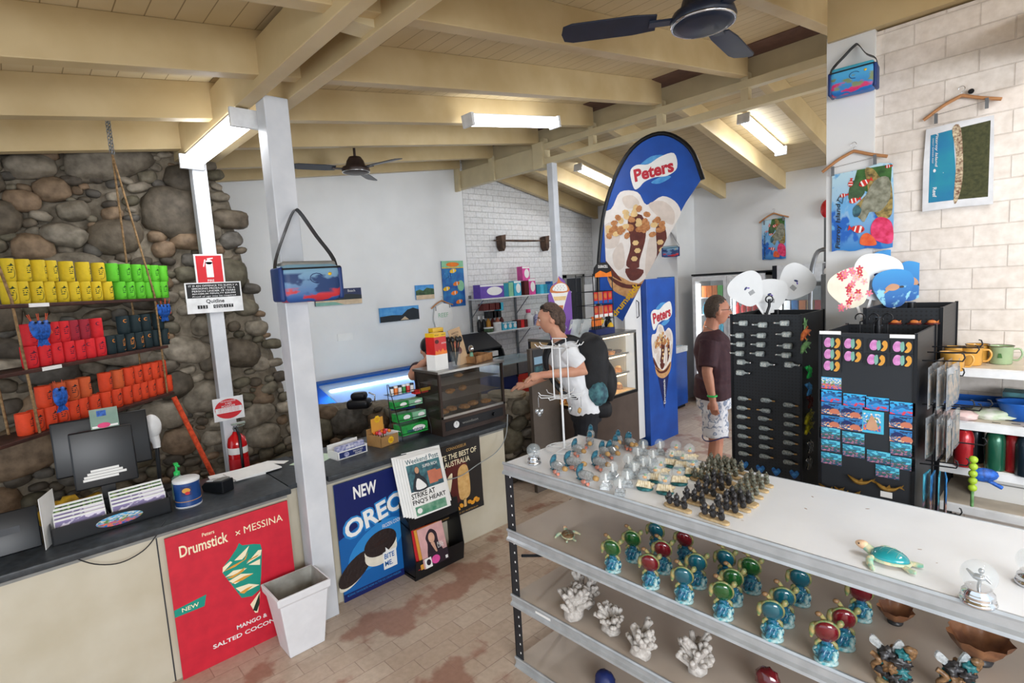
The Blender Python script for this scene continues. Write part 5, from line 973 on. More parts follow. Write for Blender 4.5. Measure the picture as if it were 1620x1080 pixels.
for r_,z in enumerate((1.016,1.366)):
    for i in range(6): c=('red_wrap','choc','white_plastic','navy_pack','cone_orange','gold_ink')[(i+r_*2)%6]; f=MB(); f.b2((-.04,-.05,0),(.04,.05,.18),c); f.build('chilled_pack',None,(-2.84+.13+.095*i,7.65,z),0,'%s chilled pack on the %s shelf of the black fridge'%(dict(red_wrap='red',choc='brown',white_plastic='white',navy_pack='navy',cone_orange='orange',gold_ink='golden')[c],('lower','upper')[r_]),'packet')
# pictures on the bricks
# ================================================================ spinner racks
def peg(name,base,c1='1c2026',c2='0a0b0d'):
    m,nt,b,N,L=base_nodes(name,.5); tc=N('ShaderNodeTexCoord'); v=N('ShaderNodeTexVoronoi'); v.inputs['Scale'].default_value=55; v.inputs['Randomness'].default_value=0
    L(tc.outputs['Object'],v.inputs['Vector']); L(ramp(N,L,v.outputs['Distance'],[(0,c2),(.22,c2),(.26,c1),(1,c1)]),b.inputs['Base Color']); return m
peg('pegboard','')
def pegrack(name,x0,x1,y0,y1,z0,z1,label):
    t=root(name,((x0+x1)/2,(y0+y1)/2,0),0,label,'display rack'); w_,d=(x1-x0)/2,(y1-y0)/2
    for (a,b_) in (((-w_,-d,z0),(w_,-d+.008,z1)),((-w_,d-.008,z0),(w_,d,z1)),((-w_,-d+.008,z0),(-w_+.008,d-.008,z1)),((w_-.008,-d+.008,z0),(w_,d-.008,z1))):
        f=MB(); f.b2(a,b_,'pegboard'); f.build('pegboard_panel',t)
    f=MB()
    for sx in (-1,1):
        for sy in (-1,1): f.b2((sx*w_-.006,sy*d-.006,z0),(sx*w_+.006,sy*d+.006,z1+.004),'black_metal')
    f.b2((-w_,-d,z0-.03),(w_,d,z0),'black_metal'); f.build('corner_frame',t)
    f=MB(); f.cyl((0,0,.03),(0,0,z1+.015),.018,'black_metal'); f.lathe([(.18,0),(.18,.02),(.05,.04),(.03,.05)],'black_metal',n=32); f.build('centre_pole',t)
    return t
P1=atY(1157,498,3.12); Q1=atY(1268,497,3.12); Z1T=(P1.z+Q1.z)/2
pegrack('spinner_rack',P1.x,Q1.x,3.12,3.12+(Q1.x-P1.x)*.95,.25,Z1T,'black pegboard spinner of little glass bottles beside the man in the maroon shirt')
P2=atY(1298,524,2.52); Q2=atY(1450,531,2.52); Z2T=(P2.z+Q2.z)/2
pegrack('spinner_rack',P2.x,Q2.x,2.52,2.90,.25,Z2T,'black pegboard spinner of fish magnets and cards behind the white shelving')
mat('bottle_glass','c9d2d4',.08,alpha=.75,coat=.5,var=.15,scale=120,c2='7c8a8c'); mat('label_white','e8e8e0',.5,var=.1,scale=200,c2='9ab0b8'); mat('cork','b8925c',.7); mat('sand_blue','5c8c9c',.5,c2='d8d0b8',scale=150)
def mini_bottle(kind,loc,flip,label,group,src=[{}]):
    key=(kind,flip); C_=src[0]
    if key in C_: return clone(C_[key],loc,None,label,group)
    f=MB(); s=-1 if flip else 1
    if kind=='mag':
        f.lathe([(.001,-.028),(.014,-.028),(.0165,-.024),(.0165,.012),(.006,.024),(.005,.042)],'bottle_glass',n=12,axis=(-s,0,0)); g=MB(); g.lathe([(.001,.042),(.007,.043),(.007,.052),(.001,.053)],'chrome',n=10,axis=(-s,0,0)); h=MB(); h.b2((-.010,-.0178,-.011),(.022,-.0165,.011),'label_white') if s>0 else h.b2((-.022,-.0178,-.011),(.010,-.0165,.011),'label_white')
        o=f.build('mini_bottle',None,loc,0,label,'miniature bottle',group); g.build('cap',o); h.build('paper_label',o)
    else:
        f.lathe([(.001,-.034),(.011,-.034),(.0135,-.028),(.0135,.008),(.006,.018),(.004,.028)],'bottle_glass',n=12,axis=(s,0,0)); o=f.build('mini_bottle',None,loc,0,label,'miniature bottle',group)
        g=MB(); g.cyl((.026*s,0,0),(.042*s,0,0),.0045,'cork',8); g.build('cork',o); h=MB(); h.ico((-.008*s,-.003,-.003),(.02,.009,.006),'sand_blue',1); h.build('ship',o)
    C_[key]=o; return o
def pz(X_,Y_,s,ox,oy): return ox+X_/s,oy+Y_/s
for k,(X_,Y_) in enumerate(((105,148),(215,158),(340,148),(85,218),(208,218),(352,212),(90,268),(205,270),(358,278),(85,320),(200,322),(350,330))):
    mini_bottle('mag',atY(*pz(X_,Y_,3.6,1145,470),3.100),False,'clear bottle magnet with cap to the left, high on the bottle spinner','bottle magnets, caps left')
for (X_,Y_) in ((105,370),(238,382),(378,385),(100,430)): mini_bottle('mag',atY(*pz(X_,Y_,3.6,1145,470),3.100),True,'clear bottle magnet with cap to the right, upper bottle spinner','bottle magnets, caps right')
for col,(xs) in enumerate((((115,578),(110,632),(110,682),(112,740),(115,792),(118,843),(120,892)),((248,588),(230,645),(232,692),(238,748),(238,800),(238,853),(240,908)),((378,615),(380,675),(382,725),(380,778),(378,830),(372,888),(378,942)))):
    for r_,(X_,Y_) in enumerate(xs): mini_bottle('ship',atY(*pz(X_,Y_,3.6,1145,470),3.104),(col==1 and r_==1),'corked ship bottle low on the bottle spinner, %s column'%('left','middle','right')[col],'corked bottles, %s column'%('left','middle','right')[col])
mat('heart_blue','2a86c8',.3,c2='1c4ea0',scale=60,coat=.4)
hp=smooth_closed([(0,-.024),(-.022,.0),(-.024,.016),(-.012,.024),(0,.014),(.012,.024),(.024,.016),(.022,0)],4)
for k,(X_,Y_) in enumerate(((118,953),(210,978),(300,993),(403,1008))):
    f=MB(); f.prism(hp,-.005,.0,'heart_blue'); f.art(smooth_closed([(-.012,.0),(0,.008),(.012,.002),(.0,-.008)],3),-.005,'sky_blue'); f.build('heart_magnet',None,atY(*pz(X_,Y_,3.6,1145,470),3.118),0,'blue heart magnet at the foot of the bottle spinner, %s'%('leftmost','second from left','third from left','rightmost')[k],'magnet','heart magnets')
# trinkets on the right side of the bottle spinner (its +x face)
SXF=Q1.x+.012
mat('lizard_green','5a8a50',.4,c2='7aa870',scale=40); mat('lizard_red','b8502c',.4,c2='d88040',scale=40); mat('lizard_yellow','c8c020',.4,c2='202820',scale=60); mat('silver_trinket','b8bcc0',.2,metal=.8)
def lizard(f,mt,s=1):
    f.tube([(0,-.06*s,.0),(0,-.03*s,.012*s),(0,0,.012*s),(0,.03*s,.004*s),(0,.07*s,-.012*s)],[.006*s,.012*s,.014*s,.010*s,.002*s],mt,8)
    for q in (-.025,.02):
        f.tube([(0,q*s,.005*s),(.012*s,(q-.008)*s,-.012*s)],[.004*s,.003*s],mt,6)
    for k in range(5): f.prism([(-.035*s+.016*s*k,.02*s),(-.027*s+.016*s*k,.02*s),(-.031*s+.016*s*k,.030*s)],-.002,.002,mt,'yz')
for k,(px,py,mt,l) in enumerate(((1275,529,'lizard_red','red and orange crocodile on the right side of the bottle spinner'),(1275,549,'lizard_green','green crocodile below the red one on the bottle spinner'),(1281,660,'lizard_yellow','upper yellow spotted lizard on the right side of the bottle spinner'),(1281,676,'lizard_yellow','lower yellow spotted lizard on the right side of the bottle spinner'))):
    f=MB(); lizard(f,mt,1.15); p=atX(px,py,SXF+.01); o=f.build('reptile_trinket',None,p,0,l,'trinket'); o.rotation_euler=(.35,0,0)
f=MB(); f.prism([(math.cos(a)*(.035 if k%2 else .012),math.sin(a)*(.035 if k%2 else .012)) for k,a in enumerate([2*PI*j/10 for j in range(10)])],0,.006,'lizard_green','yz'); f.build('starfish_trinket',None,atX(1273,512,SXF),0,'green starfish at the top right side of the bottle spinner','trinket')
for k,(px,py,mt,l) in enumerate(((1277,588,'green_plastic','bright green clip on the right side of the bottle spinner'),(1277,615,'sky_blue','blue and white shells on the right side of the bottle spinner'),(1279,635,'dark_red','dark red beaded trinket on the right side of the bottle spinner'),(1279,706,'silver_trinket','upper silver chain bunch on the right side of the bottle spinner'),(1277,732,'silver_trinket','lower silver chain bunch on the right side of the bottle spinner'))):
    f=MB()
    for j in range(9): f.ico((.008,.03*math.cos(j*2.4),.028*math.sin(j*1.9)),(.010,.012,.012),mt,1,.3,5,seed=j)
    f.tube([(0,-.03,.03),(.01,0,.0),(.01,.03,-.03)],.005,mt,6); f.tube([(0,.03,.03),(.01,0,.0),(.01,-.03,-.03)],.005,mt,6)
    f.build('trinket_bunch',None,atX(px,py,SXF),0,l,'trinket')
# cards and magnets on the second rack
cards=[('print_pinkfish','pink and yellow fish magnet',.072,.05,((110,215),(207,220),(330,228),(442,235),(110,270),(207,280),(318,296),(442,300),(108,325))),
('print_reef','bright reef card',.08,.05,((103,407),)),('print_dolphin','dolphin reef card',.082,.052,((103,468),(217,488),(322,505),(444,528))),
('print_reef_dark','dark turtle reef card',.082,.052,((102,528),(200,545),(440,592),(102,590),(200,603),(442,660))),
('print_murky','murky reef card',.08,.05,((98,645),(210,668),(443,722),(98,703),(212,730),(330,758),(445,788),(105,765),(372,828)))]
for mt,l,w_,h_,ps in cards:
    src=None
    for (X_,Y_) in ps:
        p=atY(*pz(X_,Y_,3,1280,470),2.518); lb=l+' on the front of the magnet spinner'; gr=l+'s'
        if src is None:
            f=MB(); f.b2((-w_/2,-.004,-h_/2),(w_/2,0,h_/2),mt)
            if mt=='print_pinkfish': f.art(smooth_closed([(.008,-.02),(.02,-.022),(.03,-.008),(.030,.012),(.02,.02),(.012,.008),(.018,-.005)],3),-.004,'ochre'); f.art(smooth_closed([(-.03,.0),(-.02,.02),(-.004,.018),(.0,0),(-.008,-.018),(-.024,-.018)],3),-.004,'fish_lilac'); f.art(smooth_closed([(-.006,.012),(.006,.02),(.008,-.01),(-.002,-.02)],2),-.0048,'sea_green')
            if mt=='print_dolphin': f.art(smooth_closed([(-.03,-.004),(-.02,.008),(0,.014),(.014,.006),(.02,.012),(.018,-.002),(.0,.004),(-.015,-.004)],3),-.004,'navy_pack')
            if mt=='print_reef_dark': f.art(smooth_closed([(-.032,.004),(-.02,.016),(0,.012),(.004,.004),(-.01,-.002)],3),-.004,'dk_blue'); f.art(smooth_closed([(-.005,-.01),(.01,.002),(.03,-.002),(.034,-.018),(.01,-.02)],3),-.004,'ink_coral')
            src=f.build('souvenir_magnet',None,p,0,lb,'magnet',gr)
        else: clone(src,p,None,lb,gr)
f=MB(); f.b2((-.04,-.004,-.046),(.04,0,.046),'aqua'); f.art(rect(-.03,-.036,.03,.036),-.004,'print_reef'); f.art(smooth_closed([(-.02,-.03),(-.01,.01),(.0,.03),(.015,.0),(.02,-.03)],3),-.005,'skin_ink'); f.build('souvenir_magnet',None,atY(*pz(300,592,3,1280,470),2.518),0,'square blue-framed magnet in the gap of the magnet spinner','magnet')
for k,(X_,Y_) in enumerate(((100,168),(442,186))): f=MB(); f.b2((-.04,-.003,-.007),(.04,0,.007),'white_paper'); f.build('price_strip',None,atY(*pz(X_,Y_,3,1280,470),2.514),0,('left','right')[k]+' white price strip on the top edge of the magnet spinner','label')
mat('gold','b8924c',.25,metal=.8,c2='7a5c28')
for k,(X_,Y_) in enumerate(((245,868),(375,900),(105,908),(180,925),(455,1003))):
    f=MB(); f.tube(curve([(-.045,-.012,.018),(-.02,-.014,.0),(.0,-.014,-.006),(.025,-.014,.0),(.045,-.012,.016)],4),[.002,.004,.006,.008,.009,.010,.010,.010,.010,.010,.009,.008,.007,.005,.004,.003,.002],'gold',8); f.prism([(.038,.01),(.056,.026),(.05,.012),(.058,.004)],-.016,-.012,'gold'); f.prism([(-.004,.0),(.008,.016),(.012,.0)],-.016,-.012,'gold'); f.build('dolphin_magnet',None,atY(*pz(X_,Y_,3,1280,470),2.518),0,'golden curved dolphin low on the magnet spinner, %s'%('upper left','upper right','lower far left','lower left','lowest right')[k],'magnet')
f=MB(); f.b2((-.02,-.003,-.012),(.02,0,.012),'white_paper'); f.build('price_tag',None,atY(*pz(367,936,3,1280,470),2.516),0,'white tag under the right golden dolphin','label')
# wire clips standing on the magnet spinner
t=root('wire_clip_stand',((P2.x+Q2.x)/2,2.71,Z2T+.02),0,'black curled wire stand on top of the magnet spinner','stand')
f=MB(); f.cyl((0,0,-.10),(0,0,.03),.012,'black_metal'); f.build('stem',t)
for k in range(3): f=MB(); f.tube([(-.06+.05*k,-.03,-.1),(-.06+.05*k,-.03,.0)]+[(-.06+.05*k+.018*math.sin(a),-.03,.03-.018*math.cos(a)) for a in [R(300)*j/10 for j in range(11)]],.003,'black_metal',6); f.build('wire_curl',t)
# bags and hooks on the magnet spinner's right side
SX2=Q2.x+.01
mat('poly_bag','b8bcc0',.15,alpha=.55,coat=.3,var=.2,scale=20,c2='80868c'); mat('bag_print','607078',.4,c2='b0a090',scale=40)
def hook(p,Ln,label=None):
    f=MB(); f.tube([(0,0,0),(Ln*.86,0,.004),(Ln*.95,0,.004),(Ln,0,.018),(Ln*.97,0,.032),(Ln*.92,0,.034)],.0028,'black_metal',6); return f.build('display_hook',None,p,0,label or 'black wire display hook on the right side of the magnet spinner','hook','wire hooks on the magnet spinner')
for (yy,zz,Ln) in ((2.60,1.60,.13),(2.70,1.62,.16),(2.80,1.63,.16),(2.86,1.50,.10),(2.62,1.42,.16),(2.75,1.40,.20),(2.85,1.36,.16),(2.60,1.18,.12),(2.72,1.16,.14),(2.84,1.22,.18),(2.62,.96,.12),(2.74,.94,.12),(2.80,.875,.20),(2.70,.70,.14),(2.62,.69,.13),(2.86,.74,.12)): hook((SX2-.004,yy,zz),Ln)
for r_,zz in enumerate((1.58,1.38)):
    for k,yy in enumerate((2.60,2.70,2.80)):
        for j in range(3):
            f=MB(); f.b2((-.0015,-.045,-.165),(.0015,.045,0),'poly_bag'); f.b2((-.003,-.035,-.15),(.003,.035,-.03),'bag_print'); f.build('bagged_souvenir',None,(SX2+.025+.03*j,yy,zz),rnd.uniform(-.12,.12),'clear bag with grey souvenir, %s row at the magnet spinner side'%('upper','lower')[r_],'souvenir bag','bagged souvenirs, %s row'%('upper','lower')[r_])
for k in range(4): f=MB(); f.b2((-.002,-.04,-.20),(.002,.04,0),'print_reef_dark' if k%2 else 'print_murky'); f.build('souvenir_card',None,(SX2+.02+.02*k,2.60,1.15),.1*k-.1,'tall reef card hanging below the bags on the magnet spinner','card','tall reef cards')
for k in range(5): f=MB(); f.tube([(0,0,0),(0,0,-.02)],.002,'chrome',5); f.ico((0,0,-.05),(.010,.008,.035),'orange_wrap' if k<4 else 'dk_blue',2,.2,6,seed=k); f.tube([(.006*math.cos(a),0,.006+.008*math.sin(a)) for a in [2*PI*j/8 for j in range(8)]],.0015,'chrome',4,closed=True); f.build('keyring',None,(SX2+.03+.022*k,2.60,.95),.2*k,('orange' if k<4 else 'dark blue')+' keyring hanging low on the side of the magnet spinner','keyring','orange keyrings' if k<4 else None)
mat('lime','a8c838',.4)
f=MB(); 
for k in range(5): f.ico((0,0,-.03*k),(.016,.014,.016),'lime',2)
f.tube([(0,0,0),(0,0,.05)],.002,'black_metal',5); f.tube([(0,0,-.13),(0,0,-.2)],.006,'lizard_green'); f.build('turtle_string',None,(SX2+.14,2.80,1.17),0,'string of lime green turtles hanging from a hook','trinket')
for k in range(4): f=MB(); f.lathe([(.010,0),(.012,.02),(.012,.075),(.008,.08),(.001,.085)],'white_plastic' if k<3 else 'mdf',n=10); f.tube([(0,0,.085),(0,0,.11)],.003,'cork',6); f.build('shell_figure',None,(SX2+.10+.03*k,2.80-.02*k,.76),0,'small white hanging figure low beside the magnet spinner','trinket','white hanging figures') if k<3 else f.build('shell_figure',None,(SX2+.075,2.80,.76),0,'small tan hanging figure beside the white ones','trinket')
f=MB(); f.ico((0,0,0),(.05,.02,.03),'fish_blue',2); f.tube([(-.04,0,.01),(.06,0,-.05)],.008,'fish_blue'); f.build('blue_ornament',None,(SX2+.17,2.84,1.10),.4,'blue hanging ornament right of the lime turtles','trinket')
# taller black rack behind
P3=atY(1368,492,2.98); Q3=atY(1490,497,2.98)
pegrack('spinner_rack',P3.x,Q3.x,2.98,3.38,.3,(P3.z+Q3.z)/2+.02,'taller black rack standing between the magnet spinner and the brick wall')
for k,px in enumerate((1415,1446,1474)):
    f=MB(); fish_mesh(f,(0,0,0),.35,0,0,'cone_orange','dark_red'); f.ico((0,0,-.008),(.028,.006,.008),'dark_red',1,.4,6); f.build('coral_brooch',None,atY(px,509,2.972),0,('left','middle','right')[k]+' little orange coral piece on the taller black rack','trinket')
# fans on sticks
mat('fan_white','dfe2e4',.6,var=.02); mat('coral_pk','f0b0b4',.6); mat('flower','ece4d0',.6); mat('flower_red','c8344c',.6)
coral_print('print_fan_turtle','2a8ac8','1450a0',[('8ac8e0',.0,.5,4)])
def hand_fan(px,py,D,s,ang,kind,label):
    p=atD(px,py,D); o=root('hand_fan',p,R(40),label,'hand fan'); o.rotation_euler=(0,-ang,R(40))
    s*=1.22; ol=smooth_closed([(0,-.50),(.24,-.42),(.47,-.02),(.50,.22),(.36,.42),(.0,.50),(-.36,.42),(-.50,.22),(-.47,-.02),(-.24,-.42)],4); ol=[(x*s,z*s) for x,z in ol]
    f=MB(); mt={'w':'fan_white','t':'print_fan_turtle','f':'flower'}[kind]; f.prism(ol,-.0015,.0015,mt)
    if kind=='w':
        f.art(ell(-.02*s,.05*s,.06*s,.03*s,8,.4),-.0015,'dk_blue'); f.art(ell(.05*s,.02*s,.04*s,.02*s,8,-.6),-.0015,'purple')
        for k in range(8): f.art(rect((-.02+.02*k)*s,-.2*s,(-.01+.02*k)*s,-.08*s),-.0015,'dark_grey')
    if kind=='t': f.art(smooth_closed([(-.2*s,.0),(-.05*s,.12*s),(.12*s,.08*s),(.14*s,.0),(0,-.06*s)],4),-.0015,'skin_ink'); f.art(ell(.2*s,.02*s,.06*s,.03*s),-.0015,'dark_grey'); f.art(smooth_closed([(-.18*s,-.02*s),(-.24*s,-.12*s),(-.1*s,-.04*s)],2),-.002,'skin_ink')
    if kind=='f':
        r=random.Random(2)
        for k in range(26):
            cx,cz=r.uniform(-.4,.4)*s,r.uniform(-.42,.42)*s; 
            for q in range(5): f.art(ell(cx+.05*s*math.cos(q*1.257+k),cz+.05*s*math.sin(q*1.257+k),.045*s,.026*s,7,q*1.257+k),-.0015-.00005*k,('flower_red','pink_wrap','coral_pk')[k%3])
            f.art(ell(cx,cz,.015*s,.015*s,6),-.003-.00005*k,'candy_y')
    f.build('fan_leaf',o); g=MB(); g.b2((-.006,-.002,-.9*s),(.006,.002,-.5*s),'white_plastic'); g.build('handle',o)
hand_fan(1182,458,3.12,.165,.55,'w','white hand fan, leftmost of three on the bottle spinner'); hand_fan(1218,468,3.16,.165,-.05,'w','white hand fan with black clip, middle of three on the bottle spinner'); hand_fan(1258,447,3.20,.175,-.75,'w','white hand fan, rightmost of three on the bottle spinner')
f=MB(); f.tube([(-.05,0,-.14),(0,0,0),(0,0,.04)],.008,'black_metal'); f.tube([(.02*math.sin(a),0,.04-.02*math.cos(a)) for a in [2*PI*j/12 for j in range(12)]],.004,'black_metal',6,closed=True); f.build('fan_clip',None,atD(1217,484,3.10),R(40),'black ring clip holding the white fans','clip')
hand_fan(1345,456,2.72,.165,.35,'f','hand fan with red and white flowers'); hand_fan(1387,438,2.76,.195,-.25,'w','large white hand fan between the flower fan and the turtle fans'); hand_fan(1404,424,2.86,.16,0,'t','pale blue turtle fan partly behind the large white fan'); hand_fan(1413,456,2.72,.16,.05,'t','turtle fan lowest, just above the magnet spinner'); hand_fan(1443,446,2.78,.165,-.55,'t','dark blue turtle fan at the right of the bunch')
# ================================================================ right wall: column and towels, shelving
WY_=3.44
def towel_frame(px,py,s,label,y,far=False):
    p=atY(px,py,y); t=root('clothes_hanger',p,0,label,'hanger'); hanger(t,s); return p
# column towel
coral_print('print_towel','bfe0ec','2a7cc4',[('1c60b8',.0,.5,3),('6aa8d8',.3,1,6)])
mat('fish_orange','d8382c',.5,c2='c82820'); mat('turtle_grey','9a9a88',.6,c2='6a6a58',scale=35); mat('turtle_tan','b09858',.6,c2='5a5030',scale=45); mat('coral_pink','e84a7c',.6,c2='c8244c',scale=30); mat('coral_org','e8703c',.6,c2='d8502c',scale=30); mat('reef_green','4a7a3c',.6,c2='2c5024',scale=20)
def clown(f,x,z,s,a,y):
    c,s_=math.cos(a),math.sin(a)
    def tr(P): return [(x+(u*c-v*s_)*s,z+(u*s_+v*c)*s) for u,v in P]
    f.art(tr(smooth_closed([(-.5,0),(-.2,.3),(.25,.2),(.45,0),(.25,-.2),(-.2,-.3)],3)),y,'fish_orange'); f.art(tr([(.4,0),(.65,.22),(.65,-.22)]),y,'fish_orange'); f.art(tr([(-.28,.26),(-.15,.28),(-.12,-.26),(-.28,-.24)]),y-.0008,'white_paper'); f.art(tr([(.1,.24),(.2,.22),(.2,-.2),(.1,-.22)]),y-.0008,'white_paper'); f.art(tr(ell(-.36,.06,.05,.05,6)),y-.0012,'sign_black')
def fishtowel(name,loc,W,H,label,rz=0):
    f=MB(); n=14; vs=[];
    ol=[(0,0)]+[(W*k/10,.006*math.sin(k*1.3)) for k in range(1,10)]+[(W,0),(W*1.01,H*.5),(W*.98,H),(W*.78,H*1.03),(W*.5,H*.99),(W*.2,H*.985),(0,H*.98),(-.01*W,H*.5)]
    f.prism(ol,0,.005,'print_towel'); y=0
    f.art([(.42*W,.99*H),(.35*W,.80*H),(.6*W,.7*H),(.95*W,.6*H),(.97*W,.99*H)],y,'reef_green')
    f.art(smooth_closed([(.55*W,.98*H),(.68*W,.97*H),(.80*W,.85*H),(.96*W,.78*H),(.98*W,.40*H),(.8*W,.36*H),(.66*W,.48*H),(.55*W,.36*H),(.40*W,.44*H),(.36*W,.52*H),(.50*W,.62*H),(.60*W,.72*H)],4),y-.001,'turtle_tan')
    f.art(smooth_closed([(.70*W,.82*H),(.92*W,.84*H),(.95*W,.6*H),(.80*W,.45*H),(.62*W,.45*H),(.55*W,.34*H),(.48*W,.40*H),(.50*W,.55*H)],4),y-.0018,'turtle_grey')
    f.art(smooth_closed([(.36*W,.50*H),(.42*W,.56*H),(.5*W,.50*H),(.46*W,.42*H),(.38*W,.42*H)],3),y-.0026,'ink_teal')
    f.art(smooth_closed([(.7*W,.12*H),(.66*W,.28*H),(.78*W,.38*H),(.98*W,.30*H),(.99*W,.05*H)],4),y-.0026,'coral_pink'); f.art(smooth_closed([(.5*W,.06*H),(.5*W,.16*H),(.6*W,.2*H),(.72*W,.12*H),(.74*W,.04*H)],4),y-.003,'coral_org')
    f.art(smooth_closed([(.28*W,.66*H),(.34*W,.86*H),(.5*W,.82*H),(.55*W,.7*H),(.4*W,.6*H)],4),y-.0012,'bush')
    for (x,z,s,a) in ((.32,.84,.14,1.4),(.55,.82,.2,.4),(.2,.70,.13,.1),(.38,.62,.17,.2),(.44,.26,.24,2.9),(.92,.97,.1,0)): clown(f,x*W,z*H,s*W,a,y-.004)
    f.text('Fitzroy Island',(.12*W,.32*H),.10*W,'ink_dark',.58*H,y=-.004,ang=H90,bold=.02,italic=.2)
    f.tube([(.10*W,-.004,.66*H),(.18*W,-.004,.60*H),(.20*W,-.004,.68*H),(.13*W,-.004,.69*H),(.09*W,-.004,.64*H)],.002,'ink_dark',5)
    return f.build('souvenir_towel',None,loc,rz,label,'towel')
a_=atY(1316,398,3.405); b_=atY(1412,392,3.405); c_=atY(1312,275,3.405)
TW=b_.x-a_.x; TH=c_.z-a_.z; fishtowel('souvenir_towel',(a_.x,3.405,a_.z),TW,TH,'blue towel with turtle and orange fish on the white pier')
p=atY(1354,240,3.40); t=root('clothes_hanger',(p.x-.01,3.40,p.z),0,'wooden hanger clipped to the turtle towel on the white pier','hanger'); hanger(t,.76)
a_=atY(1206,411,8.03); b_=atY(1243,407,8.03); c_=atY(1206,348,8.03)
fishtowel('souvenir_towel',(a_.x,8.03,a_.z),b_.x-a_.x,c_.z-a_.z,'small looking turtle towel on the far white wall'); p=atY(1224,338,8.02); t=root('clothes_hanger',(p.x,8.02,p.z),0,'wooden hanger high on the far white wall','hanger'); hanger(t,1.0)
# beach towel on the bricks
a_=atY(1459,335,3.43); b_=atY(1571,322,3.43); c_=atY(1473,202,3.43); W=b_.x-a_.x; H=c_.z-a_.z-.0
mat('sea_teal','1f8a9c',.6,c2='1a6a9c',scale=5); mat('forest','4a4a2c',.8,c2='33381f',scale=60); mat('shore','cfc0a0',.7,c2='6a4030',scale=90); mat('towel_white','dcdde0',.8)
f=MB(); f.prism([(0,0),(.5*W,.01*H),(W,0),(.985*W,.6*H),(.97*W,1.0*H),(.5*W,1.01*H),(.03*W,.99*H),(.0,.55*H)],0,.006,'towel_white'); f.art([(.09*W,.10*H),(.50*W,.10*H),(.47*W,.5*H),(.42*W,.93*H),(.10*W,.91*H)],0,'sea_teal'); f.art([(.50*W,.10*H),(.93*W,.09*H),(.93*W,.95*H),(.42*W,.93*H),(.49*W,.6*H)],0,'forest'); f.art(smooth_closed([(.46*W,.10*H),(.52*W,.10*H),(.58*W,.4*H),(.53*W,.93*H),(.41*W,.93*H),(.48*W,.6*H)],4),-.001,'shore')
f.text('Fitzroy Island',(.19*W,.72*H),.055*W if 0 else .05*W,'towel_white',.40*H,y=-.0015,ang=-H90,bold=.02,italic=.2); f.text('GREAT BARRIER REEF',(.14*W,.72*H),.02*W,'towel_white',.3*H,y=-.0015,ang=-H90)
f.text('Reef',(.18*W,.22*H),.06*W,'towel_white',.12*H,y=-.0015,ang=-H90,bold=.02); f.art(ell(.17*W,.48*H,.02*W,.02*H),-.0015,'towel_white'); f.art(ell(.30*W,.44*H,.006*W,.006*W,6),-.0015,'towel_white')
f.build('souvenir_towel',None,(a_.x,3.43,a_.z),0,'white-edged aerial beach towel hanging on the bricks','towel')
p=atY(1521,153,3.425); t=root('clothes_hanger',(p.x,3.425,p.z),0,'wooden hanger holding the beach towel on the bricks','hanger'); hanger(t,.72)
f=MB(); f.lathe([(.012,0),(.010,.01),(.004,.02)],'black_plastic',n=12,axis=(0,1,0)); f.build('wall_hook',None,(p.x+.035,3.425,p.z+.015),0,'small black stub on the bricks beside the hanger hook','hook')
# cooler bags
mat('navy_side','1c3a78',.5)
def coolerbag(name,p,rz,s,label,mt,strap=1.0):
    t=root(name,p,rz,label,'bag')
    f=MB(); f.rbox((0,0,0),(.32*s,.17*s,.20*s),mt,.05*s,seg=5); f.build('bag_body',t)
    f=MB(); f.rbox((0,.005*s,.085*s),(.28*s,.13*s,.05*s),'grey_trim' if mt!='print_turtle_bag' else 'aqua',.015*s); f.tube([(-.15*s,-.085*s,.07*s),(.15*s,-.085*s,.075*s)],.005*s,'black_plastic',6); f.build('lid',t)
    for q in (-1,1): f=MB(); f.rbox((q*.150*s,0,-.005*s),(.028*s,.155*s,.175*s),'navy_side',.013*s); f.build('side_panel',t)
    f=MB(); pts=[(-.16*s,0,.02*s),(-.15*s,0,.12*s),(-.07*s,.04*s,.30*s*strap),(-.01*s,.085*s,.40*s*strap),(.02*s,.085*s,.40*s*strap),(.08*s,.03*s,.26*s*strap),(.15*s,0,.12*s),(.155*s,0,.02*s)]
    c=curve(pts,4); 
    for k in range(len(c)-1):
        a,b_=c[k],c[k+1]; w_=.026*s; f.add([a+Vector((0,-w_,0)),a+Vector((0,w_,0)),b_+Vector((0,w_,0)),b_+Vector((0,-w_,0))],[(0,1,2,3)],'black_plastic')
    f.build('strap',t,solid=.003)
    f=MB(); f.tube([Vector((.02,-.087,.02))*s+Vector((.035*math.cos(a)*s,0,.025*math.sin(a)*s)) for a in [R(30)+R(250)*k/8 for k in range(9)]],.002*s,'dk_blue',5); f.ico((.09*s,-.085*s,.04*s),(.012*s,.003*s,.010*s),'candy_y',1); f.build('print',t)
    return t
p=atD(487,447,3.02); coolerbag('cooler_bag',p,R(86),1.07,'blue reef cooler bag hanging on the tall white post','print_bag_reef',.95)
p=atY(1350,128,3.34); coolerbag('cooler_bag',p,R(6),.66,'small turtle cooler bag high on the white pier','print_turtle_bag',.72)
p=atY(1061,398,7.43); coolerbag('cooler_bag',p,R(30),.80,'distant blue cooler bag on the white partition','print_bag_reef',.9)
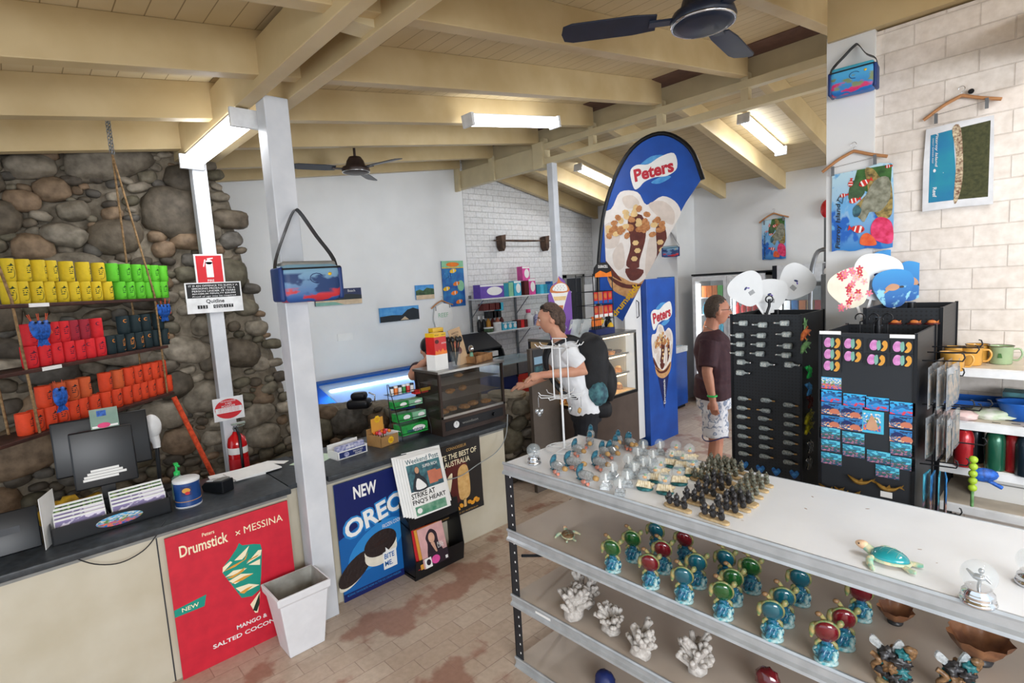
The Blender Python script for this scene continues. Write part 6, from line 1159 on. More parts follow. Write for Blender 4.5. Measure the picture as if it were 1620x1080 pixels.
# wall shelving at the right
zs=[atY(1547,583,3.02).z,atY(1547,668,3.02).z,atY(1547,741,3.02).z,atY(1547,803,3.02).z,.12]
mat('shelf_cream','d9cdbb',.45); 
t=root('wall_shelving',(.5,3.02,0),0,'cream metal shelving with mugs and bottles along the brick wall','shelving')
for z in zs:
    f=MB(); f.b2((-1.2,0,z-.02),(1.6,.41,z),'shelf_cream'); f.build('shelf_board',t); f=MB(); f.prism([(-.012,z-.004),(-.002,z+.002),(0,z-.035),(-.016,z-.035)],-1.2,1.6,'white_metal','yz'); f.build('price_channel',t)
for x in (-1.2,-.2,.8,1.58): f=MB(); f.b2((x,.37,0),(x+.03,.41,zs[0]+.02),'shelf_cream'); f.build('upright',t)
mat('enamel_yellow','d8a048',.25,coat=.5); mat('enamel_green','a0b890',.25,coat=.5); mat('enamel_rim','5a4a30',.3)
def mug(p,c,label,group=None,rz=0,logo_=False):
    t=root('enamel_mug',p,rz,label,'mug',group); f=MB(); f.lathe([(.001,0),(.036,0),(.040,.004),(.042,.075),(.0445,.08),(.042,.079),(.038,.07),(.036,.008),(.001,.006)],c,n=24); f.build('cup',t)
    f=MB(); f.tube([(.0445*math.cos(a),.0445*math.sin(a),.08) for a in [2*PI*k/24 for k in range(24)]],.0015,'enamel_rim',5,closed=True); f.build('rim',t)
    f=MB(); f.tube(curve([(.04,0,.066),(.062,0,.068),(.070,0,.045),(.058,0,.02),(.041,0,.018)],4),.0045,c,6); f.build('handle',t)
    if logo_: f=MB(); f.art([(-.008,.03),(.008,.03),(.004,.05),(-.006,.05)],-.0425,'reef_green'); f.build('print',t)
for k,(px,py,l) in enumerate(((1506,586,'front left yellow enamel mug on the top wall shelf'),(1535,577,'front yellow enamel mug in the middle of the top wall shelf'),(1546,572,'yellow enamel mug behind the middle one'),(1509,576,'yellow enamel mug behind the front left one'))): q=atZ(px,py,zs[0]); mug((q.x,min(q.y,3.36),zs[0]+.001),'enamel_yellow',l,None,.2)
q=atZ(1583,575,zs[0]); mug((q.x,min(q.y,3.3),zs[0]+.001),'enamel_green','pale green enamel mug standing alone on the top wall shelf',None,0,True)
def tray(px,py,w_,d,h_,c,name,label,cat,rz=.2):
    q=atZ(px,py,zs[1]); f=MB(); 
    if name=='tray': f.b2((-w_/2,-d/2,0),(w_/2,d/2,.006),c); [f.b2(a,b_,c) for a,b_ in (((-w_/2,-d/2,0),(w_/2,-d/2+.006,h_)),((-w_/2,d/2-.006,0),(w_/2,d/2,h_)),((-w_/2,-d/2,0),(-w_/2+.006,d/2,h_)),((w_/2-.006,-d/2,0),(w_/2,d/2,h_)))]
    elif name=='bowl': f.lathe([(.001,0),(.05,0),(.075,h_*.9),(.078,h_),(.07,h_*.9),(.045,.01),(.001,.008)],c,n=24)
    else: f.ico((0,0,h_*.35),(w_/2,d/2,h_*.6),c,3,.35,2.5,seed=int(px))
    f.build(name,None,(q.x,min(q.y,3.28),zs[1]+.004),rz,label,cat)
mat('cloth_print','b8c8a8',.8,c2='e0e0d8',scale=25); mat('cloth_pink','dcc0bc',.8)
tray(1540,643,.22,.16,.05,'freezer_blue','tray','blue plastic tray on the second wall shelf','tray',.1); tray(1519,662,.13,.12,.04,'cloth_pink','folded_cloth','pinkish folded cloth in front of the blue tray','cloth'); tray(1570,660,.20,.14,.04,'cloth_print','folded_cloth','pale cloth with green leaves on the second wall shelf','cloth'); tray(1612,664,.15,.15,.08,'freezer_blue','bowl','blue bowl at the right end of the second wall shelf','bowl')
f=MB(); f.b2((-.05,-.05,0),(.05,.05,.09),'ink_teal'); f.build('storage_box',None,(atZ(1612,645,zs[1]).x,3.33,zs[1]+.004),0,'blue grey box behind the blue bowl','box')
mat('steel_red','b02028',.25,metal=.3,coat=.4); mat('steel_green','1c6048',.25,metal=.3,coat=.4); mat('steel_dark','1c2c38',.3,metal=.3,coat=.3)
for k,(px,py,c,l) in enumerate(((1524,736,'steel_red','red drink bottle at the left of the third wall shelf'),(1542,729,'steel_dark','dark drink bottle behind the left red one'),(1573,742,'steel_green','green drink bottle on the third wall shelf'),(1604,745,'steel_red','red drink bottle right of the green one'),(1594,738,'steel_dark','dark drink bottle between the green and the red one'),(1622,752,'steel_dark','dark blue drink bottle at the right edge of view'))):
    q=atZ(px,py,zs[2]); t=root('drink_bottle',(q.x,min(q.y,3.36),zs[2]+.001),0,l,'bottle'); f=MB(); f.lathe([(.001,0),(.034,0),(.036,.004),(.036,.13),(.030,.155),(.022,.165)],c,n=20); f.build('body',t); f=MB(); f.lathe([(.023,.165),(.023,.19),(.001,.192)],'black_plastic',n=16); f.tube([(-.02,0,.185),(-.012,0,.205),(.012,0,.205),(.02,0,.185)],.004,'black_plastic',6); f.build('lid',t)
for k in range(4): f=MB(); f.b2((-.09,-.08,0),(.09,.08,.12),'shelf_cream' if k%2 else 'white_paper'); f.b2((-.085,-.082,.075),(.085,-.079,.08),'grey_trim'); f.build('carton',None,(-.22+.20*k,3.24,zs[3]+.001),.04*k,('leftmost','second','third','rightmost')[k]+' pale carton on the fourth wall shelf','carton')
# background gondola beyond the pier, seen in the gap
mat('rack_grey','6f767a',.5); 
t=root('grocery_shelving',(-1.95,6.2,0),0,'grey grocery shelving seen in the gap beside the white pier','shelving')
f=MB(); f.b2((0,.38,0),(1.3,.42,2.5),'freezer_light'); f.build('back_panel',t)
for z in (.3,.7,1.1,1.5,1.82): f=MB(); f.b2((0,0,z-.04),(1.3,.38,z),'rack_grey'); f.build('shelf_board',t)
for x in (0,1.27): f=MB(); f.b2((x,.34,0),(x+.03,.38,2.5),'rack_grey'); f.build('upright',t)
for r_,z in enumerate((.70,1.10,1.50,1.82)):
    for k in range(11): c=('red_wrap','dark_red','navy_pack','ochre','cone_orange','mdf','poly_bag')[(k*3+r_*2)%7]; f=MB(); f.rbox((0,0,.10),(.09,.05,.20),c,.012); f.art(ell(0,.10,.025,.04),-.026,'white_paper'); f.build('snack_packet',None,(-1.95+.10+.11*k,6.32,z+.001),rnd.uniform(-.1,.1),'snack packet on the %s board of the grey grocery shelving'%('lower','third','second','top')[r_],'packet','snack packets, %s board of the grey shelving'%('lower','third','second','top')[r_])
f=MB(); pts=curve([(0,0,.3),(0,0,1.7),(.03,0,2.05),(.1,0,2.12),(.17,0,2.05),(.20,0,1.7),(.20,0,.3)],5); f.tube(pts,.018,'galv',8); f.tube([(0,0,.9),(.2,0,.9)],.012,'galv'); f.b2((-.12,-.2,.15),(.32,.2,.2),'galv'); f.cyl((-.02,.15,.08),(.02,.15,.08),.08,'black_plastic'); f.cyl((.18,.15,.08),(.22,.15,.08),.08,'black_plastic'); f.box((.1,-.15,.075),(.03,.03,.15),'galv'); f.build('hand_trolley',None,(atY(1288,500,4.9).x-.03,4.9,0),.2,'grey tubular hand trolley in the gap beside the white pier','trolley')
f=MB(); f.rbox((0,0,0),(.14,.03,.42),'rack_grey',.06); f.build('folding_chair',None,(atY(1310,465,5.3).x,5.3,2.0) if 0 else (atY(1311,465,6.18).x,6.17,atY(1311,465,6.18).z),0,'grey rounded panel leaning on the grocery shelving','panel')
f=MB(); f.ico((0,0,0),(.10,.05,.13),'red_gloss',3); f.build('red_bell',None,atY(1311,330,8.0),0,'red round object on the far wall behind the pier','alarm')
# ================================================================ white wire rack on the shelving top
# ================================================================ white shelving in the foreground
GX0,GX1,GY0,GY1=-1.96,1.3,1.73,2.31; GZ=[1.105,.753,.40,.05]
mat('melamine','e6eaef',.4,var=.02,scale=6); mat('melamine_shaded','c0b3a6',.45,var=.04,scale=4); mat('alu','b9bec2',.3,metal=.35); mat('angle_black','22262c',.45); mat('stain','a08878',.6)  # lower boards: same melamine, browned to paint in the shade between boards
t=root('shelving_unit',((GX0+GX1)/2,GY0,0),0,'long white four-board shelving unit with black posts in the foreground','shelving'); hw=(GX1-GX0)/2; D=GY1-GY0
for k,z in enumerate(GZ):
    f=MB(); f.b2((-hw+.0,.0,z-.018),(hw,D,z),'melamine' if k==0 else 'melamine_shaded')
    if k==0:
        r=random.Random(4)
        for q in range(9): x,y=r.uniform(-.9,.9),r.uniform(.05,.5); f.X=Matrix.Translation((x,y,z)); f.prism(ell(0,0,r.uniform(.002,.009),r.uniform(.001,.003),7,r.uniform(0,3)),0,.0004,'stain','xy'); f.X=Matrix()
    f.build('shelf_board',t)
    f=MB(); f.prism([(0,z+.003),(-.008,z+.004),(-.011,z-.004),(-.007,z-.012),(-.003,z-.014),(-.003,z-.038),(-.014,z-.046),(-.016,z-.056),(-.010,z-.060),(0,z-.056)],-hw-.012,hw,'alu','yz'); f.build('front_channel',t)
    f=MB(); f.prism([(D,z+.003),(D+.008,z),(D+.008,z-.05),(D,z-.05)],-hw-.01,hw,'alu','yz'); f.build('rear_channel',t)
for (x,y,sy) in ((-hw,.0,1),(-hw,D-.04,1),(0.75,0,1),(.75,D-.04,1),(hw-.04,0,1)):
    f=MB(); z1=GZ[0]-.02 if 1 else 0; f.b2((x-.012,y+.002,0),(x-.008,y+.042,z1),'angle_black'); f.b2((x-.012,y+.002,0),(x+.043,y+.006,z1),'angle_black')
    for k in range(int(z1/.05)):
        z=.03+.05*k
        f.b2((x+.024,y+.0010,z),(x+.030,y+.0022,z+.010),'white_paper') if k%1==0 else None
    f.build('slotted_post',t)
f=MB(); f.tube([(-hw+.03,.05,.30),(-hw+.03,.40,.02)],.012,'rack_grey'); f.tube([(-hw+.03,.05,.60),(-hw+.03,.5,.42)],.008,'angle_black'); f.build('brace',t)
f=MB(); f.b2((0,0,0),(.10,.0008,.012),'white_paper'); f.build('price_strip',None,(-1.80,GY0-.0045,GZ[2]-.032),0,'narrow paper strip in the third board front channel','label')
def gp(px,py,k): p=atZ(px,py,GZ[k]); return Vector((p.x,min(max(p.y,GY0+.018),GY1-.02) if k else min(p.y,GY1-.02),GZ[k]+.001+.007*(k==2)))
# white wire spinner
b=gp(893,710,0); b.z=GZ[0]+.004; b.y=min(b.y,2.18); t=root('wire_spinner',b,.2,'empty white wire spinner standing at the far corner of the white shelving','stand')
f=MB(); f.tube([(0,0,0),(0,0,.56)],.006,'white_metal',8); f.build('pole',t)
f=MB(); f.tube([(.10*math.cos(a),.10*math.sin(a),.003) for a in [2*PI*k/24 for k in range(24)]],.003,'white_metal',6,closed=True); f.tube([(-.10,0,.003),(.10,0,.003)],.003,'white_metal',6); f.tube([(0,-.10,.003),(0,.10,.003)],.003,'white_metal',6); f.build('base_ring',t)
for z in (.28,.545):
    f=MB(); f.tube([(.045*math.cos(a),.045*math.sin(a),z) for a in [2*PI*k/18 for k in range(18)]],.003,'white_metal',6,closed=True); f.build('ring',t)
    for k in range(10):
        a=2*PI*k/10+z; c_,s_=math.cos(a),math.sin(a); f=MB(); f.tube([(.006*c_,.006*s_,z),(.085*c_,.085*s_,z+.004),(.115*c_,.115*s_,z+.006),(.128*c_,.128*s_,z+.022)],.0025,'white_metal',6); f.build('hook',t)
for k in range(6): a=2*PI*k/6; f=MB(); f.tube([(.045*math.cos(a),.045*math.sin(a),.28),(.045*math.cos(a),.045*math.sin(a),.545)],.0035,'white_metal',6); f.build('upright_wire',t)
f=MB(); f.tube([(-.04,0,.55),(-.04,0,.59),(.04,0,.59),(.04,0,.55)],.0035,'white_metal',6); f.build('sign_holder',t)
for k,(dx,dz,l) in enumerate(((-.125,.21,'silver keyring hanging from the left of the wire spinner'),(.10,.20,'brown keyring hanging from the right of the wire spinner'),(.05,.21,'small keyring hanging in the middle of the wire spinner'))):
    u=Vector((.68,.73,0)); f=MB(); f.tube([(0,0,.075),(0,0,.02)],.0015,'chrome',5); 
    for j in range(3 if k==0 else 1): f.ico((.012*j-.01,0,.0-.015*(j%2)),(.012,.006,.018),('silver_trinket','cork','silver_trinket')[k],1,.2,4)
    f.build('keyring',None,b+u*dx+Vector((0,0,dz)),.7,l,'keyring')
# ---------------------------------------------------------------- glass ornaments on the top
mat('globe_glass','cfdbe0',.03,alpha=.20,coat=.6,var=0); mat('crystal','c6ced2',.06,alpha=.6,coat=.7,var=.2,scale=150); mat('dolphin_blue','3f8298',.25,c2='244e62',scale=80,coat=.5); mat('coral_bit','e0785c',.5,c2='e8b0a0',scale=120); mat('sand_fill','c8b49c',.8,c2='a89078',scale=200); mat('shell_cream','e4d8bc',.4,c2='c8b48c',scale=90); mat('base_teal','2c7a80',.35,c2='1c4c50',scale=80); mat('resin_dark','38383c',.35,c2='24211f',scale=90); mat('resin_green','7a8074',.3,c2='4a4030',scale=110); mat('resin_brown','8a6a48',.4,c2='5a4028',scale=100); mat('resin_tan','c8b088',.45,c2='a88c60',scale=80)
SRC={}
SCL={'dolph':1.45,'light':1.3,'shell':1.3,'dark3':1.35,'grn3':1.3,'brn3':1.3}
def put(kind,builder,loc,rz,label,cat,group,name):
    if kind in SRC: return clone(SRC[kind],loc,rz,label,group)
    o=builder(loc,rz,label,cat,group,name); SRC[kind]=o; o.scale=(SCL.get(kind,1),)*3; return o
def g_silver(loc,rz,label,cat,group,name):
    t=root(name,loc,rz,label,cat,group)
    f=MB(); f.lathe([(.001,0),(.034,0),(.036,.004),(.034,.010),(.030,.012),(.032,.018),(.031,.026),(.024,.034),(.025,.038)],'chrome',n=28); f.build('base',t)
    f=MB(); f.ico((0,0,.066),.035,'globe_glass',4); f.build('glass_globe',t)
    f=MB(); f.ico((0,0,.062),(.014,.010,.008),'silver_trinket',2); f.tube([(0,0,.036),(.002,0,.055)],.004,'silver_trinket',6); f.tube([(-.01,0,.064),(-.022,.003,.075)],[.005,.002],'silver_trinket',6); f.tube([(.01,0,.064),(.022,-.003,.054)],[.005,.002],'silver_trinket',6); f.ico((.004,0,.078),(.006,.005,.007),'silver_trinket',2); f.build('turtle',t); return t
def g_light(loc,rz,label,cat,group,name):
    t=root(name,loc,rz,label,cat,group)
    f=MB(); f.b2((-.017,-.017,0),(.017,.017,.012),'crystal'); f.prism([(-.015,.012),(.015,.012),(.010,.024),(-.010,.024)],-.012,.012,'crystal'); f.build('base',t,bevel=.002)
    f=MB(); f.ico((0,0,.040),.020,'crystal' if 0 else 'globe_glass',3); f.build('glass_globe',t)
    f=MB(); f.lathe([(.006,.022),(.003,.046),(.004,.048),(.001,.052)],'white_paper',n=10); f.lathe([(.0045,.03),(.0045,.034)],'dk_blue',n=10); f.build('lighthouse',t); return t
def g_shell(loc,rz,label,cat,group,name):
    t=root(name,loc,rz,label,cat,group)
    f=MB(); f.lathe([(.001,0),(.026,0),(.028,.004),(.022,.008)],'base_teal',n=20,sy=.8); f.build('base',t)
    f=MB()
    for k in range(7): a=-1.2+.4*k; f.tube([(.0,.0,.012),(.024*math.sin(a),-.012,.016),(.018*math.sin(a),-.006,.030)],[.007,.008,.004],'shell_cream',7)
    f.tube([(.015,0,.016),(.032,0,.022)],[.010,.003],'shell_cream',8); f.build('shell',t)
    f=MB(); f.ico((0,0,.046),.021,'globe_glass',3); f.build('glass_globe',t)
    f=MB(); f.ico((0,0,.040),(.009,.006,.006),'mango',1,.3,5); f.ico((.003,0,.048),(.005,.004,.005),'lizard_green',1); f.build('figure',t); return t
def g_dolph(loc,rz,label,cat,group,name):
    t=root(name,loc,rz,label,cat,group)
    f=MB(); f.lathe([(.001,-.03),(.013,-.03),(.015,-.024),(.015,.018),(.007,.032),(.007,.042)],'crystal',c=(.01,0,.022),n=14,axis=(1,0,.12)); f.build('bottle',t); f=MB(); f.ico((.006,0,.017),(.022,.010,.006),'coral_bit' if 0 else 'sand_fill',1,.3,5); f.build('sand',t)
    f=MB(); f.lathe([(.006,.040),(.0085,.044),(.007,.056),(.001,.057)],'cork',c=(.01,0,.022),n=10,axis=(1,0,.12)); f.build('stopper',t)
    f=MB(); f.tube(curve([(-.024,-.004,.002),(-.032,-.002,.018),(-.026,0,.036),(-.014,0,.050),(-.006,0,.054)],4),[.002,.004,.006,.008,.009,.010,.0105,.010,.0095,.009,.008,.006,.005,.004,.003,.002,.002],'dolphin_blue',8); f.prism([(-.034,.024),(-.046,.032),(-.030,.034)],-.002,.002,'dolphin_blue'); f.prism([(-.030,.006),(-.042,-.0),(-.018,-.0)],-.008,.006,'dolphin_blue'); f.build('dolphin',t)
    f=MB(); [f.ico((.010+.012*k,-.014,.006+.004*(k%2)),(.009,.006,.007),'coral_bit',1,.5,6,seed=k) for k in range(3)]; f.tube([(.03,-.012,.0),(.03,-.012,.016)],.006,'crystal',8); f.build('coral',t); return t
def Zc(X_,Y_): return 780+X_/2.5714,660+Y_/2.5714
put('silver',g_silver,gp(*Zc(168,188),0),.3,'silver turtle snow globe at the far left corner of the shelving top','snow globe',None,'snow_globe')
clone(SRC['silver'],gp(1547,953,0),.1,'silver turtle snow globe near the front edge, right of the teal turtle',scale=1.12)
clone(SRC['silver'],gp(1632,925,0),1.1,'snow globe cut by the right edge of view')
dl=['behind the far left snow globe','nearest the far left snow globe','front-most of the dolphin bottles','in the rear row of dolphin bottles']
for k,(X_,Y_,a) in enumerate(((262,222,-.4),(325,205,-.2),(375,262,-.3),(345,150,-.5),(432,205,-.4),(395,118,-.9),(452,160,-.7),(500,135,-.9),(560,120,-.8),(408,85,-.9),(485,158,-.6),(530,105,-.9),(592,112,-.7))):
    o=put('dolph',g_dolph,gp(*Zc(X_,Y_),0),a,'blue dolphin on a little lying glass bottle, left part of the shelving top','dolphin bottle','dolphin bottles','dolphin_bottle')
for k,(X_,Y_) in enumerate(((460,290),(517,315),(548,280),(488,248),(552,215),(612,225),(590,180),(652,190),(612,150),(575,245),(640,225),(680,150))):
    put('light',g_light,gp(*Zc(X_,Y_),0),.3+.2*(k%3),'clear crystal globe with a tiny lighthouse on the shelving top','lighthouse globe','lighthouse globes','lighthouse_globe')
for k,(X_,Y_) in enumerate(((618,292),(700,308),(757,272),(682,240),(727,200),(745,165),(812,238),(800,180),(660,262),(770,210))):
    put('shell',g_shell,gp(*Zc(X_,Y_),0),.2+.15*(k%4),'glass globe on a cream shell base on the shelving top','shell globe','shell globes','shell_globe')
def g_trio(mt):
    def fn(loc,rz,label,cat,group,name):
        t=root(name,loc,rz,label,cat,group)
        f=MB(); f.prism(smooth_closed([(-.040,-.008),(-.020,-.014),(.015,-.011),(.042,-.010),(.044,.006),(.01,.012),(-.038,.009)],3),0,.007,'resin_tan','xy'); f.build('base',t,bevel=.001)
        for k in range(3):
            x=-.026+.025*k; f=MB(); f.ico((x,0,.018),(.0095,.0085,.013),mt,2,.12,5,seed=k); f.ico((x,-.001,.034),(.0080,.0075,.0085),mt,2,.12,5,seed=k+4); f.tube([(x-.008,-.004,.020),(x-.006,-.009,.030)],.003,mt,6); f.tube([(x+.008,-.004,.020),(x+.006,-.009,.030)],.003,mt,6); f.prism([(x-.003,.041),(x+.003,.041),(x,.047)],-.002,.002,mt); f.build('owl',t)
        return t
    return fn
for k,(X_,Y_) in enumerate(((750,372),(822,352),(868,322),(902,298),(930,278))): put('dark3',g_trio('resin_dark'),gp(*Zc(X_,Y_),0),-.12,'three small dark figures on one tan base, left column of the figures','figurine','dark trio figures, left column','trio_figurine')
for k,(X_,Y_) in enumerate(((897,418),(952,388),(985,368),(1008,350))): put('dark3',g_trio('resin_dark'),gp(*Zc(X_,Y_),0),-.12,'three small dark figures on one tan base, right column of the figures','figurine','dark trio figures, right column','trio_figurine')
for k,(X_,Y_) in enumerate(((1012,352),(1032,325),(1055,300),(1075,280))): put('grn3',g_trio('resin_green'),gp(*Zc(X_+8,Y_-8),0),-.12,'three small grey-green figures on one tan base, front right of the figures','figurine','green trio figures, front','trio_figurine')
for k,(X_,Y_) in enumerate(((850,262),(880,240),(905,222),(935,262),(960,242),(985,222),(915,200),(950,205))): put('brn3',g_trio('resin_brown' if 0 else 'resin_green'),gp(*Zc(X_,Y_),0),-.12,'three small grey-green figures on one tan base, back rows of the figures','figurine','green trio figures, back rows','trio_figurine')
# big teal turtle on the top
mat('turtle_shell','1fa0a8',.15,c2='16808c',scale=12,coat=.8); mat('turtle_skin','e0cfa8',.35,c2='7cb8a4',scale=60); mat('turtle_head','e6c8a4',.35,c2='d8a888',scale=60)
def seaturtle(loc,rz,s,label,shell='turtle_shell'):
    t=root('turtle_figurine',loc,rz,label,'turtle figurine')
    f=MB(); f.ico((0,0,.022*s),(.062*s,.048*s,.030*s),shell,4,fn=lambda p:Vector((p.x,p.y*(1-.18*p.x),max(p.z,-.35)))); f.build('shell',t)
    f=MB(); pts=[(.062*s*math.cos(a)*1.03,.047*s*math.sin(a)*1.03*(1-.18*math.cos(a)),.016*s) for a in [2*PI*k/28 for k in range(28)]]; f.tube(pts,.006*s,'turtle_skin',8,closed=True); f.ico((0,0,.012*s),(.058*s,.042*s,.010*s),'turtle_head',3); f.build('belly',t)
    f=MB()
    for (a,b_) in (((-.045,0),(.045,0)),((-.03,-.03),(-.02,.03)),((.0,-.035),(.008,.035)),((.03,-.03),(.03,.03))):
        pp=[]
        for q in range(9):
            x=a[0]+(b_[0]-a[0])*q/8; y=a[1]+(b_[1]-a[1])*q/8; e=1-(x/.062)**2-(y/.046)**2; pp.append((x*s,y*s,(.022+.030*math.sqrt(max(e,0.02)))*s))
        f.tube(pp,.0008*s,'sea_green',5)
    f.build('shell_lines',t)
    f=MB(); f.tube([(-.05*s,0,.016*s),(-.070*s,0,.026*s),(-.085*s,0,.034*s)],[.020*s,.017*s,.015*s],'turtle_skin',10); f.ico((-.095*s,0,.036*s),(.024*s,.017*s,.016*s),'turtle_head',3,fn=lambda p:Vector((p.x,p.y*(1+.25*p.x),p.z*(1+.2*p.x)))); 
    for q in (-1,1): f.ico((-.100*s,q*.014*s,.042*s),.0035*s,'sign_black',1)
    f.build('head',t)
    for q in (-1,1):
        f=MB(); f.tube(curve([(-.04*s,q*.03*s,.014*s),(-.045*s,q*.058*s,.018*s),(-.030*s,q*.088*s,.008*s),(-.012*s,q*.105*s,.004*s)],4),[.011*s]*4+[.012*s]*4+[.009*s]*3+[.006*s,.003*s],'turtle_skin',8); f.build('flipper',t)
        f=MB(); f.tube([(.05*s,q*.02*s,.012*s),(.075*s,q*.032*s,.010*s),(.092*s,q*.035*s,.012*s)],[.009*s,.010*s,.007*s],'turtle_skin',8); f.build('hind_flipper',t)
    return t
seaturtle(gp(1408,890,0),-.15,.80,'teal turtle figurine resting alone on the shelving top')
seaturtle(gp(899,850,1),-.6,.62,'small brown turtle figurine at the left end of the second board','resin_brown')
# standing turtle pairs on the second board
mat('shell_green','165222',.12,c2='164a20',scale=14,coat=.9); mat('shell_red','740f1e',.12,c2='5a0c18',scale=14,coat=.9); mat('shell_teal','0e5c68',.12,c2='0c4c5c',scale=14,coat=.9); mat('wave_blue','1f7c90',.2,c2='184a72',scale=60,coat=.6); mat('foam_white','b8ccc8',.4,c2='4898a4',scale=70); mat('flip_olive','5a7a50',.35,c2='a8905c',scale=70)
def g_stand(sh):
    def fn(loc,rz,label,cat,group,name):
        t=root(name,loc,rz,label,cat,group)
        f=MB(); f.lathe([(.001,0),(.030,0),(.032,.005),(.028,.012)],'foam_white',n=18,sx=1.1,sy=.85); f.build('base',t)
        f=MB(); r=random.Random(3)
        f.ico((0,0,.034),(.029,.024,.034),'wave_blue',4,.45,2.6,seed=2)
        for k in range(5): a=k*1.3; f.tube(curve([(.022*math.cos(a),.018*math.sin(a),.008),(.030*math.cos(a+.4),.024*math.sin(a+.4),.03),(.018*math.cos(a+.9),.015*math.sin(a+.9),.055)],3),[.008]*3+[.009]*2+[.004]*2,'wave_blue' if k%2 else 'foam_white',7)
        f.tube([(0,0,.02),(.004,0,.05),(-.002,0,.078)],[.016,.012,.012],'wave_blue',10); f.build('wave',t)
        f=MB(); f.X=Matrix.Translation((0,-.008,.105))@Matrix.Rotation(.35,4,'X'); f.ico((0,0,0),(.034,.020,.042),sh,3); f.build('shell',t)
        f=MB(); f.X=Matrix.Translation((0,-.002,.105))@Matrix.Rotation(.35,4,'X'); f.tube([(.034*math.cos(a),0,.042*math.sin(a)) for a in [2*PI*k/22 for k in range(22)]],.005,'flip_olive',7,closed=True); f.ico((0,.008,0),(.031,.014,.038),'resin_tan',2); f.build('rim',t)
        f=MB(); f.tube([(-.004,.0,.135),(-.012,-.004,.152),(-.018,-.008,.160)],[.008,.007,.007],'flip_olive',8); f.ico((-.022,-.012,.163),(.010,.008,.008),'resin_brown',2); f.build('head',t)
        for q,e in ((-1,(-.042,-.01,.080)),(1,(.042,.0,.148))): f=MB(); f.tube(curve([(q*.022,0,.122),(q*.036,-.004,.118 if q<0 else .135),e],4),[.008]*4+[.010]*3+[.006,.004],'flip_olive',8); f.build('flipper',t)
        for q in (-1,1): f=MB(); f.tube([(q*.012,0,.075),(q*.026,.0,.062),(q*.030,-.004,.052)],[.006,.007,.004],'flip_olive',8); f.build('hind_flipper',t)
        return t
    return fn
sn={'g':('shell_green','green'),'r':('shell_red','red'),'t':('shell_teal','teal')}
for k,(px,py,c,l) in enumerate(((970,903,'g','leftmost, front row'),(1002,887,'g','second from left, set back'),(1028,930,'r','front of the red pair at left'),(1050,905,'r','rear of the red pair at left'),(1078,955,'t','front of the teal pair in the middle'),(1104,928,'t','rear of the teal pair in the middle'),(1134,988,'g','front of the green pair'),(1160,955,'g','rear of the green pair'),(1216,1018,'t','front of the right teal pair'),(1240,988,'t','rear of the right teal pair'),(1302,1054,'r','front of the right red pair'),(1334,1024,'r','rear of the right red pair'))):
    p=gp(px,py,1); 
    put('st'+c,g_stand(sn[c][0]),p,.35,'standing %s-shelled turtle, %s on the second board'%(sn[c][1],l),'turtle figurine',None,'standing_turtle')
for k,(px,py,c) in enumerate(((1030,880,'t'),(1075,895,'r'),(1140,930,'t'),(1180,945,'g'),(1258,965,'t'),(1355,990,'r'))): p=gp(px,py,1); p.y=min(p.y+.05,2.3); clone(SRC['st'+c],p,.2,'dim %s-shelled turtle in the back row of the second board, %s'%(sn[c][1],('far left','second','third','fourth','fifth','far right')[k]))
# shell bowls and mermaid ornaments
mat('bowl_brown','9a6a48',.35,c2='6e4630',scale=20)
for k,(px,py,s) in enumerate(((1416,985,1),(1548,1045,1.5))):
    p=gp(px,py,1); f=MB(); n=28; prof=[(.012,.012),(.03,.02),(.045,.04),(.052,.055)]; f.lathe([(.001,0),(.022*s,0),(.024*s,.006*s),(.014*s,.014*s)],'resin_dark',n=20); vs=[]
    for r_,z in prof:
        for j in range(n): a=2*PI*j/n; rr=r_*s*(1+.09*math.cos(a*9)*(r_/.05)); vs.append((rr*math.cos(a),rr*math.sin(a),z*s))
    f.add(vs,[(i*n+j,i*n+(j+1)%n,(i+1)*n+(j+1)%n,(i+1)*n+j) for i in range(3) for j in range(n)],'bowl_brown',True); f.build('shell_bowl',None,p,0,('smaller','larger')[k]+' brown shell bowl on a dark foot on the second board','bowl')
for k,(px,py) in enumerate(((1412,1086),(1516,1108))):
    p=gp(px,py,1); p.y=max(p.y,GY0+.04); t=root('mermaid_ornament',p,.3+.3*k,('left','right')[k]+' dark seahorse and wave ornament with clear fin on the second board','figurine')
    f=MB(); f.lathe([(.001,0),(.045,0),(.04,.012)],'resin_tan',n=16,sy=.6); f.build('base',t)
    f=MB()
    for j in range(14): a=j*2.4; f.ico((.020*math.cos(a),.014*math.sin(a),.02+.0065*j),(.020,.015,.020),('resin_dark','base_teal','resin_dark','resin_brown')[j%4],3,.9,2.2,seed=j)
    f.tube(curve([(-.03,0,.02),(-.05,0,.05),(-.035,-.01,.075),(-.055,0,.09)],4),.008,'resin_brown',8); f.tube(curve([(.02,0,.08),(.045,0,.11),(.03,-.01,.13),(.05,0,.12)],4),.010,'resin_brown',8); f.build('figure',t)
    f=MB(); f.prism(smooth_closed([(-.01,.10),(-.05,.145),(-.06,.125),(-.035,.105),(-.005,.09)],4),-.004,.004,'crystal'); f.prism(smooth_closed([(-.01,.10),(.01,.145),(.025,.13),(.0,.09)],4),-.004,.004,'crystal'); f.build('clear_fin',t)
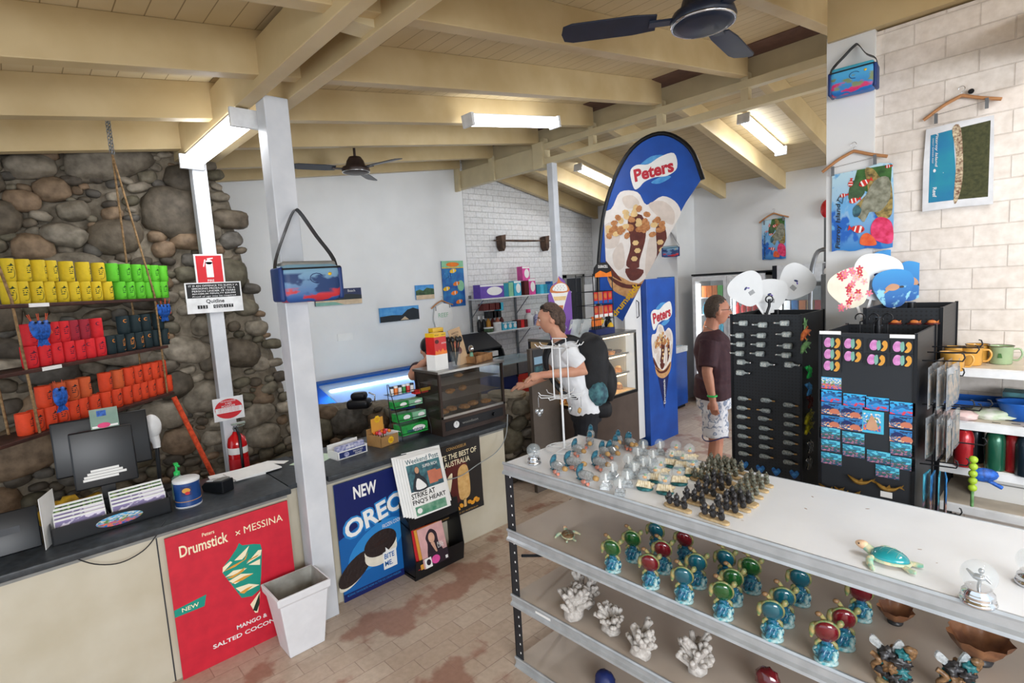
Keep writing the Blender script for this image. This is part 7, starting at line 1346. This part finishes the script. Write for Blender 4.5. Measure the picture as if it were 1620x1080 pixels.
# white coral on the third board
mat('coral_white','c9c5c0',.8,c2='a8a29c',scale=60,bump=.4)
def coral(loc,s,seed,label):
    r=random.Random(seed); f=MB(); f.ico((0,0,.02*s),(.035*s,.028*s,.022*s),'coral_white',2,.4,3,seed=seed)
    for k in range(26):
        a=r.uniform(0,6.28); l=r.uniform(.03,.055)*s; b0=Vector((.02*s*math.cos(a)*r.random(),.016*s*math.sin(a)*r.random(),.02*s+.05*s*r.random())); d=Vector((math.cos(a)*.7,math.sin(a)*.6,.35+.8*r.random())).normalized()
        f.tube([b0,b0+d*l*.5,b0+d*l],[.011*s,.010*s,.008*s],'coral_white',7); f.ico(b0+d*l,.0095*s,'coral_white',1,.3,4,seed=k)
        e=(d+Vector((r.uniform(-1,1),r.uniform(-1,1),.6))).normalized(); f.tube([b0+d*l*.5,b0+d*l*.5+e*l*.5],[.008*s,.007*s],'coral_white',6); f.ico(b0+d*l*.5+e*l*.5,.0085*s,'coral_white',1)
    f.build('coral_piece',None,loc,0,label,'coral')
for k,(px,py,s,l) in enumerate(((908,980,1.55,'tall white coral piece at the left of the third board'),(926,962,1.4,'white coral piece behind the left tall one'),(968,1006,1.25,'slender white coral piece, second from left'),(1014,1042,1.4,'white coral piece in the middle of the third board'),(1103,1066,1.4,'low wide white coral piece at the right of the third board'))): coral(gp(px,py,2),s,k+1,l)
p=gp(958,1092,3); f=MB(); f.ico((0,0,.05),(.05,.045,.05),'dk_blue',3,.2,3); f.ico((.05,0,.03),(.03,.03,.03),'lizard_green',2,.3,3); f.build('blue_ornament',None,p,0,'dark blue and green ornament on the lowest board','figurine')
p=gp(1215,1098,2); p.y=max(p.y,GY0+.05); f=MB(); f.ico((0,0,.05),(.045,.035,.05),'shell_red',3,.2,3); f.build('red_ornament',None,p,0,'dark red ornament at the front of the third board','figurine')
# ================================================================ people
def mskin(n,c,c2): return mat(n,c,.5,var=.05,scale=9,c2=c2,spec=.35)
mskin('skin_a','c58e76','b87c66'); mskin('skin_b','cc9a80','c08870'); mat('hair_brown','3e3028',.7,c2='5a463a',scale=70,bump=.6); mat('hair_grey','55483e',.75,c2='3a302a',scale=80,bump=.6); mat('shirt_maroon','42262e',.8,c2='38202a',scale=30,bump=.2); mat('shirt_white','e2e4e8',.85,var=.03,bump=.2); mat('trousers_black','16181f',.8,bump=.2); mat('pack_black','121419',.7,var=.15,scale=30,bump=.3); mat('sole_white','d8d8d8',.6); mat('eye_white','e8e4e0',.3); mat('lip','a8605a',.5)
m,nt,b,N,L=base_nodes('shorts_print',.85)
tc=N('ShaderNodeTexCoord'); nz=N('ShaderNodeTexNoise'); nz.inputs['Scale'].default_value=13; nz.inputs['Detail'].default_value=2; nz.inputs['Distortion'].default_value=1.5; L(tc.outputs['Object'],nz.inputs['Vector'])
L(ramp(N,L,nz.outputs['Fac'],[(.0,'dfe0e6'),(.52,'dfe0e6'),(.56,'9aa4b8'),(.62,'6f7f9c'),(.66,'dfe0e6'),(1,'e6e6ea')]),b.inputs['Base Color'])
V=Vector
def eloft(f,rings,mt,n=18): # rings: (centre, rx, ry, tangent or None) ellipses stacked along a path; x axis kept sideways
    vs=[];k=len(rings)
    for i,(c,rx,ry) in enumerate(rings):
        c=V(c); t=(V(rings[min(i+1,k-1)][0])-V(rings[max(i-1,0)][0])).normalized(); xa=V((1,0,0)); xa=(xa-t*xa.dot(t)).normalized(); ya=t.cross(xa)
        for j in range(n): a=2*PI*j/n; vs.append(c+xa*math.cos(a)*rx+ya*math.sin(a)*ry)
    fs=[(i*n+j,i*n+(j+1)%n,(i+1)*n+(j+1)%n,(i+1)*n+j) for i in range(k-1) for j in range(n)]
    fs+= [tuple(range(n))[::-1],tuple(range((k-1)*n,k*n))]
    f.add(vs,fs,mt,True)
def fuse(f,name,parent,mt,vox=.0065,sm=4,label=None,disp=0):
    """one continuous skin over the joined forms"""
    me=bpy.data.meshes.new('tmp'); me.from_pydata(f.v,[],f.f); me.update(); ob=bpy.data.objects.new('tmp',me); COL.objects.link(ob)
    md=ob.modifiers.new('r','REMESH'); md.mode='VOXEL'; md.voxel_size=vox; md.use_smooth_shade=True; md=ob.modifiers.new('s','SMOOTH'); md.iterations=sm; md.factor=.5
    dg=bpy.context.evaluated_depsgraph_get(); dg.update(); nm=bpy.data.meshes.new_from_object(ob.evaluated_get(dg)); bpy.data.objects.remove(ob); bpy.data.meshes.remove(me)
    if disp:
        nm.update(); ns=[v.normal.copy() for v in nm.vertices]
        for v,q in zip(nm.vertices,ns): p=v.co; v.co=p+q*disp*noise.noise(V((p.x*7,p.y*7,p.z*16)))
    nm.materials.clear(); nm.materials.append(MATS[mt]); nm.name=name
    for p in nm.polygons: p.use_smooth=True; p.material_index=0
    o=bpy.data.objects.new(name,nm); COL.objects.link(o); o.parent=parent; tag(o,label); return o
def hand(f,w,d,n,s=1,curl=.5,mt='skin_a',side=1):
    w,d,n=V(w),V(d).normalized(),V(n); n=(n-d*n.dot(d)).normalized(); sd=d.cross(n)*side
    f.tube([w-d*.02,w+d*.02*s,w+d*.05*s,w+d*.085*s],[.026*s,.028*s,.036*s,.034*s],mt,10)
    for k,(o_,ln) in enumerate(((-.028,.065),(-.009,.076),(.010,.072),(.028,.056))):
        b=w+d*.080*s+sd*o_*s; a1=curl*.5; a2=curl*1.4; d1=(d*math.cos(a1)+n*math.sin(a1)); d2=(d*math.cos(a2)+n*math.sin(a2)); p1=b+d1*ln*.5*s; f.tube([b-d*.02*s,b,p1,p1+d2*ln*.5*s],[.010*s,.0098*s,.0088*s,.0075*s],mt,8)
    b=w+d*.03*s-sd*.028*s; t=(d*.75-sd*.6+n*.25).normalized(); f.tube([b,b+t*.035*s,b+(t+d*.5).normalized()*.065*s],[.013*s,.0115*s,.009*s],mt,8)
def headshape(f,c,yaw,pitch,mt,s=1):
    E=Matrix.Translation(c)@Matrix.Rotation(yaw,4,'Z')@Matrix.Rotation(pitch,4,'X')@Matrix.Scale(s,4); X0=f.X; f.X=E
    def fn(p):
        x,y,z=p.x,p.y,p.z
        if z<0: x*=1+.32*z; y=y*(1+.20*z) + (-.12*(-z) if y<0 else .10*z)
        if z<-.35 and y>0: y*=.75
        q=V((x,y,z))
        if y<-.4: q.y+= .07*math.exp(-((abs(x)-.38)**2/.03+(z-.08)**2/.02)); q.y-=.05*math.exp(-((z-.28)**2/.02)) ; q.y-=.10*math.exp(-((x)**2/.05+(z+.82)**2/.04)); q.y-=.05*math.exp(-(x**2/.08+(z+.45)**2/.02))
        return q
    f.ico((0,0,0),(.076,.098,.118),mt,4,fn=fn)
    f.tube([(0,-.092,.018),(0,-.104,-.004),(0,-.114,-.024),(0,-.100,-.034)],[.009,.0115,.0145,.009],mt,10)
    for q in (-1,1): f.ico((q*.012,-.100,-.028),(.009,.009,.008),mt,2); f.ico((q*.077,.008,-.008),(.009,.018,.030),mt,2,rot=(0,0,q*.3))
    f.X=X0; return E
def face(t,E,glasses=False):
    f=MB(); f.X=E
    for q in (-1,1): f.ico((q*.030,-.086,.010),(.012,.008,.0085),'eye_white',2); 
    f.build('eyes',t); f=MB(); f.X=E
    for q in (-1,1): f.ico((q*.030,-.0935,.010),(.0048,.003,.0048),'hair_brown',1); f.tube([(q*.016,-.097,.028),(q*.032,-.094,.033),(q*.048,-.083,.028)],[.003,.004,.002],'hair_brown',6)
    f.build('eyebrows',t); f=MB(); f.X=E; f.tube([(-.024,-.094,-.056),(-.008,-.101,-.053),(.008,-.101,-.053),(.024,-.094,-.056)],[.002,.005,.005,.002],'lip',6); f.tube([(-.02,-.094,-.060),(0,-.100,-.061),(.02,-.094,-.060)],[.002,.005,.002],'lip',6); f.build('lips',t)
    if glasses:
        f=MB(); f.X=E
        for q in (-1,1): f.tube([(q*.032+.021*math.cos(a),-.108,.010+.014*math.sin(a)) for a in [2*PI*k/16 for k in range(16)]],.0018,'black_plastic',5,closed=True); f.tube([(q*.053,-.106,.014),(q*.076,-.06,.012),(q*.079,.012,.008)],.002,'black_plastic',5)
        f.tube([(-.011,-.109,.012),(.011,-.109,.012)],.002,'black_plastic',5); f.build('glasses',t)
def haircap(t,E,mt,long=False,name='hair'):
    f=MB(); f.X=E
    def fn(p):
        q=p.copy(); lo=-.05 if not long else -.2
        if q.y<-.05 and q.z<.50: q=q*.84
        elif q.y<.25 and q.z<-.15: q=q*.84
        elif q.z<-.62: q=q*.82
        if q.y<-.55 and q.z<.62: q*=.86
        return q*(1+.03*noise.noise(p*6))
    f.ico((0,.010,.014),(.083,.100,.120),mt,4,fn=fn)
    if long:
        f.ico((0,.075,-.06),(.055,.032,.085),mt,3,.12,5); f.ico((0,.080,.0),(.070,.045,.08),mt,3,.1,5)
    f.build(name,t)
def torso(f,P,mt,g=0,K=1):
    """P: pelvis, waist, chest, top, neck positions"""
    pe,wa,ch,tp=[V(P[k]) for k in ('pelvis','waist','chest','top')]
    eloft(f,[(c_,a_*K,b_*K) for c_,a_,b_ in [(pe-V((0,0,.06)),.15+g,.11+g),(pe,.165+g,.12+g),(wa,.150+g,.112+g),(wa.lerp(ch,.5),.165+g,.122+g),(ch,.18+g,.128+g),(ch.lerp(tp,.6),.185+g,.112+g),(tp,.135+g,.085+g),(tp+(tp-ch)*.22,.07+g*.6,.06+g*.6)]],mt)
def limb(f,a,b_,c,r,mt):
    a,b_,c=V(a),V(b_),V(c); f.tube([a,a.lerp(b_,.3),a.lerp(b_,.75),b_,b_.lerp(c,.25),b_.lerp(c,.7),c],[r[0],r[0]*1.02,r[1]*1.08,r[1],r[1]*1.02,r[2]*1.15,r[2]],mt,12)
# --- man in the maroon shirt: profile to the right
mloc=(-2.21,4.47,0); MR=R(114); t=root('person',mloc,MR,'man in glasses, maroon shirt and patterned white shorts standing in profile','person')
P=dict(pelvis=(0,.0,.95),waist=(0,-.015,1.10),chest=(0,.0,1.30),top=(0,.02,1.45))
f=MB(); torso(f,P,'skin_a',-.012,1.1); hc=V((0,-.04,1.655)); E1=headshape(f,hc,R(18),R(3),'skin_a',1.04)
f.tube([(0,.025,1.44),(0,.01,1.52),(0,-.010,1.60)],[.065,.058,.056],'skin_a',14)
for q,el,wr in ((-1,(-.262,.04,1.16),(-.262,.0,.92)),(1,(.235,.03,1.16),(.245,-.06,.93))):
    limb(f,(q*.19,.02,1.41),el,wr,(.062,.043,.029),'skin_a'); hand(f,wr,(0,-.12,-1),(-q*.9,-.3,0),1.0,.55,'skin_a',-q)
    limb(f,(q*.09,0,.90),(q*.10,-.015,.50),(q*.105,.03,.09),(.092,.060,.040),'skin_a'); f.tube([(q*.105,.03,.10),(q*.107,.0,.055),(q*.112,-.07,.035),(q*.115,-.14,.025)],[.040,.042,.036,.024],'skin_a',10)
body=fuse(f,'body',t,'skin_a',.006,3); face(t,E1,True); haircap(t,E1,'hair_grey')
f=MB(); torso(f,P,'shirt_maroon',.012,1.16)
for q,el in ((-1,V((-.262,.04,1.16))),(1,V((.235,.03,1.16)))): a=V((q*.18,.02,1.41)); f.tube([a,a.lerp(el,.35),a.lerp(el,.85)],[.086,.082,.078],'shirt_maroon',14)
eloft(f,[((0,0,.90),.205,.165),((0,0,.98),.207,.168),((0,0,1.08),.200,.162)],'shirt_maroon'); fuse(f,'shirt',t,'shirt_maroon',.009,3,disp=.012)
f=MB(); eloft(f,[((0,0,.80),.185,.15),((0,0,.93),.19,.152),((0,0,.98),.18,.14)],'shorts_print')
for q in (-1,1): f.tube([(q*.085,0,.90),(q*.095,-.005,.72),(q*.10,-.01,.56)],[.105,.105,.108],'shorts_print',16)
fuse(f,'shorts',t,'shorts_print',.009,2,disp=.014)
for q in (-1,1): f=MB(); f.tube([(q*.10+.108*math.cos(a),-.01+.108*math.sin(a),.555+.02*math.sin(a*2)) for a in [2*PI*k/24 for k in range(24)]],.005,'dk_blue',6,closed=True); f.build('shorts_hem',t)
f=MB(); f.tube([(-.262+.034*math.cos(a),.003+.034*math.sin(a),.955) for a in [2*PI*k/20 for k in range(20)]],.009,'green_plastic',8,closed=True); f.build('wristband',t,label='bright green wristband')
f=MB(); f.tube([(.062*math.cos(a),.01+.062*math.sin(a),1.50-.03*math.sin(-a)) for a in [2*PI*k/20 for k in range(20)]],.003,'chrome',6,closed=True); f.build('necklace',t)
for q in (-1,1): f=MB(); f.box((q*.112,-.05,.008),(.10,.27,.016),'trousers_black'); f.tube([(q*.08,-.06,.02),(q*.112,-.08,.065),(q*.145,-.06,.02)],.008,'trousers_black',6); f.build('sandal',t)
# --- man with the backpack: profile to the left, reaching
hl=V((-2.84,3.40,0)); HR=R(-43); t=root('person',hl,HR,'man in white t-shirt with black backpack reaching over the stone ledge','person')
IM=(Matrix.Translation(hl)@Matrix.Rotation(HR,4,'Z')).inverted()
def LP(px,py,D): return IM@atD(px,py,D)
P=dict(pelvis=(0,.03,.99),waist=(0,-.02,1.13),chest=(0,-.10,1.32),top=(0,-.13,1.48))
f=MB(); torso(f,P,'skin_b',-.012); hc=V((0,-.225,1.69)); E2=headshape(f,hc,R(-4),R(10),'skin_b',1.02)
f.tube([(0,-.13,1.46),(0,-.17,1.55),(0,-.195,1.62)],[.066,.058,.056],'skin_b',14)
sh=V((.175,-.12,1.44)); el=LP(924,586,4.24); wr=LP(856,593,4.16); fi=LP(815,604,4.12)
limb(f,sh,el,wr,(.056,.044,.029),'skin_b'); hand(f,wr,fi-wr,(0,0,-1),1.0,.5,'skin_b',1)
sr=V((-.175,-.12,1.44)); elr=V((-.22,-.24,1.20)); wrr=V((-.15,-.45,1.12)); limb(f,sr,elr,wrr,(.056,.044,.029),'skin_b'); hand(f,wrr,(0.1,-1,-.1),(0,0,-1),1.0,.5,'skin_b',-1)
for q in (-1,1): limb(f,(q*.09,.03,.95),(q*.10,.01,.50),(q*.105,.06,.09),(.08,.055,.038),'skin_b')
fuse(f,'body',t,'skin_b',.006,3); face(t,E2); haircap(t,E2,'hair_brown',True)
f=MB(); torso(f,P,'shirt_white',.012)
for a,b_ in ((sh,el),(sr,elr)): f.tube([a-V((.01 if a.x>0 else -.01,0,0)),a.lerp(b_,.35),a.lerp(b_,.72)],[.076,.072,.070],'shirt_white',14)
eloft(f,[((0,.03,.90),.185,.14),((0,.02,1.0),.182,.14),((0,-.01,1.1),.172,.134)],'shirt_white'); fuse(f,'tshirt',t,'shirt_white',.009,3,disp=.012)
f=MB(); eloft(f,[((0,.03,.82),.165,.13),((0,.03,.96),.17,.132)],'trousers_black')
for q in (-1,1): f.tube([(q*.088,.03,.92),(q*.10,.01,.52),(q*.105,.05,.12)],[.098,.078,.070],'trousers_black',14)
fuse(f,'trousers',t,'trousers_black',.009,2,disp=.012)
for q in (-1,1): f=MB(); f.rbox((q*.107,.0,.045),(.10,.29,.085),'trousers_black',.035); f.box((q*.107,.0,.010),(.10,.29,.02),'sole_white'); f.build('shoe',t)
f=MB(); f.tube([wr.lerp(el,.10)+V((.0,.030*math.cos(a),.033*math.sin(a))) for a in [2*PI*k/16 for k in range(16)]],.007,'black_plastic',6,closed=True); f.build('watch',t)
f=MB(); f.X=E2
for q in (-1,1): f.ico((q*.033,-.045,.113),(.026,.018,.009),'black_metal',2,rot=(.5,0,0)); f.tube([(q*.06,-.04,.10),(q*.082,.03,.05)],.003,'black_metal',5)
f.tube([(-.012,-.052,.113),(.012,-.052,.113)],.003,'chrome',5); f.build('sunglasses',t,label='dark sunglasses pushed up on the hair')
pk=root('backpack',IM.inverted()@V((0,.10,1.02)),HR,'large black backpack worn by the man in the white t-shirt','bag')
f=MB(); f.ico((0,0,.23),(.165,.14,.30),'pack_black',4,.10,2.2,fn=lambda p:V((math.copysign(abs(p.x)**.7,p.x),math.copysign(abs(p.y)**.8,p.y),math.copysign(abs(p.z)**.75,p.z)))); f.build('main_pocket',pk)
f=MB(); f.ico((0,.12,.12),(.13,.08,.17),'pack_black',3,.12,3); f.build('front_pocket',pk)
for q in (-1,1):
    f=MB(); f.ico((q*.15,.02,.05),(.05,.08,.10),'ink_teal' if q>0 else 'pack_black',3,.2,5); f.build('side_pocket',pk)
    f=MB(); pts=curve([(q*.09,-.06,.46),(q*.115,-.19,.505),(q*.125,-.355,.42),(q*.13,-.375,.25),(q*.14,-.27,.08),(q*.15,-.08,.0)],5); f.tube(pts,.016,'pack_black',8); f.build('shoulder_strap',pk)
f=MB(); f.rbox((.0,.06,-.10),(.26,.16,.14),'pack_black',.05); f.build('waist_bag',pk)
# --- person bending behind the pie warmer
hl=V((-4.12,2.80,0)); t=root('person',hl,R(75),'person in black cap and dark top bending behind the pie warmer, hand on forehead','person'); IM=(Matrix.Translation(hl)@Matrix.Rotation(R(75),4,'Z')).inverted()
hc=LP(679,554,4.72); P=dict(pelvis=(0,.05,.92),waist=(0,.01,1.05),chest=(0,-.03,1.20),top=tuple(V((0,-.05,1.33))))
f=MB(); torso(f,P,'skin_b',-.02); E3=headshape(f,hc,R(0),R(25),'skin_b',.92); f.tube([V((0,-.05,1.32)),V((0,-.06,1.37)).lerp(hc,.3),hc+V((0,.01,-.07))],[.055,.05,.048],'skin_b',12)
el=LP(653,594,4.60); wr=LP(672,572,4.55); sh=V((-.15,-.03,1.28)); limb(f,sh,el,wr,(.050,.044,.032),'skin_b'); hand(f,wr,LP(688,558,4.55)-wr,(0,.6,-.6),.9,.5,'skin_b',1)
limb(f,(.15,-.03,1.28),(.2,-.08,1.08),(.12,-.20,1.05),(.048,.038,.026),'skin_b')
hand(f,(.12,-.20,1.05),(-.2,-1,-.3),(0,0,-1),.9,.4,'skin_b',-1)
for q in (-1,1): limb(f,(q*.08,.05,.90),(q*.09,.02,.48),(q*.09,.05,.08),(.07,.05,.035),'skin_b')
fuse(f,'body',t,'skin_b',.007,3); face(t,E3)
f=MB(); f.X=E3; f.ico((0,.01,.03),(.084,.104,.105),'black_plastic',3,fn=lambda p:V((p.x,p.y,max(p.z,-.15)))); f.prism(smooth_closed([(-.07,-.07),(-.055,-.15),(0,-.17),(.055,-.15),(.07,-.07)],4),.035,.045,'black_plastic','xy'); f.build('cap',t); 
mat('top_dark','3a2430',.8,c2='1c1c28',scale=30)
f=MB(); torso(f,P,'top_dark',.008); f.tube([sh,sh.lerp(el,.22)],[.066,.06],'top_dark',12); f.tube([(.15,-.03,1.28),(.18,-.09,1.17)],[.066,.06],'top_dark',12); fuse(f,'shirt',t,'top_dark',.009,3,disp=.01)
f=MB(); eloft(f,[((0,.05,.78),.15,.12),((0,.05,.95),.155,.12)],'trousers_black')
for q in (-1,1): f.tube([(q*.08,.05,.88),(q*.09,.02,.5),(q*.09,.05,.1)],[.09,.07,.06],'trousers_black',12)
fuse(f,'trousers',t,'trousers_black',.009,2)
for q in (-1,1): f=MB(); f.rbox((q*.09,.0,.04),(.09,.25,.08),'trousers_black',.03); f.build('shoe',t)
